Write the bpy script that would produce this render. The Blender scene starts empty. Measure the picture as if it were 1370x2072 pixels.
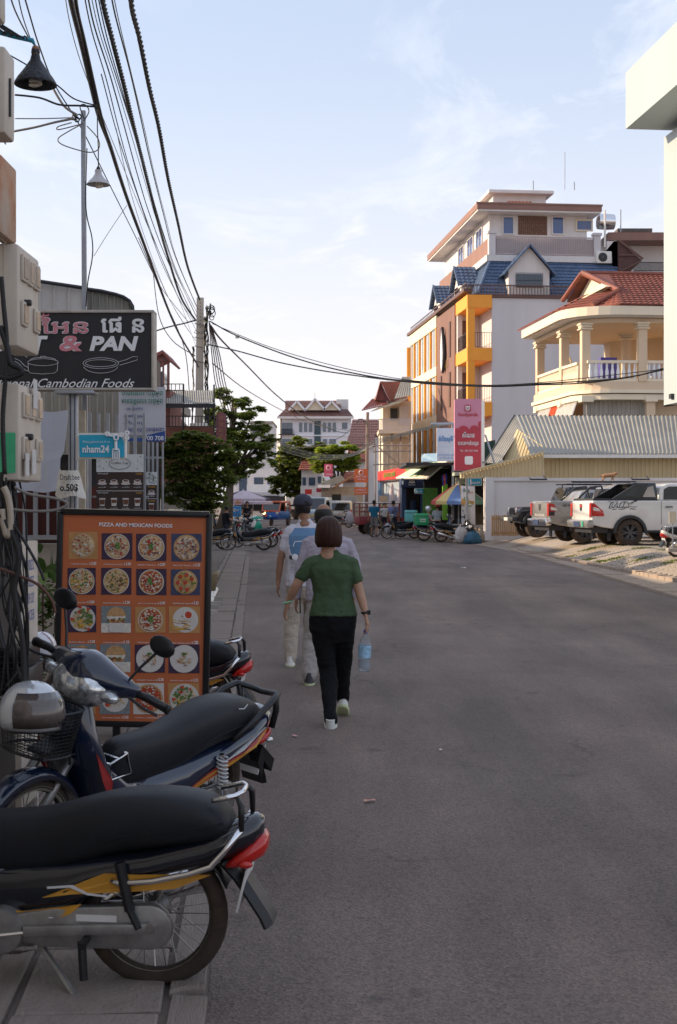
import bpy, math, random
from mathutils import Vector, Matrix, noise
random.seed(7)
R = math.radians
scn = bpy.context.scene
COL = scn.collection
F, CX, HY, H = 2750.0, 685.0, 1015.0, 1.68      # focal length, centre column, horizon row (photo pixels), eye height
cam = bpy.data.cameras.new('camera'); camo = bpy.data.objects.new('camera', cam); COL.objects.link(camo)
camo.location = (0, 0, H); camo.rotation_euler = (R(90), 0, 0)
cam.sensor_fit = 'VERTICAL'; cam.sensor_height = 36; cam.lens = F / 2072 * 36
cam.shift_y = (HY - 1036) / 2072
cam.clip_start = .05; cam.clip_end = 4000
cam.dof.use_dof = True; cam.dof.focus_distance = 11.0; cam.dof.aperture_fstop = 9.5
scn.camera = camo
SUN_EL, SUN_AZ = R(22), R(9)                  # low evening sun from the left, a little ahead of the camera
sdir = Vector((-math.cos(SUN_EL) * math.cos(SUN_AZ), math.cos(SUN_EL) * math.sin(SUN_AZ), math.sin(SUN_EL)))
sun = bpy.data.lights.new('sun', 'SUN'); suno = bpy.data.objects.new('sun', sun); COL.objects.link(suno)
sun.energy = 3.4; sun.angle = R(.6); sun.color = (1, .80, .56)
suno.rotation_euler = sdir.to_track_quat('Z', 'Y').to_euler()
world = bpy.data.worlds.new('World'); scn.world = world; world.use_nodes = True
wn = world.node_tree; wn.nodes.clear()
def wnode(t, **k):
    n = wn.nodes.new(t)
    for a, b in k.items():
        if a in n.inputs: n.inputs[a].default_value = b
        else: setattr(n, a, b)
    return n
sky = wnode('ShaderNodeTexSky'); sky.sky_type = 'NISHITA'; sky.sun_disc = False
sky.sun_elevation = SUN_EL; sky.sun_rotation = math.atan2(sdir.x, sdir.y); sky.air_density = 1.0; sky.dust_density = 1.4; sky.ozone_density = 1.2
tc = wnode('ShaderNodeTexCoord'); sep = wnode('ShaderNodeSeparateXYZ'); wn.links.new(tc.outputs['Generated'], sep.inputs[0])
mx = wnode('ShaderNodeMath', operation='MAXIMUM'); mx.inputs[1].default_value = .06; wn.links.new(sep.outputs[2], mx.inputs[0])
dx = wnode('ShaderNodeMath', operation='DIVIDE'); dy = wnode('ShaderNodeMath', operation='DIVIDE')
for d_, o_ in ((dx, 0), (dy, 1)): wn.links.new(sep.outputs[o_], d_.inputs[0]); wn.links.new(mx.outputs[0], d_.inputs[1])
cmb = wnode('ShaderNodeCombineXYZ'); wn.links.new(dx.outputs[0], cmb.inputs[0]); wn.links.new(dy.outputs[0], cmb.inputs[1])
mp = wnode('ShaderNodeMapping'); mp.inputs['Scale'].default_value = (1.5, .75, 1); mp.inputs['Rotation'].default_value = (0, 0, .35); mp.inputs['Location'].default_value = (3.3, .4, 0)
wn.links.new(cmb.outputs[0], mp.inputs[0])
nz = wnode('ShaderNodeTexNoise'); nz.inputs['Scale'].default_value = 1.3; nz.inputs['Detail'].default_value = 9; nz.inputs['Roughness'].default_value = .62; nz.inputs['Distortion'].default_value = .6
wn.links.new(mp.outputs[0], nz.inputs['Vector'])
rp = wnode('ShaderNodeValToRGB'); rp.color_ramp.elements[0].position = .50; rp.color_ramp.elements[1].position = .76
wn.links.new(nz.outputs[0], rp.inputs[0])
nz2 = wnode('ShaderNodeTexNoise'); nz2.inputs['Scale'].default_value = .55; nz2.inputs['Detail'].default_value = 3
wn.links.new(mp.outputs[0], nz2.inputs['Vector'])
rp2 = wnode('ShaderNodeValToRGB'); rp2.color_ramp.elements[0].position = .36; rp2.color_ramp.elements[1].position = .60
wn.links.new(nz2.outputs[0], rp2.inputs[0])
ml = wnode('ShaderNodeMath', operation='MULTIPLY'); wn.links.new(rp.outputs[0], ml.inputs[0]); wn.links.new(rp2.outputs[0], ml.inputs[1])
ml2 = wnode('ShaderNodeMath', operation='MULTIPLY'); wn.links.new(ml.outputs[0], ml2.inputs[0]); ml2.inputs[1].default_value = .7
veil = wnode('ShaderNodeMix', data_type='RGBA'); veil.inputs[0].default_value = .62
wn.links.new(sky.outputs[0], veil.inputs[6]); veil.inputs[7].default_value = (3.7, 4.1, 5.0, 1)
cl = wnode('ShaderNodeMix', data_type='RGBA'); wn.links.new(ml2.outputs[0], cl.inputs[0]); wn.links.new(veil.outputs[2], cl.inputs[6]); cl.inputs[7].default_value = (7.0, 6.8, 6.8, 1)
hz = wnode('ShaderNodeMapRange'); hz.inputs[1].default_value = 0; hz.inputs[2].default_value = .36; hz.inputs[3].default_value = .85; hz.inputs[4].default_value = 0; hz.interpolation_type = 'SMOOTHSTEP'
wn.links.new(sep.outputs[2], hz.inputs[0])
hm = wnode('ShaderNodeMix', data_type='RGBA'); wn.links.new(hz.outputs[0], hm.inputs[0]); wn.links.new(cl.outputs[2], hm.inputs[6]); hm.inputs[7].default_value = (5.2, 4.85, 4.9, 1)
bg = wnode('ShaderNodeBackground'); bg.inputs[1].default_value = .115; wn.links.new(hm.outputs[2], bg.inputs[0])
wo = wnode('ShaderNodeOutputWorld'); wn.links.new(bg.outputs[0], wo.inputs[0])
scn.view_settings.view_transform = 'Standard'; scn.view_settings.look = 'None'; scn.view_settings.gamma = 1
scn.view_settings.exposure = .90; scn.view_settings.use_curve_mapping = False
try: scn.cycles.use_denoising = True; scn.cycles.max_bounces = 6; scn.cycles.diffuse_bounces = 3; scn.cycles.transparent_max_bounces = 10
except Exception: pass
def P(px, py, Y): return Vector(((px - CX) * Y / F, Y, H - (py - HY) * Y / F))
def G(px, py, z=0):
    Y = F * (H - z) / (py - HY); return P(px, py, Y)
_M = {}
def mat(name, col=None, rough=.7, metal=0., var=.12, scale=3., bump=0., bscale=None, coat=0., streak=False, spec=.5, trans=0., emit=0., alpha=1., dirt=0., dcol=(.10, .08, .06), ior=1.45):
    if name in _M: return _M[name]
    m = bpy.data.materials.new(name); m.use_nodes = True; nt = m.node_tree; L = nt.links; b = nt.nodes['Principled BSDF']
    col = tuple(col)
    b.inputs['Roughness'].default_value = rough; b.inputs['Metallic'].default_value = metal
    b.inputs['Base Color'].default_value = (*col, 1); b.inputs['Specular IOR Level'].default_value = spec
    b.inputs['Coat Weight'].default_value = coat; b.inputs['Coat Roughness'].default_value = .06
    b.inputs['Transmission Weight'].default_value = trans; b.inputs['Alpha'].default_value = alpha; b.inputs['IOR'].default_value = ior
    if emit: b.inputs['Emission Color'].default_value = (*col, 1); b.inputs['Emission Strength'].default_value = emit
    if var or bump or dirt:
        t = nt.nodes.new('ShaderNodeTexCoord'); mpn = nt.nodes.new('ShaderNodeMapping'); L.new(t.outputs['Object'], mpn.inputs[0])
        mpn.inputs['Scale'].default_value = (1, 1, .12) if streak else (1, 1, 1)
    if var:
        n = nt.nodes.new('ShaderNodeTexNoise'); n.inputs['Scale'].default_value = scale; n.inputs['Detail'].default_value = 6; n.inputs['Roughness'].default_value = .65
        L.new(mpn.outputs[0], n.inputs['Vector'])
        r = nt.nodes.new('ShaderNodeValToRGB'); r.color_ramp.elements[0].position = .3; r.color_ramp.elements[1].position = .7
        r.color_ramp.elements[0].color = (*[c * (1 - var) for c in col], 1); r.color_ramp.elements[1].color = (*[min(1, c * (1 + var)) for c in col], 1)
        L.new(n.outputs[0], r.inputs[0]); out = r.outputs[0]
        if dirt:
            n2 = nt.nodes.new('ShaderNodeTexNoise'); n2.inputs['Scale'].default_value = scale * .6; n2.inputs['Detail'].default_value = 8; n2.inputs['Roughness'].default_value = .7
            L.new(mpn.outputs[0], n2.inputs['Vector'])
            r2 = nt.nodes.new('ShaderNodeValToRGB'); r2.color_ramp.elements[0].position = .48 if dirt < .9 else .38; r2.color_ramp.elements[1].position = .78 if dirt < .9 else .6
            r2.color_ramp.elements[1].color = (dirt, dirt, dirt, 1); L.new(n2.outputs[0], r2.inputs[0])
            mxn = nt.nodes.new('ShaderNodeMix'); mxn.data_type = 'RGBA'; L.new(r2.outputs[0], mxn.inputs[0]); L.new(out, mxn.inputs[6]); mxn.inputs[7].default_value = (*dcol, 1); out = mxn.outputs[2]
        L.new(out, b.inputs['Base Color'])
        rr = nt.nodes.new('ShaderNodeMapRange'); rr.inputs[3].default_value = max(0, rough - .08); rr.inputs[4].default_value = min(1, rough + .1)
        L.new(n.outputs[0], rr.inputs[0]); L.new(rr.outputs[0], b.inputs['Roughness'])
    if bump:
        n3 = nt.nodes.new('ShaderNodeTexNoise'); n3.inputs['Scale'].default_value = bscale or scale * 6; n3.inputs['Detail'].default_value = 5
        L.new(t.outputs['Object'], n3.inputs['Vector'])
        bp = nt.nodes.new('ShaderNodeBump'); bp.inputs['Strength'].default_value = bump; bp.inputs['Distance'].default_value = .02
        L.new(n3.outputs[0], bp.inputs['Height']); L.new(bp.outputs[0], b.inputs['Normal'])
    _M[name] = m; return m
INV = {}
class MB:
    def __init__(s, M=None): s.v = []; s.f = []; s.mi = []; s.M = M or Matrix.Identity(4)
    def _v(s, p):
        s.v.append(s.M @ Vector(p)); return len(s.v) - 1
    def poly(s, pts, m=0):
        s.f.append([s._v(p) for p in pts]); s.mi.append(m); return s
    def mesh(s, vs, fs, m=0):
        o = len(s.v)
        for p in vs: s._v(p)
        for f in fs: s.f.append([o + i for i in f]); s.mi.append(m)
        return s
    def hexa(s, a, m=0):      # 8 points: bottom ring 0-3, top ring 4-7
        return s.mesh(a, [(3, 2, 1, 0), (4, 5, 6, 7), (0, 1, 5, 4), (1, 2, 6, 5), (2, 3, 7, 6), (3, 0, 4, 7)], m)
    def box(s, x0, x1, y0, y1, z0, z1, m=0):
        return s.hexa([(x0, y0, z0), (x1, y0, z0), (x1, y1, z0), (x0, y1, z0), (x0, y0, z1), (x1, y0, z1), (x1, y1, z1), (x0, y1, z1)], m)
    def pbx(s, px0, py0, px1, py1, Y, d, m=0):   # box whose front face at depth Y spans these photo pixels, d metres deep
        a = P(px0, py0, Y); b = P(px1, py1, Y)
        return s.box(min(a.x, b.x), max(a.x, b.x), Y, Y + d, min(a.z, b.z), max(a.z, b.z), m)
    def obox(s, c, u, v, w, m=0):                # centre and three half axes
        c, u, v, w = map(Vector, (c, u, v, w))
        return s.hexa([c - u - v - w, c + u - v - w, c + u + v - w, c - u + v - w, c - u - v + w, c + u - v + w, c + u + v + w, c - u + v + w], m)
    def bar(s, a, b, w, h, m=0, up=(0, 0, 1)):   # rectangular bar a->b
        a, b = Vector(a), Vector(b); d = (b - a); L_ = d.length; d.normalize(); upv = Vector(up)
        if abs(d.dot(upv)) > .98: upv = Vector((0, 1, 0))
        sd = d.cross(upv).normalized(); uu = sd.cross(d).normalized()
        return s.obox((a + b) / 2, d * L_ / 2, sd * w / 2, uu * h / 2, m)
    def rings(s, rs, m=0, cap=True, close=False):
        o = len(s.v); n = len(rs[0])
        for r in rs:
            for p in r: s._v(p)
        k = len(rs)
        for i in range(k if close else k - 1):
            a = o + i * n; b = o + ((i + 1) % k) * n
            for j in range(n): s.f.append([a + j, a + (j + 1) % n, b + (j + 1) % n, b + j]); s.mi.append(m)
        if cap and not close:
            s.f.append([o + j for j in range(n)][::-1]); s.mi.append(m)
            s.f.append([o + (k - 1) * n + j for j in range(n)]); s.mi.append(m)
        return s
    def tube(s, pts, r, n=8, m=0, cap=True, flat=1., up=None, close=False):
        pts = [Vector(p) for p in pts]; rs = []; k = len(pts)
        rad = list(r) if isinstance(r, (list, tuple)) else [r] * k
        prev = None
        for i, p in enumerate(pts):
            if close: t = pts[(i + 1) % k] - pts[i - 1]
            else: t = pts[min(i + 1, k - 1)] - pts[max(i - 1, 0)]
            t.normalize()
            if prev is None:
                a = Vector(up) if up else (Vector((0, 0, 1)) if abs(t.z) < .9 else Vector((1, 0, 0)))
                if up and abs(t.dot(a)) > .97: a = Vector((0, 1, 0))
            else: a = prev
            sd = t.cross(a)
            if sd.length < 1e-5: sd = t.cross(Vector((.3, .9, .1)))
            sd.normalize(); a = sd.cross(t).normalized(); prev = a
            rs.append([p + sd * math.cos(2 * math.pi * j / n) * rad[i] + a * math.sin(2 * math.pi * j / n) * rad[i] * flat for j in range(n)])
        return s.rings(rs, m, cap, close)
    def lathe(s, prof, c=(0, 0, 0), ax=(0, 0, 1), n=16, m=0, cap=False):
        c = Vector(c); ax = Vector(ax).normalized(); a = Vector((1, 0, 0)) if abs(ax.x) < .9 else Vector((0, 1, 0))
        u = ax.cross(a).normalized(); w = ax.cross(u)
        return s.rings([[c + ax * z + (u * math.cos(2 * math.pi * j / n) + w * math.sin(2 * math.pi * j / n)) * max(r, 1e-4) for j in range(n)] for r, z in prof], m, cap)
    def prism(s, pts, d, m=0):                   # planar outline pts extruded by vector d
        pts = [Vector(p) for p in pts]; d = Vector(d); n = len(pts); o = len(s.v)
        for p in pts: s._v(p)
        for p in pts: s._v(p + d)
        s.f.append([o + i for i in range(n)][::-1]); s.mi.append(m); s.f.append([o + n + i for i in range(n)]); s.mi.append(m)
        for i in range(n): s.f.append([o + i, o + (i + 1) % n, o + n + (i + 1) % n, o + n + i]); s.mi.append(m)
        return s
    def ball(s, c, r, n=10, m=0):
        c = Vector(c); rr = Vector(r) if not isinstance(r, (int, float)) else Vector((r, r, r)); k = max(4, n // 2 + 1)
        rs = []
        for i in range(k + 1):
            t = math.pi * i / k; q = max(math.sin(t), .001)
            rs.append([c + Vector((rr.x * q * math.cos(2 * math.pi * j / n), rr.y * q * math.sin(2 * math.pi * j / n), -rr.z * math.cos(t))) for j in range(n)])
        return s.rings(rs, m, True)
    def build(s, name, mats, parent=None, smooth=None, bevel=0, seg=2, kind=None, sub=0, label=None, recalc=True):
        me = bpy.data.meshes.new(name)
        if not isinstance(mats, (list, tuple)): mats = [mats]
        inv = INV.get(parent.name) if parent else None
        vs = [inv @ v for v in s.v] if inv else s.v
        me.from_pydata(vs, [], s.f)
        for m in mats: me.materials.append(m)
        me.polygons.foreach_set('material_index', s.mi)
        if smooth: me.polygons.foreach_set('use_smooth', [True] * len(s.f))
        if recalc and len(s.f) < 60000:
            import bmesh
            bm = bmesh.new(); bm.from_mesh(me); bmesh.ops.recalc_face_normals(bm, faces=bm.faces); bm.to_mesh(me); bm.free()
        o = bpy.data.objects.new(name, me); COL.objects.link(o)
        if parent:
            o.parent = parent
            if inv: INV[o.name] = inv
        if bevel:
            b = o.modifiers.new('bevel', 'BEVEL'); b.width = bevel; b.segments = seg; b.limit_method = 'ANGLE'; b.angle_limit = R(35); b.harden_normals = False
        if sub: q = o.modifiers.new('sub', 'SUBSURF'); q.levels = q.render_levels = sub
        if smooth == 'auto' or (bevel and smooth is None):
            me.polygons.foreach_set('use_smooth', [True] * len(s.f)); e = o.modifiers.new('split', 'EDGE_SPLIT'); e.split_angle = R(38)
        if kind: o['kind'] = kind
        if label: o['label'] = label
        return o
def thing(name, label, cat, loc=(0, 0, 0), rz=0, group=None, world=False):
    o = bpy.data.objects.new(name, None); COL.objects.link(o); o.empty_display_size = .2
    o.location = loc; o.rotation_euler = (0, 0, rz); o['label'] = label; o['category'] = cat
    if group: o['group'] = group
    if world: INV[o.name] = (Matrix.Translation(loc) @ Matrix.Rotation(rz, 4, 'Z')).inverted()
    return o
def tag(o, label, cat, group=None):
    o['label'] = label; o['category'] = cat
    if group: o['group'] = group
    return o
def dup(root, loc, rz=0, label=None, group=None, scale=None, swap=None, drop=()):
    kids = {}
    def cp(o, par):
        c = o.copy(); COL.objects.link(c)
        if par: c.parent = par
        if swap and c.type == 'MESH' and any(ms and ms.name in swap for ms in c.data.materials):
            c.data = c.data.copy()
            for i, ms in enumerate(c.data.materials):
                if ms and ms.name in swap: c.data.materials[i] = swap[ms.name]
        for ch in CH.get(o.name, ()):
            if ch.name.split('.')[0] not in drop: cp(ch, c)
        return c
    CH = {}
    for o in COL.objects:
        if o.parent: CH.setdefault(o.parent.name, []).append(o)
    r = cp(root, None); r.location = loc; r.rotation_euler = (0, 0, rz)
    if scale: r.scale = (scale,) * 3
    if label: r['label'] = label
    if group: r['group'] = group
    return r
_TX = {}
def text(parent, body, c, u, up, w, h, m, bold=0., shear=0., name='lettering', lines=1, align='CENTER'):
    """flat lettering, body centred on c, reading along u, as wide as w and as tall as h"""
    kh = bold if ord(max(body)) > 6000 else 0; bold = 0 if kh else bold
    cu = bpy.data.curves.new('tx', 'FONT'); cu.body = body; cu.size = 1; cu.offset = bold; cu.shear = shear; cu.align_x = align; cu.resolution_u = 3
    to = bpy.data.objects.new('tx', cu); me0 = to.to_mesh()
    vs = [v.co.copy() for v in me0.vertices]; fs = [tuple(p.vertices) for p in me0.polygons]; to.to_mesh_clear()
    bpy.data.objects.remove(to); bpy.data.curves.remove(cu)
    if not vs: return None
    x0 = min(v.x for v in vs); x1 = max(v.x for v in vs); y0 = min(v.y for v in vs); y1 = max(v.y for v in vs)
    u = Vector(u).normalized(); up = Vector(up).normalized(); c = Vector(c)
    sx = w / (x1 - x0) if w else None; sy = h / (y1 - y0) if h else sx; sx = sx or sy
    b = MB(); nn = u.cross(up)
    for i in range(9 if kh else 1):
        q = c + (u * math.cos(i * .785) + up * math.sin(i * .785)) * kh * sy * (i > 0) * .9 + nn * .0006 * i
        b.mesh([q + u * (v.x - (x0 + x1) / 2) * sx + up * (v.y - (y0 + y1) / 2) * sy for v in vs], fs)
    return b.build(name, m, parent, recalc=False)
def ptext(parent, body, px0, py0, px1, py1, Y, m, **k):   # lettering facing the camera, filling these photo pixels at depth Y
    a = P(px0, py0, Y); b = P(px1, py1, Y)
    return text(parent, body, ((a.x + b.x) / 2, Y, (a.z + b.z) / 2), (1, 0, 0), (0, 0, 1), abs(b.x - a.x), abs(a.z - b.z), m, **k)
class Plane:
    """vertical plane through the ground point p0, running along u; n faces outwards"""
    def __init__(s, p0, u, n): s.p = Vector((p0[0], p0[1])); s.u = Vector(u).normalized(); s.n = Vector(n).normalized()
    def s_(s, px, d=0):
        p = s.p + s.n * d; t = (px - CX) / F
        return (t * p.y - p.x) / (s.u.x - t * s.u.y)
    def z_(s, px, py, d=0):
        p = s.p + s.n * d + s.u * s.s_(px, d); return H - (py - HY) * p.y / F
    def pt(s, a, z, d=0):
        q = s.p + s.u * a + s.n * d; return Vector((q.x, q.y, z))
    def pp(s, px, py, d=0): return s.pt(s.s_(px, d), s.z_(px, py, d), d)
    def box(s, mb, a0, a1, z0, z1, d0=0, d1=.1, m=0):
        return mb.hexa([s.pt(a0, z0, d0), s.pt(a1, z0, d0), s.pt(a1, z0, d1), s.pt(a0, z0, d1), s.pt(a0, z1, d0), s.pt(a1, z1, d0), s.pt(a1, z1, d1), s.pt(a0, z1, d1)], m)
    def pbox(s, mb, px0, px1, py0, py1, d0=0, d1=.1, m=0, ref=None):   # pixel rows py0 (top) and py1 (bottom) read at column ref
        r = px0 if ref is None else ref
        return s.box(mb, s.s_(px0), s.s_(px1), s.z_(r, py1), s.z_(r, py0), d0, d1, m)
# ================================================================ shared materials
m_white = mat('white_wall', (.70, .66, .64), .8, var=.06, scale=.8, bump=.15, bscale=12, streak=True, dirt=.25, dcol=(.36, .30, .26))
m_grey_wall = mat('grey_render', (.60, .57, .58), .85, var=.07, scale=.5, bump=.1, bscale=14, streak=True, dirt=.22, dcol=(.40, .35, .33))
m_cream = mat('cream_paint', (.66, .51, .36), .75, var=.06, scale=.7, streak=True, dirt=.12, dcol=(.45, .30, .16))
m_cream_l = mat('pale_cream', (.78, .67, .51), .7, var=.06, scale=.7, streak=True, dirt=.12, dcol=(.42, .30, .2))
m_orange = mat('orange_paint', (.86, .34, .04), .6, var=.05, scale=.8)
m_brownp = mat('brown_panel', (.27, .15, .12), .7, var=.1, scale=.9, streak=True)
m_brownd = mat('dark_brown_metal', (.13, .065, .05), .5, var=.1)
m_dark = mat('dark_metal', (.03, .03, .035), .45, var=.1)
m_black = mat('black_plastic', (.012, .012, .014), .35, var=.1, scale=20)
m_glass = mat('window_glass', (.05, .08, .12), .06, var=.0, spec=.9, coat=.5)
m_glassl = mat('sky_reflection_glass', (.50, .53, .56), .1, var=.25, scale=.4, spec=.9, coat=.8)  # sky reflection painted in as a pale base colour
m_glassb = mat('blue_glass', (.02, .06, .22), .08, var=.0, spec=.9, coat=.5)
m_bluetile = mat('blue_roof_tile', (.085, .13, .22), .45, var=.25, scale=1.5, dirt=.3, dcol=(.05, .06, .1))
m_redtile = mat('red_roof_tile', (.24, .075, .05), .6, var=.25, scale=1.2, dirt=.25, dcol=(.12, .05, .04))
m_maroon = mat('maroon_metal_roof', (.24, .07, .06), .55, var=.15, streak=True)
m_corr = mat('galvanised_sheet', (.34, .325, .29), .5, metal=.15, var=.16, scale=.8, dirt=.4, dcol=(.24, .20, .16))
m_corrt = mat('tan_cladding', (.62, .50, .30), .6, var=.08, scale=.7, streak=True, dirt=.2, dcol=(.35, .26, .16))
m_conc = mat('concrete', (.34, .31, .28), .9, var=.16, scale=1.5, bump=.35, bscale=25, dirt=.35, dcol=(.17, .14, .12))
m_steel = mat('galvanised_steel', (.36, .38, .42), .42, metal=.5, var=.12, scale=4, dirt=.2, dcol=(.2, .18, .17))
m_chrome = mat('chrome', (.75, .75, .77), .14, metal=1., var=.04, scale=9)
m_alu = mat('cast_aluminium', (.32, .31, .30), .42, metal=.75, var=.2, scale=14, dirt=.45, dcol=(.16, .13, .10))
m_wood = mat('pallet_wood', (.42, .25, .12), .8, var=.25, scale=4, streak=True)
m_silver = mat('silver_frame', (.62, .63, .66), .5, var=.05)
m_offw = mat('off_white_plastic', (.72, .69, .64), .55, var=.06, scale=3, dirt=.2, dcol=(.4, .32, .24))
m_red = mat('red_paint', (.62, .035, .03), .5, var=.08)
m_signw = mat('white_lettering', (.82, .82, .84), .6, var=0)
m_mint = mat('pale_mint_panel', (.43, .48, .49), .5, var=.04, scale=.5, streak=True, dirt=.12, dcol=(.5, .6, .58))
def asphalt():
    m = bpy.data.materials.new('asphalt'); m.use_nodes = True; nt = m.node_tree; L = nt.links; b = nt.nodes['Principled BSDF']
    t = nt.nodes.new('ShaderNodeTexCoord')
    def nse(s, d, r=.6, vec=None):
        n = nt.nodes.new('ShaderNodeTexNoise'); n.inputs['Scale'].default_value = s; n.inputs['Detail'].default_value = d; n.inputs['Roughness'].default_value = r
        L.new(vec or t.outputs['Object'], n.inputs['Vector']); return n
    def ramp(src, p0, p1, c0, c1):
        r = nt.nodes.new('ShaderNodeValToRGB'); r.color_ramp.elements[0].position = p0; r.color_ramp.elements[1].position = p1
        r.color_ramp.elements[0].color = (*c0, 1); r.color_ramp.elements[1].color = (*c1, 1); L.new(src, r.inputs[0]); return r
    def mixc(a, c, f, mode='MIX', fac=None):
        x = nt.nodes.new('ShaderNodeMix'); x.data_type = 'RGBA'; x.blend_type = mode
        if fac: L.new(fac, x.inputs[0])
        else: x.inputs[0].default_value = f
        L.new(a, x.inputs[6]); L.new(c, x.inputs[7]); return x.outputs[2]
    mp_ = nt.nodes.new('ShaderNodeMapping'); mp_.inputs['Scale'].default_value = (1, .16, 1); L.new(t.outputs['Object'], mp_.inputs[0])
    base = ramp(nse(.35, 6, .6).outputs[0], .3, .72, (.134, .102, .090), (.208, .168, .147))
    trk = ramp(nse(1.0, 5, .65, mp_.outputs[0]).outputs[0], .38, .64, (.74, .74, .75), (1.14, 1.11, 1.08))
    o = mixc(base.outputs[0], trk.outputs[0], 1, 'MULTIPLY')
    agg = nt.nodes.new('ShaderNodeTexVoronoi'); agg.inputs['Scale'].default_value = 95; L.new(t.outputs['Object'], agg.inputs['Vector'])
    ar = ramp(agg.outputs['Color'], .1, .95, (.66, .66, .67), (1.45, 1.43, 1.4)); o = mixc(o, ar.outputs[0], .85, 'MULTIPLY')
    sm = ramp(nse(160, 2, .6).outputs[0], .68, .78, (0, 0, 0), (1, 1, 1)); wh = nt.nodes.new('ShaderNodeRGB'); wh.outputs[0].default_value = (.34, .32, .30, 1)
    o = mixc(o, wh.outputs[0], 0, 'MIX', sm.outputs[0])
    st = ramp(nse(1.7, 7, .7).outputs[0], .60, .72, (0, 0, 0), (.75, .75, .75)); dk = nt.nodes.new('ShaderNodeRGB'); dk.outputs[0].default_value = (.045, .042, .042, 1)
    o = mixc(o, dk.outputs[0], 0, 'MIX', st.outputs[0])
    vc = nt.nodes.new('ShaderNodeTexVoronoi'); vc.feature = 'DISTANCE_TO_EDGE'; vc.inputs['Scale'].default_value = .42
    nd = nse(2.2, 5); vm = nt.nodes.new('ShaderNodeVectorMath'); vm.operation = 'MULTIPLY_ADD'; L.new(nd.outputs['Color'], vm.inputs[0]); vm.inputs[1].default_value = (.7, .7, 0); L.new(t.outputs['Object'], vm.inputs[2]); L.new(vm.outputs[0], vc.inputs['Vector'])
    cr = ramp(vc.outputs['Distance'], .002, .006, (1, 1, 1), (0, 0, 0)); gate = ramp(nse(.3, 2).outputs[0], .50, .58, (0, 0, 0), (.7, .7, .7))
    fm = nt.nodes.new('ShaderNodeMath'); fm.operation = 'MULTIPLY'; L.new(cr.outputs[0], fm.inputs[0]); L.new(gate.outputs[0], fm.inputs[1])
    o = mixc(o, dk.outputs[0], 0, 'MIX', fm.outputs[0])
    L.new(o, b.inputs['Base Color']); b.inputs['Roughness'].default_value = .82; b.inputs['Specular IOR Level'].default_value = .35
    bp = nt.nodes.new('ShaderNodeBump'); bp.inputs['Strength'].default_value = .55; bp.inputs['Distance'].default_value = .006
    L.new(agg.outputs['Distance'], bp.inputs['Height']); L.new(bp.outputs[0], b.inputs['Normal'])
    return m
m_asph = asphalt()
m_pave = mat('worn_concrete_paving', (.18, .148, .128), .9, var=.22, scale=1.2, bump=.5, bscale=22, dirt=.55, dcol=(.09, .07, .06))
m_slab = mat('pavement_slab', (.245, .20, .175), .9, var=.2, scale=2.2, bump=.5, bscale=30, dirt=.45, dcol=(.12, .095, .08))
m_stone = mat('lot_kerb_stone', (.36, .28, .22), .9, var=.25, scale=2.2, bump=.5, bscale=30, dirt=.45, dcol=(.14, .10, .08))
m_dirt = mat('packed_dirt', (.21, .16, .125), .95, var=.25, scale=.9, bump=.5, bscale=14, dirt=.4, dcol=(.10, .075, .06))
m_grass = mat('grass_tuft', (.13, .17, .03), .9, var=.3, scale=9)
def struct(o): o['kind'] = 'structure'; return o
# ================================================================ ground, road, pavements
def XL(Y): return -.163 - .061 * Y
RE = [(-40, 5.9), (0, 5.85), (30, 5.85), (46, 6.0), (54, 5.4), (62, 4.0), (75, 2.1), (100, .7), (160, -2.2), (300, -9.5)]
def XR(Y):
    for (a, x), (b, y) in zip(RE, RE[1:]):
        if Y <= b: return x + (y - x) * (Y - a) / (b - a)
    return RE[-1][1]
g = MB(); g.poly([(-900, -300, -.03), (900, -300, -.03), (900, 2500, -.03), (-900, 2500, -.03)]); struct(g.build('ground', m_dirt))
g = MB(); Ys = [-40 + 2 * i for i in range(171)]
for a, b in zip(Ys, Ys[1:]): g.poly([(XL(a), a, 0), (XR(a) + .02, a, 0), (XR(b) + .02, b, 0), (XL(b), b, 0)])
struct(g.build('road', m_asph))
DV = Vector((-.061, 1, 0)).normalized(); CVV = Vector((1, .061, 0)).normalized()
def LP(a, off, z=0): return Vector((-.163, 0, z)) + DV * a + CVV * off      # along the left road edge
pav = MB()
pav.poly([LP(-30, -3.2, .012), LP(-30, 0, .012), LP(300, 0, .012), LP(300, -3.2, .012)])
pavement = struct(pav.build('pavement', m_pave))
random.seed(3)
def slabs(parent, name, m, a0, a1, o0, o1, lmin, lmax, z0, z1, gap=.014, pf=LP, jit=.006):
    protos = []
    for i in range(6):
        b = MB(); n = 5; hw = .5
        top = []; 
        pts = [(-.5, -.5), (0, -.5), (.5, -.5), (.5, .5), (0, .5), (-.5, .5)]
        pts = [(x + random.uniform(-.012, .012), y + random.uniform(-.02, .02)) for x, y in pts]
        b.rings([[(x, y, -.04) for x, y in pts], [(x, y, z1 - .008 - z0) for x, y in pts], [(x * .97, y * .97, z1 - z0 + random.uniform(-.003, .003)) for x, y in pts]])
        me = b.build('slab_proto', m); protos.append(me.data); bpy.data.objects.remove(me)
    a = a0
    while a < a1:
        l = random.uniform(lmin, lmax)
        o = bpy.data.objects.new(name, random.choice(protos)); COL.objects.link(o); o.parent = parent
        p = pf(a + l / 2, (o0 + o1) / 2, z0 + random.uniform(-jit, jit)); o.location = p
        d = pf(a + l, 0) - pf(a, 0)
        o.rotation_euler = (random.uniform(-.01, .01), random.uniform(-.01, .01), math.atan2(-d.x, d.y) + random.uniform(-.015, .015))
        o.scale = (abs(o1 - o0) - random.uniform(0, .012), l - gap, 1)
        a += l
slabs(pavement, 'kerb_strip', m_slab, 2.0, 40, -.13, -.005, .8, 1.6, .012, .035)
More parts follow.
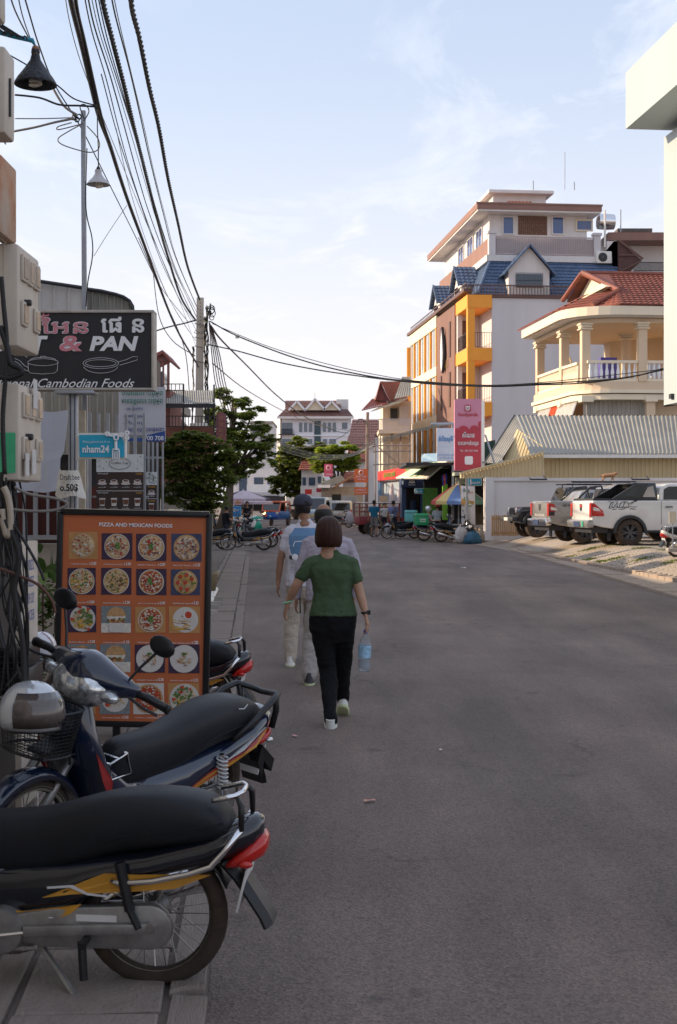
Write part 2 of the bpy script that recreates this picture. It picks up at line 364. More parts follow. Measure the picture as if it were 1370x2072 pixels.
slabs(pavement, 'drain_slab', m_slab, 2.0, 46, -.62, -.145, 1*.42, .72, .012, .036, gap=.022, jit=.008)
slabs(pavement, 'border_stone', m_slab, 2.0, 46, -.75, -.64, .9, 1.5, .012, .04)
slabs(pavement, 'paving_slab', m_pave, 2.0, 40, -2.1, -.77, .9, 1.5, .012, .034, jit=.004)
def lotz(x):
    t = min(1, max(0, (x - 5.95) / 2.3)); return .41 * t * t * (3 - 2 * t)
g = MB(); xs = [5.88, 6.1, 6.4, 6.7, 7, 7.3, 7.6, 7.9, 8.3, 40]; ys = [-40, 0, 20, 30, 40, 46, 50, 54, 56]
def lx(x, Y):
    return x if Y < 46 else x - (6 - XR(Y)) if x < 9 else x
for a, b in zip(ys, ys[1:]):
    for x0, x1 in zip(xs, xs[1:]):
        g.poly([(lx(x0, a), a, lotz(x0) + .004), (lx(x1, a), a, lotz(x1) + .004), (lx(x1, b), b, lotz(x1) + .004), (lx(x0, b), b, lotz(x0) + .004)])
m_lot = mat('lot_concrete', (.35, .285, .23), .9, var=.12, scale=.9, bump=.4, bscale=20, dirt=.4, dcol=(.16, .12, .095))
lot = struct(g.build('parking_lot', m_lot))
def LR(a, off, z=0): return Vector((5.9 + off, a, lotz(5.9 + off) + z))
slabs(lot, 'kerb_slab', m_stone, 20, 47, 0, .5, .5, .8, .004, .035, gap=.03, pf=LR, jit=.008)
def LR2(a, off, z=0):
    x = 6.7 - (a - 24) * .028 + off; return Vector((x, a, lotz(x) + z))
slabs(lot, 'edge_stone', m_stone, 21, 46, 0, .22, .3, .55, .004, .06, gap=.03, pf=LR2, jit=.012)
m_block = mat('paving_block', (.37, .305, .245), .92, var=.14, scale=1.7, bump=.4, bscale=30, dirt=.35, dcol=(.17, .13, .10))
bb = MB(); bb.rings([[(-.5, -.5, -.02), (.5, -.5, -.02), (.5, .5, -.02), (-.5, .5, -.02)], [(-.5, -.5, .014), (.5, -.5, .014), (.5, .5, .014), (-.5, .5, .014)], [(-.47, -.46, .02), (.47, -.46, .02), (.47, .46, .02), (-.47, .46, .02)]])
po = bb.build('block_proto', m_block); pdat = po.data; bpy.data.objects.remove(po)
far = MB(); cnt = 0
for j in range(120):
    Y = 21 + j * .21
    for i in range(22):
        x = 7.0 - (Y - 24) * .028 + (i + (j % 2) * .5) * .41
        if x > 15.5 or x / Y > .262: continue
        z = lotz(x) + .006 + random.uniform(-.003, .003)
        if x < 12 and cnt < 285:
            o = bpy.data.objects.new('paving_block', pdat); COL.objects.link(o); o.parent = lot; o.location = (x, Y, z); o.scale = (.395, .195, 1); o.rotation_euler = (0, -math.atan((lotz(x + .1) - lotz(x - .1)) / .2), random.uniform(-.02, .02)); cnt += 1
        else:
            sl = (lotz(x + .1) - lotz(x - .1)) / .2
            far.hexa([(x + a * .197, Y + b * .097, z + a * .197 * sl + h) for h in (-.02, .018) for a, b in ((-1, -1), (1, -1), (1, 1), (-1, 1))])
o = far.build('paving_blocks_beyond', m_block, lot, kind='stuff', recalc=False)
gt = MB()
for (px, py, w) in [(1148, 1107, 26), (1195, 1105, 30), (1190, 1113, 22), (1245, 1105, 30), (1245, 1118, 34), (1300, 1113, 30), (1300, 1124, 32), (1355, 1118, 26), (1360, 1132, 24), (1340, 1106, 24), (1215, 1117, 18), (1285, 1104, 20)]:
    c = G(px, py, .38)
    for i in range(w * 9):
        x = c.x + random.gauss(0, w / 190); y = c.y + random.gauss(0, .22); z = lotz(x) + .02; h = random.uniform(.012, .04); a = random.uniform(0, 6.28); dx_, dy_ = math.cos(a) * .02, math.sin(a) * .02
        gt.poly([(x - dx_, y - dy_, z), (x + dx_, y + dy_, z), (x + random.uniform(-.02, .02), y, z + h)])
o = gt.build('grass', m_grass, recalc=False); o['kind'] = 'stuff'
for (px, py, s, c, lab) in [(596, 1489, .03, (.75, .35, .35), 'pink scrap of paper on the road left of the woman'), (748, 1620, .035, (.6, .3, .22), 'small orange scrap on the open asphalt'), (891, 1517, .02, (.8, .78, .75), 'tiny white scrap on the open asphalt'), (938, 1149, .09, (.75, .72, .7), 'white paper lying on the concrete apron of the car park')]:
    p = G(px, py, .01 if px < 930 else .15); b = MB(Matrix.Translation(p) @ Matrix.Rotation(px, 4, 'Z'))
    b.mesh([(-s, -s * .4, 0), (0, -s * .5, s * .2), (s, -s * .3, .003), (s * .9, s * .4, s * .15), (0, s * .45, .003), (-s * .9, s * .5, s * .2)], [(0, 1, 4, 5), (1, 2, 3, 4)])
    tag(b.build('litter', mat('litter%d' % px, c, .8, var=0)), lab, 'litter')
def tiles(mb, A, B, C, D, rows, cols, amp=.04, step=.05, m=0, sub=5):
    """rows of pan tiles on the quad A,B (eave) C,D (ridge)"""
    A, B, C, D = map(Vector, (A, B, C, D)); n = (B - A).cross(D - A).normalized()
    if n.z < 0: n = -n
    k = cols * sub
    for r in range(rows):
        v0 = r / rows; v1 = (r + 1) / rows; o = len(mb.v)
        for (v, lift) in ((v0, step), (v1, 0.0)):
            for j in range(k + 1):
                u = j / k; p = A.lerp(B, u).lerp(D.lerp(C, u), v)
                mb._v(p + n * (lift + amp * abs(math.sin(math.pi * j / sub))))
        for j in range(k): mb.f.append([o + j, o + j + 1, o + k + 1 + j + 1, o + k + 1 + j]); mb.mi.append(m)
        q = len(mb.v)
        for j in range(k + 1):
            u = j / k; p = A.lerp(B, u).lerp(D.lerp(C, u), v0); mb._v(p - n * .01)
        for j in range(k): mb.f.append([q + j, q + j + 1, o + j + 1, o + j]); mb.mi.append(m)
def corr(mb, A, B, C, D, n, amp=.02, m=0, thick=0, prof=None):
    """ribbed sheet: A->B across the ribs, D above A"""
    A, B, C, D = map(Vector, (A, B, C, D)); nn = (B - A).cross(D - A).normalized(); prof = prof or [(0, 0), (.62, 0), (.7, 1), (.92, 1)]
    us = []
    for i in range(n):
        for u, h in prof: us.append(((i + u) / n, h))
    us.append((1, 0)); o = len(mb.v)
    for u, h in us: mb._v(A.lerp(B, u) + nn * amp * h); mb._v(D.lerp(C, u) + nn * amp * h)
    for i in range(len(us) - 1): mb.f.append([o + 2 * i, o + 2 * i + 2, o + 2 * i + 3, o + 2 * i + 1]); mb.mi.append(m)
WAVE = [(0, 0), (.25, .7), (.5, 1), (.75, .7)]
def rail(mb, p0, p1, z0, z1, n, t=.03, tb=.012, m=0):
    p0 = Vector(p0); p1 = Vector(p1)
    for z in (z0, z1): mb.bar((p0.x, p0.y, z), (p1.x, p1.y, z), t, t, m)
    for i in range(n + 1):
        q = p0.lerp(p1, i / n); mb.bar((q.x, q.y, z0), (q.x, q.y, z1), tb * 2, tb * 2, m)
def win(parent, pl, a0, a1, z0, z1, d, fm, gm, nx=1, nz=0, fw=.07, name='window'):
    b = MB()
    pl.box(b, a0, a1, z0, z0 + fw, d, d + .07); pl.box(b, a0, a1, z1 - fw, z1, d, d + .07)
    pl.box(b, a0, a0 + fw, z0 + fw, z1 - fw, d, d + .07); pl.box(b, a1 - fw, a1, z0 + fw, z1 - fw, d, d + .07)
    for i in range(1, nx): x = a0 + (a1 - a0) * i / nx; pl.box(b, x - fw / 2.5, x + fw / 2.5, z0 + fw, z1 - fw, d, d + .06)
    for i in range(1, nz + 1): z = z0 + (z1 - z0) * i / (nz + 1); pl.box(b, a0 + fw, a1 - fw, z - .025, z + .025, d, d + .05)
    w = b.build(name, fm, parent)
    g_ = MB(); pl.box(g_, a0 + .01, a1 - .01, z0 + .01, z1 - .01, d - .02, d + .03); g_.build('pane', gm, w)
    return w
def acunit(parent, pl, a, z, d, s=.8, name='air_conditioner'):
    b = MB(); pl.box(b, a, a + s, z, z + s * .75, d, d + .3, 0)
    c = pl.pt(a + s * .42, z + s * .37, d + .301); b.lathe([(s * .3, 0), (s * .3, .02), (s * .02, .025)], c, (pl.n.x, pl.n.y, 0), 14, 1)
    return b.build(name, [m_offw, m_dark], parent, bevel=.01)
UF = Vector((.9946, .1036)); UL = Vector((-.1036, .9946)); NF = Vector((.1036, -.9946)); NL = Vector((-.9946, -.1036))
# ================================================================ orange corner building with the rooftop house
ox, oy = 8.01, 84.0
B1 = thing('apartment_building', 'four storey white building with orange balconies and window fins under a blue tiled roof', 'building', (ox, oy, 0), world=True)
fp = Plane((ox, oy), UF, NF); lp = Plane((ox, oy), UL, NL)
def q1(a, s, z): p = Vector((ox, oy)) + UF * a + UL * s; return Vector((p.x, p.y, z))
b = MB(); foot = [(0.02, 3.75), (1.5, 3.75), (1.5, 0), (14, 0), (14, 22.6), (0.02, 22.6)]
b.prism([q1(a, s, 0) for a, s in foot], (0, 0, 14.3), 0); B1w = b.build('wall', m_grey_wall, B1)
b = MB()
for z0, z1 in ((13.68, 14.47), (10.4, 11.2), (7.0, 7.85), (3.7, 4.4)):
    b.prism([q1(-.06, -.06, z0), q1(1.498, -.06, z0), q1(1.498, 3.745, z0), q1(-.06, 3.745, z0)], (0, 0, z1 - z0))
    b.build('balcony_band', m_orange, B1); b = MB()
b.prism([q1(-.03, -.03, 0), q1(.42, -.03, 0), q1(.42, .4, 0), q1(-.03, .4, 0)], (0, 0, 14.2)); b.build('corner_column', m_orange, B1)
b = MB(); b.prism([q1(0, 3.4, 0), q1(.3, 3.4, 0), q1(.3, 3.74, 0), q1(0, 3.74, 0)], (0, 0, 13.7)); b.build('rear_column', m_white, B1)
for z in (11.2, 7.85, 4.4):
    b = MB(); rail(b, q1(.45, .02, 0), q1(1.48, .02, 0), z + .05, z + .95, 7); rail(b, q1(.02, .45, 0), q1(.02, 3.35, 0), z + .05, z + .95, 14)
    b.build('railing', m_dark, B1)
    b = MB(); b.prism([q1(.3, 3.70, z + .05), q1(1.0, 3.70, z + .05), q1(1.0, 3.74, z + .05), q1(.3, 3.74, z + .05)], (0, 0, 2.1)); b.build('balcony_door', m_brownd, B1)
b = MB()
corr(b, lp.pt(10.4, 3.5, .12), lp.pt(3.76, 3.5, .12), lp.pt(3.76, 14.4, .12), lp.pt(10.4, 14.4, .12), 34, -.03)
lp.box(b, 3.76, 10.4, 3.5, 14.4, .02, .11); b.build('brown_cladding', m_brownp, B1)
for a in (5.1, 8.3):
    for z in (11.2, 7.9, 4.6):
        b = MB(); lp.box(b, a, a + .5, z, z + 2.3, .1, .19); b.build('slot_window', m_brownd, B1)
zz = [(11.1, 13.75), (7.75, 10.4), (4.5, 7.0)]
wx = [10.5 + i * 2.42 for i in range(6)]
for z0, z1 in zz:
    for i in range(5):
        a0, a1 = wx[i], wx[i + 1]
        b = MB(); lp.box(b, a0 + .55, a1 - .2, z0, z1, .0, .05); w = b.build('window', m_glassl, B1)
        b = MB(); lp.box(b, a0 + .50, a0 + .58, z0, z1, .02, .12); lp.box(b, (a0 + a1) / 2 + .1, (a0 + a1) / 2 + .17, z0, z1, .04, .1); b.build('frame', m_silver, w)
        b = MB(); lp.box(b, a0 + .1, a0 + .36, z0 - .02, z1 + .02, .02, .14); b.build('orange_fin', m_orange, B1)
    b = MB(); lp.box(b, wx[5], wx[5] + .2, z0, z1, .02, .3); b.build('orange_fin', m_orange, B1)
b = MB()
for z0, z1 in ((13.78, 14.6), (10.44, 11.06), (7.04, 7.7), (3.9, 4.46)): lp.box(b, 10.42, 22.6, z0, z1, .02, .16); b.build('floor_band', m_cream_l if z0 > 7.5 else m_orange if False else m_cream_l, B1); b = MB()
lp.box(b, 0.0, 22.9, 14.66, 14.86, -.3, .28); fp.box(b, 1.52, 14, 14.32, 14.44, -.1, .12); b.build('roof_edge', m_brownd, B1)
b = MB(); rail(b, q1(-.02, -.02, 0), q1(11.5, -.02, 0), 14.5, 15.08, 60, .07, .022); rail(b, q1(-.1, 0, 0), q1(-.1, 22, 0), 14.92, 15.2, 40, .05, .014); b.build('roof_railing', m_brownd, B1)
b = MB(); b.poly([q1(0, 0, 14.45), q1(14, 0, 14.45), q1(14, 22.6, 14.45), q1(0, 22.6, 14.45)]); b.build('roof_deck', m_conc, B1)
zt = 17.0
b = MB(); tiles(b, q1(.7, .5, 14.5), q1(11.8, .5, 14.5), q1(9.9, 2.2, zt), q1(1.9, 2.2, zt), 11, 38, .035, .05)
tiles(b, q1(.7, 22, 14.6), q1(.7, .5, 14.6), q1(1.9, 2.2, zt), q1(1.9, 20, zt), 11, 60, .035, .05)
b.build('tiled_roof', m_bluetile, B1, smooth='auto', recalc=False)
b = MB(); b.tube([q1(.7, .5, 14.6), q1(1.9, 2.2, zt + .05)], .11, 8); b.build('hip_cap', m_bluetile, B1)
def dormer(parent, pf, w, z0, zw, zr, dep, gw=None, over=.35):
    """pf(x, y, z): x across, y into the roof"""
    wl = MB(); wl.prism([pf(-w / 2, 0, z0), pf(w / 2, 0, z0), pf(w / 2, 0, zw), pf(0, 0, zr), pf(-w / 2, 0, zw)], pf(0, dep, 0) - pf(0, 0, 0))
    d = wl.build('dormer', m_white, parent)
    rr = MB(); sl = (zr - zw) / (w / 2); e = w / 2 + over; ze = zr - sl * e
    for s in (-1, 1):
        A = pf(s * e, -over, ze + .06); B_ = pf(s * e, dep, ze + .06); C_ = pf(0, dep, zr + .06); D = pf(0, -over, zr + .06)
        tiles(rr, A, B_, C_, D, 6, 9, .03, .04)
        n = Vector((0, 0, -.14)); rr.prism([pf(s * e, -over - .02, ze), pf(0, -over - .02, zr), pf(0, -over - .02, zr + .14), pf(s * e, -over - .02, ze + .14)], pf(0, .08, 0) - pf(0, 0, 0))
    rr.build('dormer_roof', m_bluetile, d, recalc=False)
    if gw:
        x0, x1, a, c = gw; g_ = MB(); g_.prism([pf(x0, -.03, a), pf(x1, -.03, a), pf(x1, -.03, c), pf(x0, -.03, c)], pf(0, .05, 0) - pf(0, 0, 0)); g_.build('window', m_glass, d)
        g_ = MB()
        for i in range(13): x = x0 + (x1 - x0) * i / 12; g_.bar(pf(x, -.12, a - .05), pf(x, -.12, c + .05), .02, .02)
        for z in (a - .05, (a + c) / 2, c + .05): g_.bar(pf(x0, -.12, z), pf(x1, -.12, z), .02, .02)
        g_.build('window_grille', m_dark, d)
c0 = 3.9
dormer(B1, lambda x, y, z: q1(c0 + x, .25 + y, z), 2.6, 14.5, 16.1, 17.55, 3, (-.85, .85, 15.05, 15.85))
for s0 in (5.6, 13.5): dormer(B1, lambda x, y, z: q1(.45 + y, s0 - x, z), 2.6, 14.6, 15.9, 17.1, 2.4, (-.5, .5, 15, 15.7), .3)
b = MB(); b.prism([q1(1.6, 2.0, 16.95), q1(10.4, 2.0, 16.95), q1(10.4, 21, 16.95), q1(1.6, 21, 16.95)], (0, 0, .4)); b.build('terrace_ledge', m_white, B1)
b = MB(); b.prism([q1(2.25, 4.2, 17.3), q1(8.75, 4.2, 17.3), q1(8.75, 20, 17.3), q1(2.25, 20, 17.3)], (0, 0, 3.2)); b.build('rooftop_wall', m_white, B1)
fp2 = Plane(q1(0, 4.2, 0).xy, UF, NF)
win(B1, fp2, fp2.s_(1016), fp2.s_(1040), fp2.z_(1016, 475), fp2.z_(1016, 438), .03, m_white, m_glassb)
win(B1, fp2, fp2.s_(1116), fp2.s_(1141), fp2.z_(1116, 475), fp2.z_(1116, 438), .03, m_white, m_glassb)
win(B1, fp2, fp2.s_(1164), fp2.s_(1199), fp2.z_(1164, 468), fp2.z_(1164, 444), .03, m_cream_l, m_glassb, fw=.1)
m_brick = mat('thin_brick', (.15, .07, .045), .85, var=.35, scale=7)
b = MB(); a0, a1 = fp2.s_(1048), fp2.s_(1107); z0, z1 = fp2.z_(1048, 475), fp2.z_(1048, 437); fp2.box(b, a0, a1, z0, z1, 0, .03, 1)
nr = 14
for r in range(nr):
    nb = 7; off = (r % 2) * .5
    for i in range(nb + 1):
        x0 = a0 + (a1 - a0) * max(0, i - off) / nb; x1 = a0 + (a1 - a0) * min(nb, i + 1 - off) / nb
        if x1 - x0 > .03: fp2.box(b, x0 + .012, x1 - .012, z0 + (z1 - z0) * r / nr + .012, z0 + (z1 - z0) * (r + 1) / nr - .008, .03, .06 + random.uniform(0, .02), 0)
b.build('brick_panel', [m_brick, mat('pale_mortar', (.6, .52, .45), .9)], B1, kind='stuff')
b = MB(); rail(b, q1(2.2, 2.15, 0), q1(8.6, 2.15, 0), 17.45, 18.55, 54, .07, .022); b.build('terrace_railing', mat('rail_paint', (.45, .36, .35), .6), B1)
b = MB(); fp3 = Plane(q1(0, 2.3, 0).xy, UF, NF); fp3.box(b, 2.2, 8.6, 17.4, 18.5, -.02, .0); b.build('terrace_screen', m_grey_wall, B1)
b = MB(); lp3 = Plane(q1(1.85, 0, 0).xy, UL, NL); lp3.box(b, 2.3, 20, 17.36, 18.5, -.05, .05); b.build('terrace_panel', m_brownp, B1)
lp4 = Plane(q1(2.25, 0, 0).xy, UL, NL)
for s0 in (6.2, 9.2, 12.5): win(B1, lp4, s0, s0 + 1.9, 18.2, 20, .02, m_white, m_glassb, 2)
for a in (1.75, 8.6):
    b = MB(); b.prism([q1(a, 2.0, 17.3), q1(a + .42, 2.0, 17.3), q1(a + .42, 2.4, 17.3), q1(a, 2.4, 17.3)], (0, 0, 1.4)); b.prism([q1(a - .07, 1.93, 18.7), q1(a + .49, 1.93, 18.7), q1(a + .49, 2.47, 18.7), q1(a - .07, 2.47, 18.7)], (0, 0, .16)); b.build('terrace_pillar', m_grey_wall, B1)
b = MB(); b.prism([q1(1.25, 3.05, 20.35), q1(9.35, 3.05, 20.35), q1(9.35, 21.8, 20.35), q1(1.25, 21.8, 20.35)], (0, 0, .1)); b.build('soffit', m_white, B1)
b = MB(); b.prism([q1(1.2, 3.0, 20.46), q1(9.4, 3.0, 20.46), q1(9.4, 22, 20.46), q1(1.2, 22, 20.46)], (0, 0, .42))
b.prism([q1(1.15, 2.95, 20.8), q1(9.45, 2.95, 20.8), q1(9.45, 3.1, 20.8), q1(1.15, 3.1, 20.8)], (0, 0, .1)); b.build('roof_fascia', m_brownp, B1)
b = MB(); b.prism([q1(3.0, 6.5, 20.8), q1(6.6, 6.5, 20.8), q1(6.6, 12, 20.8), q1(3.0, 12, 20.8)], (0, 0, 1.4)); b.prism([q1(2.6, 5.9, 22.2), q1(7.0, 5.9, 22.2), q1(7.0, 13, 22.2), q1(2.6, 13, 22.2)], (0, 0, .2)); b.build('stair_housing', m_white, B1)
b = MB(); fp5 = Plane(q1(0, 6.5, 0).xy, UF, NF)
for i in range(7): fp5.box(b, 4.0 + i * .24, 4.18 + i * .24, 21.55, 21.78, .0, .04)
b.build('roof_vent', mat('terracotta', (.55, .2, .09), .8), B1)
b = MB()
for px, y0, y1 in ((1143, 308, 384), (1079, 366, 384), (1162, 368, 384), (1256, 424, 470)):
    p = P(px, y1, 92); b.tube([p, P(px, y0, 92)], .045 if px != 1143 else .025, 5)
b.build('antenna_mast', m_steel, B1)
b = MB(); b.pbx(1215, 486, 1420, 640, 92, 6); b.build('annex_wall', m_white, B1)
b = MB(); b.pbx(1231, 470, 1430, 486, 90, 8); b.build('annex_fascia', m_brownp, B1)
b = MB(); b.pbx(1250, 462, 1320, 469, 94, 4); b.build('annex_ridge', mat('old_tile', (.12, .10, .09), .8, var=.3), B1)
b = MB(); b.pbx(1228, 488, 1251, 560, 87, .4); b.prism([P(1228, 505, 87), P(1243, 487, 87), P(1251, 488, 87), P(1251, 560, 87), P(1228, 560, 87)], (0, .5, 0)); b.build('gable_wall', m_white, B1)
b = MB(); b.prism([P(1252, 488, 86.6), P(1299, 527, 86.6), P(1277, 548, 86.6), P(1252, 548, 86.6)], (0, 2.4, 0)); b.build('lean_to_roof', mat('dark_rafters', (.10, .05, .045), .8, var=.3, scale=6), B1)
b = MB(); b.bar(P(1252, 486, 86.5), P(1301, 524, 86.5), .12, .12); b.bar(P(1252, 516, 86.5), P(1284, 516, 86.5), .08, .08); b.bar(P(1256, 548, 86.5), P(1297, 528, 86.5), .08, .08); b.build('roof_frame', m_brownd, B1)
b = MB(); a = P(1283, 550, 88); c = P(1350, 550, 88); rail(b, a, c, P(0, 548, 88).z, P(0, 531, 88).z, 30, .05, .016); b.build('annex_railing', m_dark, B1)
b = MB(); c = P(1226, 449, 90); b.lathe([(.02, -.55), (.5, -.53), (.52, -.2), (.53, 0), (.52, .2), (.5, .53), (.02, .55)], c, (1, .1, 0), 20); b.build('water_tank', m_chrome, B1, smooth='auto')
acunit(B1, Plane((17.3, 87), UF, NF), -.9, 16.9, 0, 1.0)
b = MB(); b.tube([P(1224, 425, 87), P(1224, 500, 87)], .07, 6); b.build('drain_pipe', m_offw, B1)
m_gold = mat('gold_letters', (.45, .28, .07), .4, metal=.5, var=0)
e0, e1 = lp.s_(907), lp.s_(896); zc = lp.z_(901, 712)
b = MB(); rs = []
for t in range(11):
    u = t / 10; w = .75 * math.sin(math.pi * min(1, u * 1.02)) ** .8 * (.55 + .75 * (1 - u)); rs.append((w, u * 3.1))
pts = [lp.pt(7.2 + w * .8, zc - 1.5 + z, .2) for w, z in rs] + [lp.pt(7.2 - w * .8, zc - 1.5 + z, .2) for w, z in rs[::-1]]
b.prism(pts, Vector((NL.x, NL.y, 0)) * .15, 0); pts2 = [lp.pt(7.2 + w * .5, zc - 1.4 + z * .9, .36) for w, z in rs] + [lp.pt(7.2 - w * .5, zc - 1.4 + z * .9, .36) for w, z in rs[::-1]]
b.prism(pts2, Vector((NL.x, NL.y, 0)) * .02, 1); b.build('emblem', [m_dark, m_signw], B1)
for z, t in ((lp.z_(901, 737), 'សណ្ឋាគារ'), (lp.z_(901, 744), 'Chhoy')): text(B1, t, lp.pt(7.2, z, .2), (-UL.x, -UL.y, 0), (0, 0, 1), 2.6, .34, m_gold)
# ================================================================ cream villa with verandah
vx, vy = 10.95, 61.0
V = thing('villa', 'cream two storey villa with columned verandah and red tiled roof beside the grey roofed shed', 'house', (vx, vy, 0), world=True)
def qv(a, s, z): p = Vector((vx, vy)) + UF * a + UL * s; return Vector((p.x, p.y, z))
KV = vy / F
def zv(y): return H - (y - HY) * KV
def outline(e, r=1.6, n=7, a1=11, s1=8.4):     # rounded corner footprint, grown by e
    pts = [(a1, -e)]
    for i in range(n + 1):
        t = math.pi / 2 * i / n; pts.append((r - (r + e) * math.sin(t), r - (r + e) * math.cos(t)))
    pts += [(-e, s1), (a1, s1)]
    return pts
def slab(name, e, z0, z1, m, par=V):
    b = MB(); b.prism([qv(a, s, z0) for a, s in outline(e)], (0, 0, z1 - z0)); return b.build(name, m, par)
slab('verandah_floor', .12, zv(790), zv(771), m_cream); slab('floor_moulding', .25, zv(795), zv(788), m_cream_l)
slab('lower_moulding', .15, zv(808), zv(797), m_cream_l)
slab('eave_beam', .1, zv(652), zv(643), m_cream); slab('eave_slab', .75, zv(640), zv(622), m_cream_l); slab('ceiling', .6, zv(642), zv(640.4), m_white)
b = MB(); b.prism([qv(a, s, 0) for a, s in [(3.3, .8), (11, .8), (11, 8.2), (.9, 8.2), (.9, 1.5)]], (0, 0, zv(797))); b.build('lower_wall', m_cream, V)
b = MB(); b.prism([qv(a, s, zv(771)) for a, s in [(5.9, 3.2), (11, 3.2), (11, 8.2), (3.5, 8.2), (3.5, 7.2), (5.9, 5.2)]], (0, 0, zv(652) - zv(771))); b.build('upper_wall', m_cream, V)
cols = [(.08, 7.9), (.08, 3.35), (.28, .55), (2.75, .02), (3.3, 4.0)]
m_mould = m_cream_l
for a, s in cols:
    w = .19; b = MB(); b.prism([qv(a - w, s - w, zv(771)), qv(a + w, s - w, zv(771)), qv(a + w, s + w, zv(771)), qv(a - w, s + w, zv(771))], (0, 0, zv(652) - zv(771))); c = b.build('column', m_cream, V)
    b = MB()
    for (e, z0, z1) in ((.30, 655, 651.5), (.25, 660, 656), (.29, 664.5, 662)): b.prism([qv(a - e, s - e, zv(z0)), qv(a + e, s - e, zv(z0)), qv(a + e, s + e, zv(z0)), qv(a - e, s + e, zv(z0))], (0, 0, zv(z1) - zv(z0)))
    b.build('capital', m_mould, c)
runs = [((.28, .2), (2.55, .02), 9), ((2.95, 0), (11, 0), 34), ((.02, 3.2), (.12, .95), 12), ((.02, 7.7), (.02, 3.6), 22)]
for (p0, p1, n) in runs:
    b = MB(); A = qv(*p0, 0); B_ = qv(*p1, 0); zb, ztp = zv(768), zv(731)
    b.bar((A.x, A.y, ztp), (B_.x, B_.y, ztp), .24, .12); b.bar((A.x, A.y, zb), (B_.x, B_.y, zb), .2, .12)
    r_ = b.build('balustrade_rail', m_cream_l, V)
    for i in range(n):
        q = A.lerp(B_, (i + .5) / n); b = MB(); b.lathe([(.05, 0), (.075, .12), (.085, .3), (.05, .5), (.06, ztp - zb - .12)], (q.x, q.y, zb + .06), (0, 0, 1), 6); b.build('baluster', m_signw if p0[1] < 1 else m_cream_l, r_, smooth=True)
zr = zv(549) + .5; ze = zv(622) + .05
b = MB(); e = .8
tiles(b, qv(1.5, -e, ze), qv(11, -e, ze), qv(11, 3.6, zr), qv(2.3, 3.6, zr), 15, 36, .03, .045)
tiles(b, qv(-e, 2.2, ze), qv(1.5, -e, ze), qv(1.95, 1.1, ze + (zr - ze) * .43), qv(1.2, 2.0, ze + (zr - ze) * .43), 6, 12, .03, .045)
tiles(b, qv(-e, 9, ze), qv(-e, 2.2, ze), qv(.9, 2.0, ze + (zr - ze) * .42), qv(.9, 6, ze + (zr - ze) * .42), 6, 22, .03, .045)
tiles(b, qv(11, 8.8, ze), qv(1.2, 8.8, ze), qv(2.3, 3.6, zr), qv(11, 3.6, zr), 8, 20, .03, .045)
vr = b.build('roof', m_redtile, V, smooth='auto', recalc=False)
b = MB(); b.tube([qv(1.1, 3.6, zr + .05), qv(11, 3.6, zr + .05)], .12, 7); b.tube([qv(1.0, 3.5, zr + .04), qv(1.95, .9, ze + (zr - ze) * .43)], .13, 7); b.tube([qv(1.95, .9, ze + (zr - ze) * .43), qv(.5, .2, ze + .1)], .12, 7); b.tube([qv(1.0, 3.5, zr + .04), qv(.8, 6.2, ze + 1.2)], .12, 7); b.build('ridge_cap', m_redtile, vr)
b = MB(); b.prism([qv(1.45, 1.2, ze + 1.1), qv(1.45, 3.6, zr - .1), qv(1.45, 6.0, ze + 1.1)], qv(.3, 0, 0) - qv(0, 0, 0)); b.build('gable_wall', m_cream_l, V)
tr_ = MB(); tr_.prism([qv(2.3, 3.6, zr), qv(1.1, 3.6, zr), qv(1.95, 1.0, ze + (zr - ze) * .43)], (0, 0, .05)); tr_.prism([qv(1.1, 3.6, zr), qv(2.4, 3.6, zr), qv(2.4, 6.2, ze + 1.1), qv(1.0, 6.2, ze + 1.1)], (0, 0, .05)); tr_.build('gable_roof', m_redtile, V)
b = MB(); b.tube([qv(.75, 5.4 + 1.0 * math.cos(t / 20 * 6.283), zv(733) + .85 * math.sin(t / 20 * 6.283)) for t in range(20)], .045, 5, close=True)
for i in range(5):
    t0, t1 = math.pi / 2 + i * 4 * math.pi / 5, math.pi / 2 + (i + 1) * 4 * math.pi / 5
    b.bar(qv(.75, 5.4 + .95 * math.cos(t0), zv(733) + .82 * math.sin(t0)), qv(.75, 5.4 + .95 * math.cos(t1), zv(733) + .82 * math.sin(t1)), .035, .035)
b.build('star_lantern', mat('lantern_gold', (.5, .36, .16), .6), V)
pv = Plane(qv(5.9, 3.2, 0).xy, UF, NF); acunit(V, Plane(qv(0, 3.2, 0).xy, UF, NF), 5.1, zv(712), .0, 1.0)
win(V, Plane(qv(0, 3.2, 0).xy, UF, NF), 6.2, 7.6, zv(762), zv(716), .03, m_cream_l, m_glassb, 2)
win(V, Plane(qv(0, .8, 0).xy, UF, NF), 6.9, 9.3, zv(860), zv(826), .03, m_signw, m_glass, 2)
b = MB(); b.prism([qv(3.6, 1.6, zv(768)), qv(4.2, 1.6, zv(768)), qv(4.2, 1.9, zv(768)), qv(3.6, 1.9, zv(768))], (0, 0, 1.0)); b.prism([qv(3.6, 1.2, zv(758)), qv(4.2, 1.2, zv(758)), qv(4.2, 1.6, zv(758)), qv(3.6, 1.6, zv(758))], (0, 0, .08))
tag(b.build('armchair', mat('woven_grey', (.45, .47, .55), .8), None), 'grey woven armchair on the villa verandah', 'armchair')
b = MB(); b.prism([qv(1.5, 2.2, zv(768)), qv(2.3, 2.2, zv(768)), qv(2.3, 2.6, zv(768)), qv(1.5, 2.6, zv(768))], (0, 0, 1.25)); tag(b.build('crate', mat('purple_crate', (.10, .08, .35), .6), None, bevel=.03), 'purple crate standing on the villa verandah', 'crate')
cl = [m_offw, mat('orange_blind', (.72, .16, .06), .7, var=.1), m_offw]
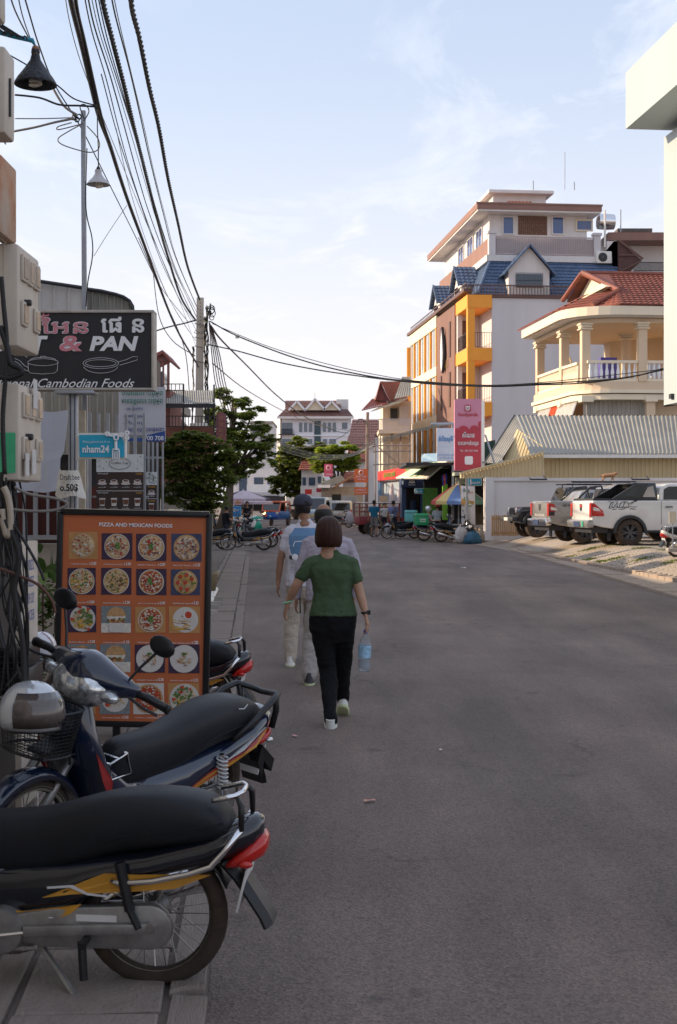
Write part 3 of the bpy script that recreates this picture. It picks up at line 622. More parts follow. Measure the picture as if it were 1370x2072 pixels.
seg = [((.02, 7.6), (.02, 5.2), 0), ((.02, 5.2), (.02, 4.0), 1), ((.02, 4.0), (.1, 1.0), 0), ((.2, .6), (3.0, .3), 3)]
m_blind = mat('grey_blind', (.36, .33, .29), .8, var=.15, streak=True)
for p0, p1, k in seg:
    b = MB(); A, B_ = qv(*p0, zv(803)), qv(*p1, zv(803)); o_ = Vector((-.55, -.35, 0)) if k != 3 else Vector((0, -.1, 0)); dz = Vector((0, 0, zv(868) - zv(803)))
    corr(b, A + dz + o_, B_ + dz + o_, B_, A, 14, .05); b.build('hanging_blind', m_blind if k == 3 else cl[k], V, recalc=False)
b = MB(); b.prism([qv(2.95, -.05, 0), qv(3.35, -.05, 0), qv(3.35, .35, 0), qv(2.95, .35, 0)], (0, 0, zv(797))); b.build('lower_column', m_cream, V)
for a, s in ((.1, 8.0), (.1, 3.4), (.3, .45), (3.15, .1)):
    b = MB(); b.prism([qv(a - .28, s - .28, zv(812)), qv(a + .28, s - .28, zv(812)), qv(a + .28, s + .28, zv(812)), qv(a - .28, s + .28, zv(812))], (0, 0, .28)); b.build('bracket', m_cream_l, V)
# ================================================================ pale building at the right edge
MBL = thing('pale_building', 'pale mint building with a deep flat canopy at the right edge of the view', 'building', (8, 32, 0), world=True)
def qm(a, s, z): p = Vector((7.66, 32)) + UF * a - UL * s; return Vector((p.x, p.y, z))
b = MB(); b.prism([qm(0, 0, 3.95), qm(9, 0, 3.95), qm(9, 14, 3.95), qm(0, 14, 3.95)], (0, 0, 6.3)); b.build('wall', m_mint, MBL)
b = MB(); b.prism([qm(-.93, 0.02, 10.42), qm(9, 0.02, 10.42), qm(9, 14.5, 10.42), qm(-.93, 14.5, 10.42)], (0, 0, 1.32)); b.build('canopy', m_mint, MBL)
for s in (1, 7, 13):
    b = MB(); c = qm(8.4, s, 0); b.box(c.x - .2, c.x + .2, c.y - .2, c.y + .2, .3, 3.96); b.build('column', m_mint, MBL)
b = MB(); c = P(1362, 803, 31.5); b.tube([P(1343, 822, 31.9), P(1372, 818, 31.9)], .02, 5); b.build('lamp_arm', m_dark, MBL); b = MB(); b.box(c.x - .1, c.x + .12, 31.3, 31.5, c.z - .05, c.z + .06); b.build('flood_lamp', m_dark, MBL)
# ================================================================ shed behind the white wall
SH = thing('shed', 'long tan clad shed with grey ribbed roof behind the white wall', 'shed', (8, 54, 0), world=True)
YW = 52.0
b = MB(); w0, w1 = P(1101, 962, 54), P(1500, 905, 54)
corr(b, (w0.x, 54, w0.z - 2), (w1.x, 54, w0.z - 2), (w1.x, 54, w1.z - .16), (w0.x, 54, w1.z - .16), 46, .05); b.build('wall_cladding', m_corrt, SH, recalc=False)
b = MB(); ea = P(1073, 919, 53.5); eb = P(1500, 919, 53.5); ra = P(1040, 842, 57.5); rb = P(1500, 842, 57.5)
corr(b, ea, eb, rb, ra, 52, .035); ea2 = Vector((ea.x - 2.2, 61.5, ea.z)); 
corr(b, (eb.x, 61.5, ea.z), (ra.x - .4, 61.5, ea.z), ra, rb, 52, .06)
b.build('roof_sheet', m_corr, SH, recalc=False)
b = MB(); b.bar(ea + Vector((0, -.03, -.08)), eb + Vector((0, -.03, -.08)), .06, .14); b.build('eave_trim', m_offw, SH)
b = MB()   # gable end: overhanging left slope, dark beneath
A = P(1040, 843, 57.5); Bp = P(981, 936, 55.2); Cp = P(1022, 930, 53.6); Dp = P(1073, 917, 53.5)
g0 = P(1101, 915, 53.9); gw = [P(1008, 938, 54.6), P(1101, 912, 54.1), P(1070, 893, 54.9), P(1043, 850, 57.3)]
corr(b, gw[0] + Vector((0, 0, -.4)), P(1102, 950, 54.1), P(1102, 905, 54.1), P(1046, 868, 56), 12, .03); b.build('gable_cladding', m_corrt, SH, recalc=False)
b = MB(); b.prism([A, Bp, Bp + Vector((.1, 1.0, -.05)), A + Vector((.1, 1.2, -.1))], (0, 0, .08))
corr(b, P(1010, 938, 54.2), P(981, 936, 55.2), A, P(1075, 917, 53.6).lerp(A, .62), 7, .04); b.build('gable_overhang', m_corr, SH, recalc=False)
b = MB(); b.prism([P(933, 958, 53), P(1100, 916, 53), P(1100, 962, 53), P(933, 967, 53)], (0, .5, 0)); lean = b.build('lean_to_wall', m_corrt, SH)
b = MB(); corr(b, P(933, 968, 52.96), P(1100, 964, 52.96), P(1100, 918, 52.96), P(933, 960, 52.96), 24, .04); b.build('lean_to_cladding', m_corrt, SH, recalc=False)
b = MB(); b.bar(P(930, 957, 52.8), P(1101, 914, 52.8), .2, .05); b.build('lean_to_edge', m_corrt, SH)
b = MB(); b.prism([P(922, 905, 60), P(1002, 890, 60), P(1002, 960, 60), P(922, 960, 60)], (0, 3, 0)); tag(b.build('green_shed', mat('green_sheet', (.03, .07, .05), .6, streak=True)), 'dark green sheet metal shed behind the pink banner', 'shed')
WW = thing('boundary_wall', 'rough white boundary wall behind the parked pickups', 'wall', (8, 52, 0), world=True)
b = MB(); a = P(987, 967, YW); c = P(1500, 967, YW); b.box(a.x, c.x, YW, YW + .2, 0.2, a.z - .12); b.build('wall', m_white, WW)
b = MB(); b.box(a.x - .05, c.x, YW - .06, YW + .26, a.z - .118, a.z); b.build('coping', m_white, WW)
b = MB(); p0, p1 = P(982, 967, YW - .15), P(1000, 967, YW - .15); b.box(p0.x, p1.x, YW - .15, YW - .01, .2, p0.z + .02); b.build('pier', m_white, WW)
for px0, px1 in ((1072, 1106), (1278, 1314)):
    b = MB(); b.tube([P(px0, 967, 51.9), P(px0 + 1, 970, 51.3), P(px1, 970, 51.3), P(px1 - 6, 963, 51.9)], .03, 5); b.build('wall_bracket', m_dark, WW)
PG = thing('slatted_panel', 'low panel of upright pallet wood slats at the foot of the white wall', 'fence', (6.3, 51, .35), world=True)
a = P(996, 1085, 51.2); c = P(1047, 1083, 51.2); zt_ = P(0, 1043, 51.2).z
for z in (a.z + .12, zt_ - .12):
    b = MB(); b.bar((a.x, 51.22, z), (c.x, 51.22, z), .05, .09); b.build('rail', m_wood, PG)
for i in range(13):
    x = a.x + (c.x - a.x) * i / 12; b = MB(); b.box(x - .032, x + .032, 51.15, 51.18, a.z + random.uniform(0, .03), zt_ + random.uniform(-.02, .02)); b.build('slat', m_wood, PG)
# ================================================================ vegetation helper
def crown(parent, clumps, Y, n, size, mats, dep=1.0, name='crown', seed=1, droop=.2, asp=.5):
    """leaf-sized faces spread through clumps given as (px, py, rx, ry) in photo pixels at depth Y"""
    rnd = random.Random(seed); b = MB(); k = Y / F; tot = sum(c[2] * c[3] for c in clumps)
    for (px, py, rx, ry, *dy) in clumps:
        c = P(px, py, Y) + Vector((0, dy[0] if dy else 0, 0)); RX, RZ = rx * k, ry * k; RY = max(RX, RZ) * dep
        subs = []
        for _ in range(max(6, int(rx * ry / 22))):
            while 1:
                v = Vector((rnd.uniform(-1, 1), rnd.uniform(-1, 1), rnd.uniform(-1, 1)))
                if v.length < 1: break
            v = v.normalized() * v.length ** .5; subs.append(Vector((v.x * RX, v.y * RY, v.z * RZ)))
        m_ = int(n * rx * ry / tot); sr = min(RX, RZ) * .55
        for _ in range(m_):
            s_ = rnd.choice(subs); v = Vector((rnd.gauss(0, 1.25), rnd.gauss(0, 1.25), rnd.gauss(0, .42)))
            p = c + s_ + v * sr * .5
            a = rnd.uniform(0, 6.283); t = Vector((math.cos(a), math.sin(a), rnd.uniform(-.6, .4) - droop)).normalized(); w = t.cross(Vector((rnd.uniform(-.5, .5), rnd.uniform(-.5, .5), 1))).normalized()
            l = size * rnd.uniform(.6, 1.3); w = w * l * asp * .5; mi = 0 if rnd.random() < .55 else (1 if rnd.random() < .7 else 2)
            b.mesh([p, p + t * l * .5 + w, p + t * l, p + t * l * .5 - w], [(0, 1, 2, 3)], min(mi, len(mats) - 1))
    return b.build(name, mats, parent, recalc=False)
def leafm(name, c, v=.25):
    m = mat(name, c, .55, var=v, scale=2.5, spec=.35); nt = m.node_tree; tl = nt.nodes.new('ShaderNodeBsdfTranslucent'); tl.inputs[0].default_value = (c[0] * 1.5, c[1] * 1.6, c[2], 1)
    x = nt.nodes.new('ShaderNodeMixShader'); x.inputs[0].default_value = .55; nt.links.new(nt.nodes['Principled BSDF'].outputs[0], x.inputs[1]); nt.links.new(tl.outputs[0], x.inputs[2]); nt.links.new(x.outputs[0], nt.nodes['Material Output'].inputs[0]); return m
lf_d = leafm('leaf_dark', (.05, .08, .025)); lf_m = leafm('leaf_mid', (.10, .135, .035)); lf_l = leafm('leaf_light', (.19, .21, .05))
lf_y = leafm('leaf_yellow', (.34, .33, .06)); lf_b = leafm('leaf_bright', (.26, .33, .05)); lf_o = leafm('leaf_olive', (.17, .18, .04))
m_bark = mat('bark', (.10, .075, .055), .9, var=.3, scale=5, bump=.6)
def tree(name, label, base, Y, clumps, n, size, mats, tr=.16, group=None, cat='tree', dep=1., seed=1, limb=.5, **kw):
    T = thing(name, label, cat, tuple(base), world=True, group=group)
    crown(T, clumps, Y, n, size, mats, dep, seed=seed, **kw)
    b = MB(); cs = [P(c[0], c[1], Y) for c in clumps]; mid = sum(cs, Vector()) / len(cs); fork = Vector(base).lerp(mid, .55)
    b.tube([base, Vector(base).lerp(fork, .5) + Vector((.04, 0, 0)), fork], [tr, tr * .8, tr * .65], 8)
    for c in cs: b.tube([fork, fork.lerp(c, .5) + Vector((0, 0, .08 * (c - fork).length)), c], [tr * limb, tr * limb * .6, tr * .08], 5)
    b.build('trunk', m_bark, T, smooth=True); return T
# ================================================================ far end of the street
FB = thing('hotel_building', 'large white building with brown roof and three gables at the street end', 'building', (-12, 270, 0), world=True)
YF = 270.
b = MB(); b.pbx(567, 843, 711, 1030, YF, 22); b.build('wall', mat('far_white', (.72, .70, .74), .8, var=.05, scale=.2), FB)
b = MB(); b.prism([P(567, 843, YF), P(551, 853, YF + 22), P(551, 1030, YF + 22), P(567, 1030, YF)], (.3, 0, 0)); b.build('side_wall', m_white, FB)
b = MB(); A, B_, C_, D = P(561, 844, YF - 1.2), P(716, 844, YF - 1.2), P(704, 829, YF + 3), P(576, 829, YF + 3)
tiles(b, A, B_, C_, D, 5, 50, .06, .1); b.prism([D, C_, P(704, 829, YF + 20), P(576, 829, YF + 20)], (0, 0, .1)); tiles(b, P(577, 829, YF + 3), P(690, 829, YF + 3), P(688, 811, YF + 8), P(577, 811, YF + 8), 6, 40, .06, .1); b.build('roof', mat('far_roof', (.17, .085, .075), .6, var=.2), FB, recalc=False)
b = MB(); b.pbx(561, 842.5, 716, 847, YF - 1.3, .5); b.build('eave', m_white, FB)
for x0, xp, x1, yp in ((586, 601, 616, 813), (619, 637.5, 657, 808), (656, 671, 687, 813)):
    b = MB(); b.prism([P(x0, 830, YF + 1), P(x1, 830, YF + 1), P(xp, yp, YF + 1)], (0, 6, 0)); g_ = b.build('gable', m_cream_l, FB)
    b = MB(); b.bar(P(x0 - 1.5, 830, YF + .7), P(xp, yp - 1, YF + .7), .8, .35); b.bar(P(x1 + 1.5, 830, YF + .7), P(xp, yp - 1, YF + .7), .8, .35); b.build('barge_board', m_signw, g_)
b = MB(); b.pbx(681, 808, 705, 842, YF + 6, 6); b.build('roof_block', m_white, FB)
b = MB(); b.tube([P(637, 808, YF + 1), P(637, 795, YF + 1)], .07, 5); b.build('finial', m_white, FB)
for (x0, y0, x1, y1) in [(570, 855, 592, 878), (605, 855, 612, 874), (615, 855, 622, 874), (625, 855, 632, 874), (653, 855, 660, 874), (663, 855, 670, 874), (673, 855, 680, 874), (570, 888, 592, 902), (622, 888, 632, 899), (653, 888, 662, 899), (666, 888, 680, 899), (692, 855, 703, 868)]:
    b = MB(); b.pbx(x0 - .7, y0 - .7, x1 + .7, y1 + .7, YF - .08, .06); w = b.build('window', m_signw, FB); b = MB(); b.pbx(x0, y0, x1, y1, YF - .14, .06); b.build('pane', m_glass, w)
b = MB(); b.pbx(636, 852, 649, 930, YF - .2, .19); b.build('dark_panel', mat('dark_teal', (.04, .075, .09), .5), FB)
b = MB(); rail(b, P(569, 0, YF - 1).xy.to_3d(), P(593, 0, YF - 1).xy.to_3d(), P(0, 878, YF - 1).z, P(0, 868, YF - 1).z, 12, .1, .04); b.pbx(563, 878, 596, 880, YF - 1.2, 1.2); b.build('balcony', m_dark, FB)
for y in (880, 905, 930): b = MB(); b.pbx(567, y, 711, y + 2, YF - .25, .24); b.build('floor_band', m_signw, FB)
S = thing('house', 'white balconied house behind the parasol stall at the far left', 'house', (-9, 150, 0), world=True)
b = MB(); b.pbx(470, 950, 566, 1034, 150, 8); b.build('wall', m_white, S)
b = MB(); b.pbx(478, 996, 572, 1003, 148, 2); b.build('balcony_floor', m_grey_wall, S)
b = MB(); rail(b, (P(500, 0, 148.1).x, 148.1, 0), (P(570, 0, 148.1).x, 148.1, 0), P(0, 995, 148).z, P(0, 981, 148).z, 40, .08, .03); b.build('balcony_railing', m_signw, S)
for x0, x1, y0, y1 in ((514, 533, 966, 980), (484, 500, 962, 995), (541, 552, 966, 981)): b = MB(); b.pbx(x0, y0, x1, y1, 149.9, .08); b.build('window', m_glass, S)
b = MB(); b.pbx(470, 1004, 600, 1012, 147, 3); b.build('canopy', m_dark, S); b = MB(); b.pbx(474, 1012, 580, 1034, 149.9, .06); b.build('shopfront', m_black, S)
S = thing('building', 'grey concrete building just left of the far white hotel', 'building', (-13, 220, 0), world=True)
b = MB(); b.pbx(506, 856, 552, 1030, 220, 14); b.build('wall', m_white, S); b = MB(); b.pbx(503, 852, 553, 856, 219.5, 15); b.build('roof_slab', m_conc, S)
for x0, y0 in ((512, 872), (528, 872), (512, 905), (528, 905)): b = MB(); b.pbx(x0, y0, x0 + 9, y0 + 14, 219.9, .09); b.build('window', m_glass, S)
S = thing('house', 'small white house with red tiled roof behind the bright tree', 'house', (-4, 125, 0), world=True)
b = MB(); b.pbx(610, 949, 652, 1034, 125, 8); b.build('wall', m_white, S)
b = MB(); tiles(b, P(606, 951, 124.3), P(657, 951, 124.3), P(640, 926, 128), P(614, 926, 128), 6, 14, .04, .06); tiles(b, P(601, 955, 132), P(606, 951, 124.3), P(614, 926, 128), P(614, 926, 131), 5, 10, .04, .06); b.build('roof', m_redtile, S, recalc=False)
for x0, y0, x1, y1 in ((625, 966, 638, 982), (612, 966, 619, 982), (643, 964, 650, 978)): b = MB(); b.pbx(x0, y0, x1, y1, 124.9, .09); b.build('window', m_glass, S)
b = MB(); b.pbx(608, 983, 622, 1003, 122, .3); b.build('balcony', m_white, S)
m_osign = mat('orange_sign', (.72, .16, .04), .5, var=.06)
b = MB(); b.pbx(617, 990, 631, 1000, 118, .3); tag(b.build('shop_sign', m_red), 'red and white shop sign above the two vans', 'sign')
b = MB(); b.pbx(640, 988, 656, 996, 120, .3); tag(b.build('shop_sign', mat('crimson_sign', (.4, .03, .05), .5)), 'crimson shop sign right of the red and white one', 'sign')
S = thing('shop_house', 'low grey shop with corrugated brown roof behind the dark parked motorbike', 'house', (0, 105, 0), world=True)
b = MB(); b.pbx(650, 985, 735, 1045, 105, 6); b.build('wall', m_conc, S)
b = MB(); b.prism([P(672, 990, 104), P(718, 962, 104), P(718, 958, 104), P(672, 986, 104)], (0, 3, 0)); b.build('brown_roof', mat('rusty_sheet', (.28, .15, .09), .7, var=.2), S)
b = MB(); b.prism([P(650, 977, 108), P(690, 961, 108), P(700, 972, 108), P(668, 984, 108)], (0, 4, 0)); b.build('dark_roof', m_corr, S)
b = MB(); b.pbx(672, 1000, 690, 1040, 104.9, .09); b.build('doorway', m_black, S)
b = MB(); b.pbx(644, 981, 668, 987, 103.5, 2); b.build('awning', m_signw, S)
b = MB(); rail(b, (P(692, 0, 100).x, 100, 0), (P(722, 0, 100).x, 100, 0), P(0, 1040, 100).z, P(0, 1004, 100).z, 22, .08, .03); b.build('grey_gate', m_steel, S)
for i, (x0, y0, x1, y1, Y, m_) in enumerate([(707, 849, 768, 880, 150, mat('far_roof', ())), (700, 880, 760, 900, 135, mat('far_roof', ())), (700, 905, 745, 930, 128, m_redtile), (690, 955, 720, 972, 118, m_redtile)]):
    S = thing('tiled_house', ['house with maroon roof highest behind the wooden pole', 'house with red roof in the middle of the stack of roofs', 'house with red roof low behind the steel awning frame', 'house with red roof just behind the grey gate'][i], 'house', (x0 * .01, Y, 0), world=True)
    b = MB(); b.pbx(x0 + 3, y1 - 1, x1 - 1, 1030, Y + .5, 8); b.build('wall', m_white, S)
    b = MB(); tiles(b, P(x0, y1, Y), P(x1, y1, Y), P(x1 - 2, y0, Y + 4), P(x0 + 6, y0, Y + 4), 6, 16, .04, .06); b.prism([P(x0, y1 + 1, Y - .1), P(x1, y1 + 1, Y - .1), P(x1, y1 + 4, Y - .1), P(x0, y1 + 4, Y - .1)], (0, .3, 0)); b.build('roof', m_, S, recalc=False)
# ================================================================ right hand shop row
sp = Plane((5.7, 52), UL, NL)
HA = thing('shop_house', 'cream balconied house with maroon metal gable roof left of the orange building', 'house', (3.2, 95, 0), world=True)
b = MB(); b.pbx(775, 812, 832, 1040, 95, 10); b.build('wall', m_cream_l, HA)
b = MB(); A, B_ = P(764, 812, 93), P(812, 812, 93)
b.prism([P(760, 809, 93), P(770, 773, 93), P(789, 812, 93)], (0, .15, 0)); b.build('gable', m_maroon, HA)
b = MB(); corr(b, P(789, 812, 92.6), P(826, 812, 97), P(812, 772, 97), P(770, 772, 92.6), 12, .05); corr(b, P(756, 812, 97), P(760, 809, 92.6), P(770, 772, 92.6), P(778, 772, 97), 8, .05)
corr(b, P(732, 829, 92), P(786, 817, 92), P(776, 806, 95), P(752, 808, 96), 12, .05); b.prism([P(732, 829, 92), P(786, 817, 92), P(786, 819, 92), P(732, 831, 92)], (0, .2, 0)); b.build('maroon_roof', m_maroon, HA, recalc=False)
b = MB(); corr(b, P(832, 800, 91), P(797, 807, 91), P(814, 762, 94), P(832, 762, 94), 7, .06); corr(b, P(748, 834, 90), P(808, 816, 90), P(826, 806, 95), P(790, 812, 95), 12, .05); b.build('pale_roof_sheet', m_corr, HA, recalc=False)
b = MB(); b.pbx(790, 826, 805, 850, 94.8, .2); b.build('balcony_door', m_dark, HA); b = MB(); b.pbx(808, 822, 826, 860, 94.8, .2); b.build('shutter', m_grey_wall, HA)
b = MB(); b.pbx(766, 870, 834, 877, 91.5, 3.5); b.build('balcony_floor', m_cream_l, HA)
b = MB(); za, zb = P(0, 870, 91.6).z, P(0, 848, 91.6).z; rail(b, (P(767, 0, 91.6).x, 91.6, 0), (P(832, 0, 91.6).x, 91.6, 0), za, zb, 26, .06, .02); b.build('balcony_railing', m_silver, HA)
b = MB()
for xc in (784, 802, 820):
    b.prism([P(xc - 10 , 896, 92)] + [P(xc - 9 * math.cos(t), 892 - 9 * math.sin(t), 92) for t in [math.pi * i / 8 for i in range(9)]] + [P(xc + 10, 896, 92), P(xc + 10, 877, 92), P(xc - 10, 877, 92)], (0, .4, 0))
b.build('arches', m_cream_l, HA)
for x in (770, 793, 811, 830): b = MB(); b.pbx(x - 1.5, 877, x + 1.5, 1035, 92, .4); b.build('pier', m_cream_l, HA)
b = MB()
for x in (760, 785, 806, 829): b.tube([P(x, 1025, 88), P(x, 902, 88)], .05, 5)
for y in (902, 914, 940): b.tube([P(755, y, 88), P(833, y - 2, 88)], .045, 5)
b.tube([P(764, 904, 88), P(806, 938, 88)], .03, 5); b.tube([P(829, 902, 88), P(829, 902, 92)], .04, 5)
tag(b.build('steel_awning', mat('frame_paint', (.30, .25, .22), .6)), 'bare steel awning frame in front of the cream balconied house', 'frame')
b = MB(); corr(b, P(722, 920, 90), P(756, 902, 88), P(758, 898, 92), P(726, 914, 95), 8, .03); b.build('x', m_corr)  ; bpy.context.scene.collection.objects['x'].name = 'awning_sheet'; tag(COL.objects['awning_sheet'], 'pale corrugated awning sheet left of the steel frame', 'awning')
RS = thing('shop', 'shop with long red fascia and green lettering', 'shop', (3, 75, 0), world=True)
b = MB(); sp.box(b, 18.5, 31.5, 0, 2.9, -4, -.3); b.build('wall', mat('blue_grey_wall', (.30, .35, .40), .8), RS)
b = MB(); sp.box(b, 15.4, 31.4, 2.95, 3.52, -.25, .05); b.pbx(765, 957, 766, 973, 83, .1); b.build('fascia', m_red, RS)
m_grn = mat('green_letters', (.05, .38, .03), .5, var=0)
for px, t in ((791, 'ផ្ទះបាយ ខ្មែរ'), (829, 'ហាង')):
    a = sp.s_(px); text(RS, t, sp.pt(a, 3.23, .1), (-UL.x, -UL.y, 0), (0, 0, 1), 4.6 if px < 800 else 1.7, .42, m_grn, bold=.02)
b = MB(); b.pbx(765, 973, 812, 1030, 83, .1); b.build('front_wall', mat('grey_blue_front', (.34, .37, .42), .7), RS)
b = MB(); b.tube([P(769, 1028, 81), P(769, 976, 81)], .09, 6); b.build('blue_pipe', mat('blue_pipe_m', (.12, .25, .42), .5), RS)
b = MB(); b.pbx(768, 1003, 784, 1028, 78, .6); tag(b.build('cardboard_box', mat('cardboard', (.52, .38, .24), .8), None, bevel=.01), 'tall cardboard box beside the closed parasols', 'box')
BK = thing('bank_kiosk', 'dark blue bank machine kiosk under the striped awning', 'kiosk', (3.2, 67, 0), world=True)
m_navy = mat('navy_panel', (.02, .045, .11), .4, var=.05)
b = MB(); b.pbx(812, 968, 858, 986, 66.6, 2.4); b.build('sign_box', m_navy, BK, bevel=.02)
b = MB(); b.pbx(813, 986, 822, 1048, 67, 2); b.pbx(851, 986, 857, 1048, 67, 2); b.pbx(812, 986, 858, 988, 68.6, .4); b.build('side_panel', m_navy, BK)
b = MB(); b.pbx(822, 988, 851, 1046, 68.4, .1); b.build('back_panel', mat('kiosk_dark', (.05, .025, .02), .35), BK); b = MB(); b.pbx(829, 1012, 842, 1044, 67.6, .6); b.build('cash_machine', m_navy, BK, bevel=.02)
ptext(BK, 'ABA', 827, 972, 840, 978, 66.55, m_signw, bold=.03); ptext(BK, 'BANK', 827, 980, 841, 982, 66.55, m_signw, bold=.02)
b = MB(); b.pbx(813.5, 973, 816.5, 980, 66.55, .04); b.build('notice', m_signw, BK)
FS = thing('food_stall', 'dark open fronted stall with green gate and pale striped awning', 'stall', (5, 60, 0), world=True)
b = MB(); b.pbx(858, 948, 985, 1060, 63, .2); b.build('back_wall', mat('shaded_stall_wall', (.03, .028, .03), .9), FS)  # shade of the stall interior put into the near black wall colour
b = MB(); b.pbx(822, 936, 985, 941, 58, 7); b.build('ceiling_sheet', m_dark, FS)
ms_ = [mat('awning_cream', (.62, .56, .42), .7, var=.1), mat('awning_green', (.04, .32, .10), .7), mat('awning_cream2', (.66, .60, .47), .7, var=.1)]
T0, T1, L0, L1 = P(850, 940, 69), P(905, 934, 60), P(803, 967, 69), P(866, 967, 60)
for i, (u0, u1, m_) in enumerate(((0, .42, 0), (.42, .5, 1), (.5, .62, 0), (.62, .68, 1), (.68, 1, 2))):
    b = MB(); a_, b_, c_, d_ = L0.lerp(L1, u0), L0.lerp(L1, u1), T0.lerp(T1, u1), T0.lerp(T1, u0); b.prism([a_, b_, c_, d_], (0, 0, .05)); b.build('awning_strip', ms_[m_], FS)
b = MB(); b.tube([L0, L1], .06, 6); b.tube([T1, L1], .05, 6); b.build('awning_frame', m_offw, FS)
b = MB()
gx0, gx1 = P(857, 0, 62).x, P(884, 0, 62).x
for i in range(9): x = gx0 + (gx1 - gx0) * i / 8; b.box(x - .03, x + .03, 62, 62.05, .35, 2.3)
for z in (.4, 1.3, 2.25): b.box(gx0, gx1, 61.95, 62, z - .04, z + .04)
b.build('green_gate', mat('gate_green', (.10, .28, .03), .5), FS)
b = MB(); b.pbx(896, 980, 906, 1052, 59, .3); b.build('green_column', mat('lime_paint', (.20, .45, .04), .6, var=.1), FS)
b = MB(); b.pbx(914.5, 855, 919, 1052, 58, .12); b.build('steel_post', m_steel, FS)
b = MB(); b.tube([P(872, 858, 58), P(918, 857, 58)], .06, 6); b.build('sign_arm', m_steel, FS)
b = MB(); b.prism([P(854, 925, 70), P(858, 918, 70), P(884, 917, 69), P(885, 934, 68), P(855, 934, 69)], (0, .9, 0)); b.build('blue_hood', mat('blue_sheet', (.22, .33, .42), .5), FS)
b = MB(); b.pbx(920, 955, 985, 962, 56, 1.2); b.pbx(922, 966, 976, 980, 57, .1); b.build('fascia_board', mat('fascia_print', (.45, .47, .36), .7, var=.45, scale=6), FS)
m_clut = [mat('clutter_%d' % i, c, .6) for i, c in enumerate([(.4, .4, .42), (.12, .2, .3), (.5, .42, .3), (.3, .05, .04), (.06, .18, .1), (.02, .02, .02)])]
random.seed(11)
for i in range(16):
    px = random.uniform(906, 978); py = random.uniform(1000, 1050); w = random.uniform(2, 6); h = random.uniform(3, 9)
    b = MB(); b.pbx(px, py, px + w, py + h, random.uniform(58, 62), .2); b.build('shelf_goods', m_clut[i % 6], FS)
b = MB()
for i in range(7): x = 962 + i * 2.6; b.tube([P(x, 1045, 57), P(x + random.uniform(-2, 3), 1010 + random.uniform(-4, 6), 57)], .035, 5)
b.tube([P(970, 1062, 57), P(970, 1040, 57)], .28, 10); tag(b.build('potted_plant', mat('dry_stalks', (.16, .13, .09), .9)), 'dry stalks in a pot behind the menu board by the white pier', 'plant')
b = MB(); b.pbx(980, 962, 987, 1080, 55, .3); b.build('white_post', m_white, FS)
b = MB(); b.pbx(884, 866, 921, 933, 57.8, .15); SB = tag(b.build('shop_sign', mat('pale_blue_sign', (.66, .72, .82), .5)), 'pale blue and white shop sign behind the pink banner', 'sign')
m_bl = mat('blue_letters', (.05, .28, .62), .5, var=0)
ptext(SB, 'នំប៉័ងស្ទី', 888, 882, 916, 895, 57.78, m_bl, bold=.02); ptext(SB, '012 92 38 55 68', 886, 919, 918, 922, 57.78, m_bl); ptext(SB, '017 92 38 55', 890, 925, 916, 928, 57.78, m_bl)
FPB = thing('banner_sign', 'tall pink and red food delivery sign with white edge', 'sign', (5, 54, 0), world=True)
m_pink = mat('pink_print', (.68, .28, .38), .5, var=.04); m_dred = mat('dark_pink_print', (.50, .055, .08), .5, var=.04)
Yb = 54.
def rrect(x0, y0, x1, y1, r, Y, n=4):
    pts = []
    for cx_, cy_, a0 in ((x1 - r, y0 + r, -90), (x1 - r, y1 - r, 0), (x0 + r, y1 - r, 90), (x0 + r, y0 + r, 180)):
        for i in range(n + 1): a = R(a0 + 90 * i / n); pts.append(P(cx_ + r * math.cos(a), cy_ + r * math.sin(a), Y))
    return pts
b = MB(); b.prism(rrect(920, 807, 974, 953, 4, Yb), (0, .28, 0)); b.build('panel', m_pink, FPB)
b = MB(); b.prism([P(974.3, 810, Yb), P(980, 812, Yb + .4), P(980, 948, Yb + .4), P(974.3, 950, Yb)], (.02, .1, 0)); b.build('white_edge', m_signw, FPB)
pts = [P(921.3, 951.6, Yb - .03), P(921.3, 868, Yb - .03), P(925, 866, Yb - .03)]
for cx_, cy_, r_ in ((938, 872, 11.5), (960, 869, 9)):
    for i in range(7): a = R(165 - 150 * i / 6); pts.append(P(cx_ + r_ * math.cos(a), cy_ - r_ * .95 * math.sin(a) , Yb - .03))
pts += [P(968, 854, Yb - .03), P(972.8, 852, Yb - .03), P(972.8, 951.6, Yb - .03)]
b = MB(); b.prism(pts, (0, .025, 0)); b.build('red_field', m_dred, FPB)
b = MB(); b.prism(rrect(940, 819, 953, 832, 2, Yb - .03), (0, .025, 0)); lg = b.build('logo', m_dred, FPB)
def disc(px, py, r, Y, n=14, ry=None): return [P(px + r * math.cos(R(360 * i / n)), py - (ry or r) * math.sin(R(360 * i / n)), Y) for i in range(n)]
b = MB(); b.prism(disc(946.5, 826, 4.6, Yb - .05), (0, .02, 0), 0)
for x, y, r in ((942.8, 822.4, 1.4), (950.2, 822.4, 1.4)): b.prism(disc(x, y, r, Yb - .05, 8), (0, .02, 0), 0)
for x, y, r in ((944.8, 825.5, 1.3), (948.2, 825.5, 1.3), (946.5, 828.2, .8)): b.prism(disc(x, y, r, Yb - .07, 8), (0, .015, 0), 1)
b.build('panda_face', [m_signw, m_dred], lg)
ptext(FPB, 'foodpanda', 927, 834.5, 967, 844, Yb - .03, m_dred, bold=.02); ptext(FPB, 'ស៊ីណន', 936, 874, 960, 885, Yb - .05, m_signw, bold=.015); ptext(FPB, 'បបរមាន់េស្រ', 927, 891, 968, 903, Yb - .05, m_signw, bold=.015)
ptext(FPB, 'Tel : 096 555 7444', 931, 910, 967, 914, Yb - .05, m_signw)
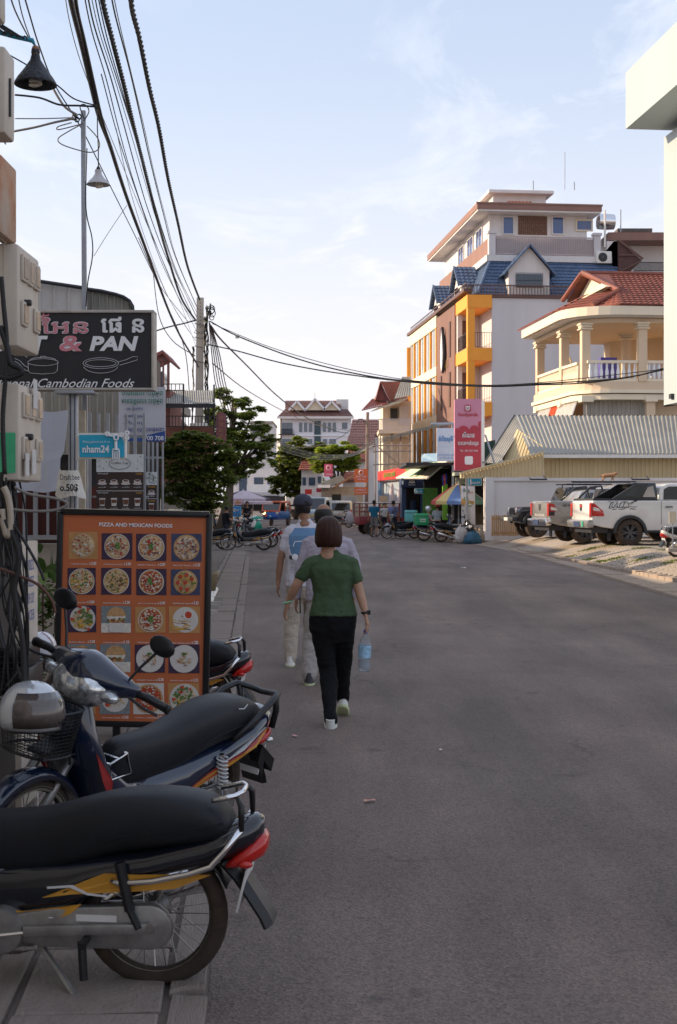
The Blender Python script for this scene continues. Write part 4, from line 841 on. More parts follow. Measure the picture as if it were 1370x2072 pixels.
b = MB(); b.prism(rrect(940.5, 923, 957, 940, 3.5, Yb - .05), (0, .02, 0)); b.build('white_square', m_signw, FPB)
b = MB(); b.pbx(943, 953, 947, 1052, Yb + .2, .12); b.build('post', m_steel, FPB)
b = MB(); b.tube([P(982, 880, Yb + .5), P(1003, 945, Yb + .3)], .04, 5); b.tube([P(972, 935, Yb), P(985, 936, Yb + .3)], .03, 5); b.build('brace', m_steel, FPB)
def tealsign(px0, py0, px1, py1, Y, label):
    t = thing('shop_sign', label, 'sign', tuple(P(px0, py1, Y)), world=True)
    b = MB(); b.prism(rrect(px0, py0, px1, py1, 2, Y), (0, .12, 0)); b.build('panel', m_offw, t); b = MB(); b.prism(rrect(px0 + 1.2, py0 + 1.2, px1 - 1.2, py1 - 1.2, 1.5, Y - .02), (0, .018, 0)); b.build('face', mat('teal_print', (.02, .36, .55), .5), t)
    ptext(t, 'nham24', px0 + (px1 - px0) * .25, py0 + (py1 - py0) * .42, px1 - 4, py1 - (py1 - py0) * .25, Y - .03, m_signw, bold=.02)
    b = MB(); b.bar(P(px0 + (px1 - px0) * .2, py0 + 3, Y - .03), P(px0 + (px1 - px0) * .2, py1 - 2, Y - .03), .05, .02); b.build('fork', m_signw, t)
    b = MB(); b.tube([P(px1, (py0 + py1) / 2, Y + .05), P(px1 + 8, (py0 + py1) / 2, Y + .3)], .03, 5); b.build('arm', m_dark, t)
tealsign(947, 967, 975, 983, 55, 'small teal delivery sign under the tall pink banner'); tealsign(839, 988, 858, 999, 62, 'small teal delivery sign below the bank sign')
# ================================================================ left hand side, behind the signs
CB = thing('metal_shed', 'tall shed clad in ribbed grey sheet with a rounded roof edge behind the black sign', 'shed', (-4, 20, 0), world=True)
b = MB(); Y0 = 20.
prof = [(-90, 545), (78, 567), (120, 574), (168, 583)]
corr(b, P(-90, 1060, Y0), P(172, 1060, Y0), P(172, 584, Y0), P(-90, 545, Y0), 9, .05, prof=[(0, 0), (.8, 0), (.86, 1), (.94, 1)])
b.build('wall_cladding', mat('shed_sheet', (.58, .56, .54), .6, metal=.1, var=.1, scale=.6, streak=True, dirt=.35, dcol=(.22, .18, .14)), CB, recalc=False)
b = MB(); pr = [(176, 586), (205, 590), (235, 597), (250, 602), (262, 610), (268, 620), (270, 640)]
for i in range(len(pr) - 1):
    (x0, y0), (x1, y1) = pr[i], pr[i + 1]; corr(b, P(x0, 900, Y0 + .6), P(x1, 900, Y0 + .6), P(x1, y1, Y0 + .6), P(x0, y0, Y0 + .6), max(1, (x1 - x0) // 14), .03)
b.build('right_cladding', m_corr, CB, recalc=False)
b = MB(); b.tube([P(x, y - 1, Y0 + .3) for x, y in pr], .03, 6); b.tube([P(-90, 544, Y0 - .1), P(172, 583, Y0 - .1)], .03, 6); b.build('roof_edge', m_dark, CB)
b = MB()
for (x0, y0), (x1, y1) in zip(pr, pr[1:]): b.prism([P(x0, y0, Y0 + .5), P(x1, y1, Y0 + .5), P(x1, y1, Y0 + 8), P(x0, y0, Y0 + 8)], (0, 0, .02))
b.prism([P(-90, 546, Y0 + .05), P(172, 585, Y0 + .05), P(172, 585, Y0 + 9), P(-90, 546, Y0 + 9)], (0, 0, .02)); b.build('roof', m_corr, CB)
b = MB(); b.box(-9, -3.75, Y0 + .62, Y0 + 8.6, 0, 4.6); b.build('sun_block', m_dark, CB)  # solid block added inside the shed to keep sun off the road
b = MB(); corr(b, P(78, 920, 19.2), P(262, 920, 19.2), P(262, 780, 19.2), P(78, 780, 19.2), 12, .04); b.build('lower_cladding', mat('dull_sheet', (.36, .33, .28), .7, var=.12, streak=True, dirt=.3), CB, recalc=False)
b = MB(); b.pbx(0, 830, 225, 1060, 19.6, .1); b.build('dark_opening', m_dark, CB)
MT = thing('balcony_tower', 'small maroon roofed balcony tower above the sign edge', 'tower', (-4.4, 34, 0), world=True)
m_tow = mat('maroon_post', (.24, .10, .09), .7)
b = MB(); b.prism([P(300, 722, 34), P(329, 708, 34), P(347, 730, 34), P(343, 732, 34), P(329, 715, 34), P(300, 730, 34)], (0, 2, 0)); b.build('roof', m_maroon, MT)
b = MB(); b.prism([P(300, 731, 34.1), P(329, 716, 34.1), P(342, 732, 34.1)], (0, .1, 0)); b.build('gable', m_tow, MT)
for x in (316, 323, 330, 341): b = MB(); b.pbx(x - 1.6 if x != 341 else x - 3, 731, x + 1.6, 790, 34.1, .08); b.build('post', m_tow, MT)
b = MB(); b.pbx(290, 788, 344, 1000, 34.2, 2.5); b.build('base', m_tow, MT)
GR = thing('terrace_house', 'terrace with grey corrugated roof, black railings and red brown wall behind the pole', 'house', (-4.4, 35, 0), world=True)
b = MB(); corr(b, P(336, 818, 33), P(436, 818, 33), P(433, 792, 36), P(336, 790, 36), 22, .03, prof=WAVE); b.build('roof_sheet', m_corr, GR, recalc=False)
b = MB(); b.bar(P(336, 821, 33), P(436, 821, 33), .05, .1); b.build('gutter', m_dark, GR)
for x in (371, 433): b = MB(); b.pbx(x - 1.6, 778, x + 1.6, 880, 33.2, .05); b.build('post', m_dark, GR)
b = MB(); rail(b, (P(330, 0, 33).x, 33, 0), (P(372, 0, 33).x, 33, 0), P(0, 790, 33).z, P(0, 777, 33).z, 5, .02, .008); rail(b, (P(336, 0, 33).x, 33, 0), (P(440, 0, 33).x, 33, 0), P(0, 863, 33).z, P(0, 842, 33).z, 16, .02, .008); b.build('railing', m_dark, GR)
b = MB(); b.pbx(330, 862, 432, 1020, 34, .3); b.build('wall', mat('red_brown_wall', (.25, .105, .085), .85, var=.15, dirt=.3), GR)
b = MB(); b.pbx(330, 975, 432, 1030, 33.5, .3); b.build('plinth', m_conc, GR)
b = MB(); b.prism(rrect(437, 834, 457, 900, 9, 42), (0, .15, 0)); b.pbx(430, 898, 467, 904, 41.9, .4)
MS = tag(b.build('tall_sign', mat('maroon_sign', (.20, .07, .08), .6, var=.2, scale=5)), 'tall maroon sign with rounded top behind the utility pole', 'sign')
for y, t in ((846, 'ហ'), (858, 'ាង'), (870, 'ឆៃ'), (882, 'ណា')): ptext(MS, t, 443, y - 4, 451, y + 4, 41.97, mat('ochre_print', (.35, .2, .08), .6))
for i, (y0, y1, x, h, lab) in enumerate([(-30, -12, 3.2, 8.5, 'three storey shophouse behind the photographer'), (-11.8, 1.5, 3.0, 6.8, 'two storey shophouse beside the photographer'), (1.8, 9.2, 2.9, 6.2, 'two storey shophouse next to the electricity meters'), (9.5, 20.5, 4.3, 5.6, 'unseen flat roofed building added to close the sun gap by the ribbed metal shed'), (28.5, 43.8, 2.7, 4.4, 'low building added behind the terrace with black railings to shade the road')]):  # last two added to close sun gaps over the shaded road
    S = thing('shop_house', lab, 'house', (-x - 3, (y0 + y1) / 2, 0), world=True)
    xr = XL((y0 + y1) / 2) - x; b = MB(); b.box(xr - 9, xr, y0, y1, 0, h); b.build('wall', m_cream_l, S); b = MB(); b.box(xr - 9.2, xr + .3, y0, y1 + .05, h, h + .25); b.build('roof', m_conc, S)
    for k in range(2):
        yy = y0 + (y1 - y0) * (.28 + .44 * k)
        for z in (1.0, 4.0): b = MB(); b.box(xr - .05, xr + .04, yy - .7, yy + .7, z, z + 1.4); b.build('window', m_glass, S)
for i, (y0, y1, off, h, lab, m_) in enumerate([(44, 58, 5.2, 6.0, 'low white building hidden behind the big tree', m_white), (59, 76, 5.0, 6.8, 'cream building beyond the big tree', m_cream_l), (77, 100, 5.5, 7.4, 'white building beside the parasol stall', m_white), (101, 135, 6, 8, 'grey building past the tuk tuk', m_grey_wall)]):
    xr = XL(y0) - off; S = thing('shop_house', lab, 'house', (xr - 4, y0, 0), world=True)
    b = MB(); b.prism([(xr, y0, 0), (xr - .061 * (y1 - y0), y1, 0), (xr - 9, y1, 0), (xr - 9, y0, 0)], (0, 0, h)); b.build('wall', m_, S)
    b = MB(); b.prism([(xr + .3, y0 - .1, h), (xr - .061 * (y1 - y0) + .3, y1, h), (xr - 9, y1, h), (xr - 9, y0 - .1, h)], (0, 0, .25)); b.build('roof', m_conc, S)
    for k in range(3):
        x0 = xr - .9 - k * 2.4; b = MB(); b.box(x0 - 1.1, x0, y0 - .05, y0 + .03, h - 2.6, h - 1.2); b.build('window', m_glass, S)
tree('spreading_tree', 'big dark feathery tree left of the street beyond the pole', (-5.2, 58, 0), 58, [(450, 795, 24, 10), (478, 812, 28, 10), (512, 832, 30, 9), (470, 845, 36, 13), (535, 858, 22, 8), (500, 872, 40, 12), (545, 885, 20, 8), (515, 903, 42, 12), (470, 890, 40, 20), (540, 915, 20, 8), (525, 932, 32, 10), (480, 930, 36, 14), (440, 835, 20, 18), (425, 870, 20, 26), (500, 948, 30, 8), (470, 960, 24, 14)], 19000, .18, [leafm('leaf_feather', (.19, .23, .06)), lf_m, lf_l], .22, dep=.9, seed=2)
tree('street_tree', 'olive green tree in front of the far white hotel', (-4, 128, 0), 128, [(602, 892, 16, 10), (590, 912, 24, 14), (618, 918, 20, 14), (575, 938, 24, 14), (606, 945, 30, 16), (630, 935, 14, 14), (565, 965, 20, 14), (592, 972, 28, 16), (622, 972, 24, 16), (605, 993, 26, 12), (566, 990, 14, 10), (645, 905, 18, 10)], 17000, .38, [lf_o, lf_m, lf_y], .25, seed=3, asp=.7)
tree('flame_tree', 'bright yellow green spreading tree behind the pink sign', (0, 116, 0), 116, [(690, 900, 26, 8), (665, 912, 24, 9), (708, 912, 24, 9), (650, 928, 22, 10), (685, 926, 34, 10), (715, 930, 16, 9), (668, 942, 26, 9), (648, 946, 12, 8), (700, 943, 20, 8)], 14000, .34, [lf_b, lf_l, lf_y], .22, seed=4, asp=.5)
tree('leafy_bush', 'dense glossy dark bush behind the menu board', (-2.95, 29, 0), 29, [(385, 880, 26, 12), (365, 898, 34, 18), (420, 895, 30, 18), (345, 930, 24, 28), (448, 915, 26, 18), (400, 930, 36, 22), (440, 940, 24, 18), (370, 968, 36, 26), (418, 975, 36, 24), (456, 968, 18, 16), (390, 1008, 36, 22), (432, 1010, 24, 22), (350, 1000, 18, 24), (400, 1040, 30, 14), (466, 925, 12, 8)], 17000, .095, [lf_m, lf_l, lf_d], .06, seed=5, cat='bush', asp=.55, limb=.8)
# ================================================================ left foreground: signs, meters, lamps, poles, cables
m_rib = mat('near_black_print', (.022, .022, .028), .45, var=.06)
m_wr = mat('sign_white', (.78, .78, .80), .55, var=.05, scale=30); m_pk = mat('sign_rose', (.62, .22, .27), .55, var=.1, scale=30)
Ys = 12.6
POT = thing('light_box_sign', 'black light box sign with rose and white lettering above drawings of pans', 'sign', (-2.2, Ys, 0), world=True)
b = MB(); b.pbx(-60, 633, 306, 784, Ys, .16); b.build('face', m_rib, POT)
b = MB()
for bx_ in ((-64, 627, 311, 632.5), (-64, 784.5, 311, 789), (306.3, 632.5, 311, 784.5)): b.pbx(*bx_, Ys - .02, .22)
b.build('frame', mat('weathered_frame', (.46, .42, .37), .6, var=.2, scale=6, dirt=.4), POT, bevel=.004)
yt = Ys - .012
def outl(body, box, off, **k):   # lettering with a pale outline behind it
    ptext(POT, body, *box, yt + .006, m_wr, bold=off, **k); ptext(POT, body, *box, yt, m_pk, bold=off * .2, **k)
outl('ៃអន', (84, 640, 178, 674), .05); 
b = MB(); b.tube([P(93 + 6 * math.cos(t), 636 + 3 * math.sin(t), yt) for t in [i * .8 for i in range(6)]], .008, 5); b.build('diacritic', m_pk, POT)
ptext(POT, 'េផ ន', 205, 642, 291, 672, yt, m_wr, bold=.03)
ptext(POT, 'POT', -6, 679, 97, 711, yt, m_wr, bold=.045, shear=.18)
outl('&', (120, 679, 166, 711), .07, shear=.1); ptext(POT, 'PAN', 181, 680, 280, 710, yt, m_wr, bold=.045, shear=.2)
ptext(POT, 'Traditional Cambodian Foods', -46, 766, 272, 784, yt, m_wr, shear=.42, bold=.004)
def stroke(pts, r=.0055, close=False, par=POT, m=None, name='drawing', Y=None):
    b = MB(); b.tube([P(x, y, Y or yt) for x, y in pts], r, 5, close=close, flat=.4); return b.build(name, m or m_wr, par)
def ell(cx_, cy_, rx, ry, a0=0, a1=360, n=24): return [(cx_ + rx * math.cos(R(a0 + (a1 - a0) * i / n)), cy_ + ry * math.sin(R(a0 + (a1 - a0) * i / n))) for i in range(n + (0 if a1 - a0 == 360 else 1))]
stroke(ell(204, 735, 36, 11), close=True); stroke(ell(204, 735, 31, 7), close=True); stroke(ell(204, 740, 35, 15, 8, 172)); stroke([(238, 733), (255, 728), (268, 722), (278, 722), (278, 728), (266, 732), (242, 739)])
stroke(ell(87, 733, 31, 7), close=True); stroke([(57, 735), (57, 750), (62, 755), (87, 757), (110, 755), (116, 750), (117, 735)]); stroke(ell(87, 729, 26, 6, 180, 360)); stroke([(81, 724), (83, 721), (92, 721), (95, 724)])
stroke([(30, 725), (40, 730), (50, 740), (57, 744)]); stroke([(30, 731), (40, 737), (50, 748), (57, 751)])
b = MB(); b.pbx(138, 795, 156, 1420, Ys + .05, .09); b.pbx(110, 789.5, 190, 796, Ys - .03, .24); b.build('post', m_steel, POT, bevel=.004)
b = MB(); b.pbx(141.5, 795, 143, 1420, Ys + .04, .01); b.pbx(150.5, 795, 152, 1420, Ys + .04, .01); b.build('post_groove', m_dark, POT)
m_teal = mat('teal_print', (.02, .36, .55), .5)
NH = thing('shop_sign', 'teal delivery sign with a fork cut out, fixed to the steel post', 'sign', tuple(P(205, 925, 12.3)), world=True)
Yn = 12.25
b = MB(); b.prism([P(153.5, 880, Yn + .05), P(158, 876, Yn + .05), P(158, 931, Yn + .05), P(153.5, 931, Yn + .05)], (0, .02, 0)); b.prism(rrect(157, 876, 254, 928, 4, Yn), (0, .09, 0)); b.build('backing', m_offw, NH)
b = MB(); b.prism([P(160, 880, Yn - .012), P(235, 880, Yn - .012), P(246, 884, Yn - .012), P(251, 896, Yn - .012), P(251.5, 925, Yn - .012), P(161, 925, Yn - .012)], (0, .01, 0)); b.build('face', m_teal, NH)
ptext(NH, 'nham24', 167, 901, 221, 916, Yn - .018, m_wr, bold=.025); ptext(NH, 'ដឹកជញ្ជូនអាហារ ១៤ ម៉ោង', 168, 891, 222, 897, Yn - .018, m_wr)
b = MB()
for i in range(4): b.tube([P(228 + i * 4.4, 913, Yn - .03), P(228.3 + i * 4.3, 929, Yn - .03)], .0065, 6)
b.tube([P(228, 914, Yn - .03), P(229, 909, Yn - .03), P(240, 909, Yn - .03), P(241, 914, Yn - .03)], .008, 6); b.tube([P(235, 911, Yn - .03), P(234.5, 893, Yn - .03)], .014, 6); b.tube([P(235 + 4.5 * math.cos(t * .785), 885 + 5.5 * math.sin(t * .785), Yn - .03) for t in range(8)], .009, 6, close=True)
for x, y, r in ((217, 878, 3.6), (246, 880, 3.3), (257, 876, 3.6), (257, 886, 3.6)): b.tube([P(x + r * math.cos(t * .9), y + r * math.sin(t * .9), Yn - .03) for t in range(7)], .009, 6, close=True)
b.tube([P(219, 881, Yn - .03), P(231, 883, Yn - .03)], .008, 6); b.tube([P(239, 883, Yn - .03), P(245, 882, Yn - .03)], .008, 6); b.build('fork', m_wr, NH, kind='stuff')
DB = thing('price_notice', 'crumpled white paper reading draft beer wrapped on the steel post', 'notice', tuple(P(144, 1005, 12.2)), world=True)
random.seed(5)
nx_, ny_ = 12, 10; b = MB(); grid = []
for j in range(ny_ + 1):
    v = j / ny_; xl = 121 - 9 * v ** .8; xr = 159 + 16 * v
    grid.append([P(xl + (xr - xl) * i / nx_, 952 + 54 * v + 3 * math.sin(i * .7) * v - (4 if i in (0,) else 0), 12.42 - .10 * math.sin(math.pi * i / nx_) - .01 * math.sin(i * 1.7 + j)) for i in range(nx_ + 1)])
for j in range(ny_):
    for i in range(nx_): b.poly([grid[j][i], grid[j][i + 1], grid[j + 1][i + 1], grid[j + 1][i]])
o = b.build('paper', mat('paper', (.70, .67, .62), .85, var=.08, scale=8, bump=.3, bscale=16), DB, recalc=False); sm_ = o.modifiers.new('s', 'SOLIDIFY'); sm_.thickness = .002
m_ink = mat('ink', (.035, .035, .04), .7, var=0)
ptext(DB, 'Draft bee', 122, 960, 161, 971, 12.29, m_ink, bold=.006); ptext(DB, 'o.50$', 121, 979, 158, 996, 12.29, m_ink, bold=.03)
b = MB(); b.pbx(158, 830, 172, 1100, 12.9, .06); tag(b.build('board', mat('pale_board', (.55, .47, .36), .85, var=.2, scale=6, dirt=.3), None), 'pale weathered upright board behind the steel post', 'board')
BN = thing('cloth_banner', 'pale blank cloth banner hanging behind the meter boxes', 'banner', tuple(P(60, 1000, 15)), world=True)
b = MB(); gx = 22; gy = 10; gr = []
for j in range(gy + 1):
    v = j / gy; gr.append([P(-40 + (166 - 6 * v + (14 if v < .6 else 0) * (1 - v)) * i / gx + 0, 832 + 163 * v + 2 * math.sin(i * .8), 15 + .03 * math.sin(i * .45 + v * 1.5)) for i in range(gx + 1)])
for j in range(gy):
    for i in range(gx): b.poly([gr[j][i], gr[j][i + 1], gr[j + 1][i + 1], gr[j + 1][i]])
b.build('cloth', mat('banner_cloth', (.52, .54, .62), .8, var=.05), BN, smooth=True, recalc=False)
SHT = thing('barred_shutter', 'dark red boarded shutter behind grey steel bars over a low cream wall', 'shutter', tuple(P(70, 1100, 16.2)), world=True)
b = MB(); b.pbx(-60, 985, 200, 1096, 16.3, .06); b.build('boards', mat('oxblood', (.10, .022, .016), .45, var=.3, scale=3, streak=True), SHT)
for x in (-30, -4, 22, 46, 67, 94, 115, 132): b = MB(); b.pbx(x, 985, x + (9 if x in (67,) else 5), 1085, 16.2, .04); b.build('bar', m_steel, SHT)
b = MB(); b.pbx(-60, 1083, 200, 1092, 16.18, .06); b.build('rail', m_steel, SHT)
b = MB(); b.pbx(-60, 1101, 215, 1300, 16.3, .3); b.build('low_wall', mat('low_cream_wall', (.42, .37, .31), .9, var=.1, bump=.3), SHT)
FE = thing('bar_fence', 'tall fence of square steel bars in front of the printed boards', 'fence', tuple(P(250, 1100, 15.2)), world=True)
for x, t in ((181, 835), (199, 836), (218, 836), (237, 838), (255, 838), (273, 838), (291, 836)):
    b = MB(); b.pbx(x - 3, t, x + 3, 1200, 15.0, .035); b.build('bar', m_steel, FE)
for (x0, y0, x1, y1) in ((178, 880, 296, 886), (291, 924, 331, 928), (178, 1003, 300, 1007)): b = MB(); b.pbx(x0, y0, x1, y1, 15.04, .03); b.build('rail', m_steel, FE)
for x in (300, 309, 318, 329): b = MB(); b.pbx(x - 1.6, 895, x + 1.8, 1200, 15.6, .03); b.build('bar', m_steel, FE)
m_cof = mat('coffee_print', (.045, .028, .025), .45, var=.1); m_flor = mat('floral_print', (.62, .64, .64), .5, var=.1, scale=30); m_gleaf = mat('print_green', (.05, .18, .10), .6); m_cup = mat('print_cup', (.62, .58, .56), .5, var=.15, scale=60); m_cin = mat('print_coffee', (.14, .06, .035), .5)
m_yel = mat('print_yellow', (.55, .28, .05), .5, var=0)
def coffee(x0, x1, y0, y1, Y, label, cols, cut=0):
    t = thing('menu_sign', label, 'sign', tuple(P((x0 + x1) / 2, y1, Y)), world=True)
    h = y1 - y0; yh = y0 + h * .285
    b = MB(); b.pbx(x0, y0, x1, yh, Y, .02); b.build('floral_header', m_flor, t)
    b = MB(); b.pbx(x0, yh + .3, x1, y1, Y, .02); b.build('menu_face', m_cof, t)
    b = MB()
    rn = random.Random(x0)
    for i in range(26):
        s_ = rn.choice((0, 1)); px = (x0 + abs(rn.gauss(0, 7)) if s_ == 0 else x1 - abs(rn.gauss(0, 8))); py = rn.uniform(y0 + 1, yh - 2); px = min(max(px, x0 + 2), x1 - 3)
        a = rn.uniform(0, 6.28); l = 3.2; b.poly([P(px, py, Y - .004), P(px + l * math.cos(a) + 1, py + l * math.sin(a) - .6, Y - .004), P(px + 2 * l * math.cos(a) * .7, py + 2 * l * math.sin(a) * .7, Y - .004), P(px + l * math.cos(a) - 1, py + l * math.sin(a) + .6, Y - .004)], rn.choice((0, 0, 1)))
    b.build('floral_print', [m_gleaf, m_wr], t, kind='stuff', recalc=False)
    rows = [(yh, yh + (y1 - yh) * .42, 'hot'), (yh + (y1 - yh) * .43, yh + (y1 - yh) * .90, 'iced'), (yh + (y1 - yh) * .91, y1 + 12, None)]
    for ya, yb, kind_ in rows:
        hh = yb - ya; b = MB(); b.pbx(x0, ya - .8, x1, ya, Y - .004, .004); b.build('divider', m_wr, t)
        ptext(t, 'កាហ្វេ', x0 + 3, ya + 2, x0 + (x1 - x0) * .25, ya + 5.5, Y - .004, m_wr); ptext(t, '5.000៛', x1 - 15, ya + 2, x1 - 3, ya + 5.5, Y - .004, m_yel, bold=.03)
        if not kind_: continue
        for i in range(cols):
            cx_ = x0 + (x1 - x0) * (i + .5) / cols; w = (x1 - x0) / cols * .40
            if kind_ == 'hot':
                b = MB(); cy_ = ya + hh * .52
                b.prism([P(x, y, Y - .006) for x, y in ell(cx_, cy_ + 4, w, 2.6, n=16)], (0, .003, 0)); b.prism([P(cx_ - w * .75, cy_ - 2, Y - .01)] + [P(x, y, Y - .01) for x, y in ell(cx_, cy_ - 1, w * .75, 6, 180, 0, n=8)], (0, .003, 0)); b.prism([P(x, y, Y - .013) for x, y in ell(cx_, cy_ - 2, w * .72, 2.4, n=14)], (0, .002, 0), 0); b.prism([P(x, y, Y - .016) for x, y in ell(cx_, cy_ - 2, w * .55, 1.7, n=12)], (0, .002, 0), 1)
                b.build('cup_print', [m_cup, m_cin], t, kind='stuff')
            else:
                b = MB(); cy_ = ya + hh * .5; ws = w * .66
                b.prism([P(cx_ - ws, cy_ - 7, Y - .008), P(cx_ + ws, cy_ - 7, Y - .008), P(cx_ + ws * .75, cy_ + 9, Y - .008), P(cx_ - ws * .75, cy_ + 9, Y - .008)], (0, .003, 0), 0); b.prism([P(cx_ - ws * .9, cy_ - 4, Y - .012), P(cx_ + ws * .9, cy_ - 4, Y - .012), P(cx_ + ws * .7, cy_ + (3 if i % 2 else 6), Y - .012), P(cx_ - ws * .7, cy_ + (3 if i % 2 else 6), Y - .012)], (0, .003, 0), 1)
                b.build('glass_print', [m_cup, m_cin], t, kind='stuff')
            ptext(t, 'កាហ្វេទឹក', cx_ - w * .8, yb - hh * .22, cx_ + w * .8, yb - hh * .22 + 3, Y - .004, m_wr)
    ptext(t, 'Coffee Cup', x0 + (x1 - x0) * .32, y0 + h * .12, x0 + (x1 - x0) * .68, y0 + h * .17, Y - .004, m_ink); 
    stroke(ell((x0 + x1) / 2, y0 + h * .15, (x1 - x0) * .23, h * .09, n=20), .004, True, t, m_ink, 'ornament', Y - .004)
    return t
coffee(195, 290, 919, 1045, 14.9, 'dark coffee menu board with floral header behind the steel bars', 4); coffee(296, 317, 955, 1047, 15.4, 'narrow dark drinks board right of the larger coffee menu', 1)
KB = thing('printed_board', 'white board with green and blue printing behind the fence tops', 'sign', tuple(P(288, 900, 18)), world=True)
b = MB(); b.pbx(240, 783, 334, 893, 18, .05); b.build('panel', mat('grey_white_print', (.50, .50, .54), .6, var=.06), KB); b = MB(); b.prism([P(240, 893, 17.985), P(240, 884, 17.985), P(300, 880, 17.985), P(334, 872, 17.985), P(334, 893, 17.985)], (0, .012, 0)); b.build('blue_band', mat('blue_print', (.03, .08, .28), .5), KB)
m_g2 = mat('green_print', (.04, .22, .13), .6, var=0); m_b2 = mat('navy_print', (.04, .06, .22), .6, var=0)
for t_, bx_, m_ in (('បាេរបងបោះពុម្ព', (246, 790, 329, 803), m_g2), ('មានទទួលបោះពុម្ព', (246, 807, 329, 819), m_g2), ('- េរៀបការ', (250, 822, 289, 831), m_b2), ('- នាមប័ណ្ណ', (250, 837, 290, 846), m_b2), ('- ក៏បេភារូ', (250, 851, 291, 860), m_b2), ('ប័ណ្ណបុណ្យេផ្សងៗ', (256, 862, 332, 875), m_b2), ('700 708', (292, 882, 331, 891), m_wr)): ptext(KB, t_, *bx_, 17.97, m_, bold=.01)
UP = thing('service_post', 'concrete service post carrying the meter boxes at the left edge', 'post', (-1.62, 5.9, 0), world=True)
b = MB(); b.box(-1.74, -1.5, 5.56, 5.94, 0, 7.2); b.build('shaft', m_conc, UP, bevel=.01)
b = MB(); b.box(-2.6, -1.50, 6.3, 6.72, 0, P(0, 1096, 6.3).z); b.build('pedestal', mat('dark_concrete', (.16, .145, .13), .9, var=.2, dirt=.4), UP)
b = MB(); b.box(-1.498, -1.47, 6.3, 6.64, .25, P(0, 1098, 6.3).z); b.build('stencilled_panel', mat('cream_panel', (.58, .50, .42), .8, var=.12, scale=6, dirt=.3), UP)
for z_ in (1.38, 1.30, 1.22, 1.14, .95, .75): text(UP, ['ISO 9001', '220V', 'PP', 'EDC'][int(z_ * 10) % 4], (-1.467, 6.47, z_), (0, -1, 0), (0, 0, 1), .16, .05, mat('stencil_blue', (.14, .16, .36), .8, var=0))
m_box = mat('meter_box_plastic', (.56, .49, .41), .55, var=.08, scale=3, dirt=.35, dcol=(.30, .20, .12)); m_mw = mat('meter_window', (.42, .33, .24), .2, var=.35, scale=12)
def meterbox(label, x0, x1, x2, yA, yB, zt, wins, Y0=5.5, dep=None, name='meter_box', m_=None, lock=True, lid=True):
    """x0..x1 camera side face, x1..x2 street side face in photo columns; yA/yB rows of top/bottom at x1"""
    X = (x1 - CX) * Y0 / F; Y1 = X * F / (x2 - CX); zT, zB = H - (yA - HY) * Y0 / F, H - (yB - HY) * Y0 / F
    XL_ = (x0 - CX) * Y0 / F
    t = thing(name, label, 'meter box' if name == 'meter_box' else 'cabinet', (X - .1, Y0, zB), world=True)
    b = MB(); b.box(XL_, X, Y0, Y1, zB, zT); b.build('casing', m_ or m_box, t, bevel=.012)
    if lid: b = MB(); b.box(XL_ + (X - XL_) * .5, XL_ + (X - XL_) * .54, Y0 - .006, Y1 + .004, zB - .004, zT + .004); b.build('seam', m_box, t)
    w = Y1 - Y0; h = zT - zB
    for (u0, u1, v0, v1) in wins:
        f_ = MB(); f_.box(X + .001, X + .012, Y0 + w * u0, Y0 + w * u1, zB + h * v0, zB + h * v1); fr = f_.build('window_frame', m_box, t, bevel=.003)
        f_ = MB(); f_.box(X + .012, X + .016, Y0 + w * (u0 + .03), Y0 + w * (u1 - .03), zB + h * (v0 + .03), zB + h * (v1 - .03)); f_.build('meter_window', m_mw, fr)
    if lock: b = MB(); b.lathe([(.014, 0), (.014, .025), (.01, .03)], (X, Y0 + w * .3, zB + h * .46), (1, 0, 0), 10, cap=True); b.build('lock', m_dark, t)
    return t, X, Y0, Y1, zB, zT
W6 = [(.12, .36, .66, .92), (.42, .63, .66, .92), (.70, .93, .66, .92), (.12, .36, .22, .46), (.70, .93, .22, .46)]
meterbox('grey meter box with small windows, level with the top of the black sign', -20, 36, 79, 492, 700, 0, W6)
T2 = meterbox('grey meter box with a green sticker, lower of the two with windows', -20, 38, 84, 775, 972, 0, W6, Y0=5.4)
b = MB(); X, Ya, Yb_, zB, zT = T2[1:]; b.box(X - .25, X - .14, Ya - .003, Ya - .0005, zB + .03, zB + .14)
b.mesh([(X - .19, Ya - .004, zB + .02), (X - .012, Ya - .004, zB + .03), (X - .012, Ya - .004, zB + .19), (X - .19, Ya - .004, zB + .19)], [(0, 1, 2, 3)]); b.build('green_sticker', mat('green_film', (.06, .42, .20), .4, var=.15, scale=14), T2[0])
for i, (a, z, w, h) in enumerate(((.10, .02, .09, .09), (.40, .03, .1, .1), (.45, .30, .1, .12))): b = MB(); b.box(X + .017, X + .019, Ya + a * .4, Ya + a * .4 + w * .7, zB + z, zB + z + h); b.build('paper_label', mat('label_paper', (.6, .57, .55), .8, var=.15, scale=40), T2[0])
meterbox('plain pale cabinet with a latch, above the rusty one', -30, 10, 30, 92, 268, 0, [], Y0=5.3, name='junction_box', lock=False)
o = COL.objects[-1]
b = MB(); b.box(-1.301, -1.292, 5.36, 5.372, 3.2, 3.35); tag(b.build('latch', m_dark, None), 'wire latch on the pale cabinet', 'latch')
mr = mat('rusty_box', (.50, .40, .32), .7, var=.1, scale=3, dirt=.95, dcol=(.42, .14, .03))
meterbox('rust stained steel cabinet between the pale cabinet and the meter boxes', -30, 2, 34, 310, 470, 0, [], Y0=5.3, name='junction_box', lock=False, m_=mr)
meterbox('small pale cabinet cut off by the top edge of the picture', -30, 2, 12, -40, 38, 0, [], Y0=5.3, name='junction_box', lock=False, lid=False)
m_cab = mat('black_cable', (.018, .017, .018), .55, var=.1); m_cabg = mat('grey_cable', (.22, .20, .18), .6, var=.1); m_cabc = mat('beige_cable', (.45, .38, .30), .6, var=.1)
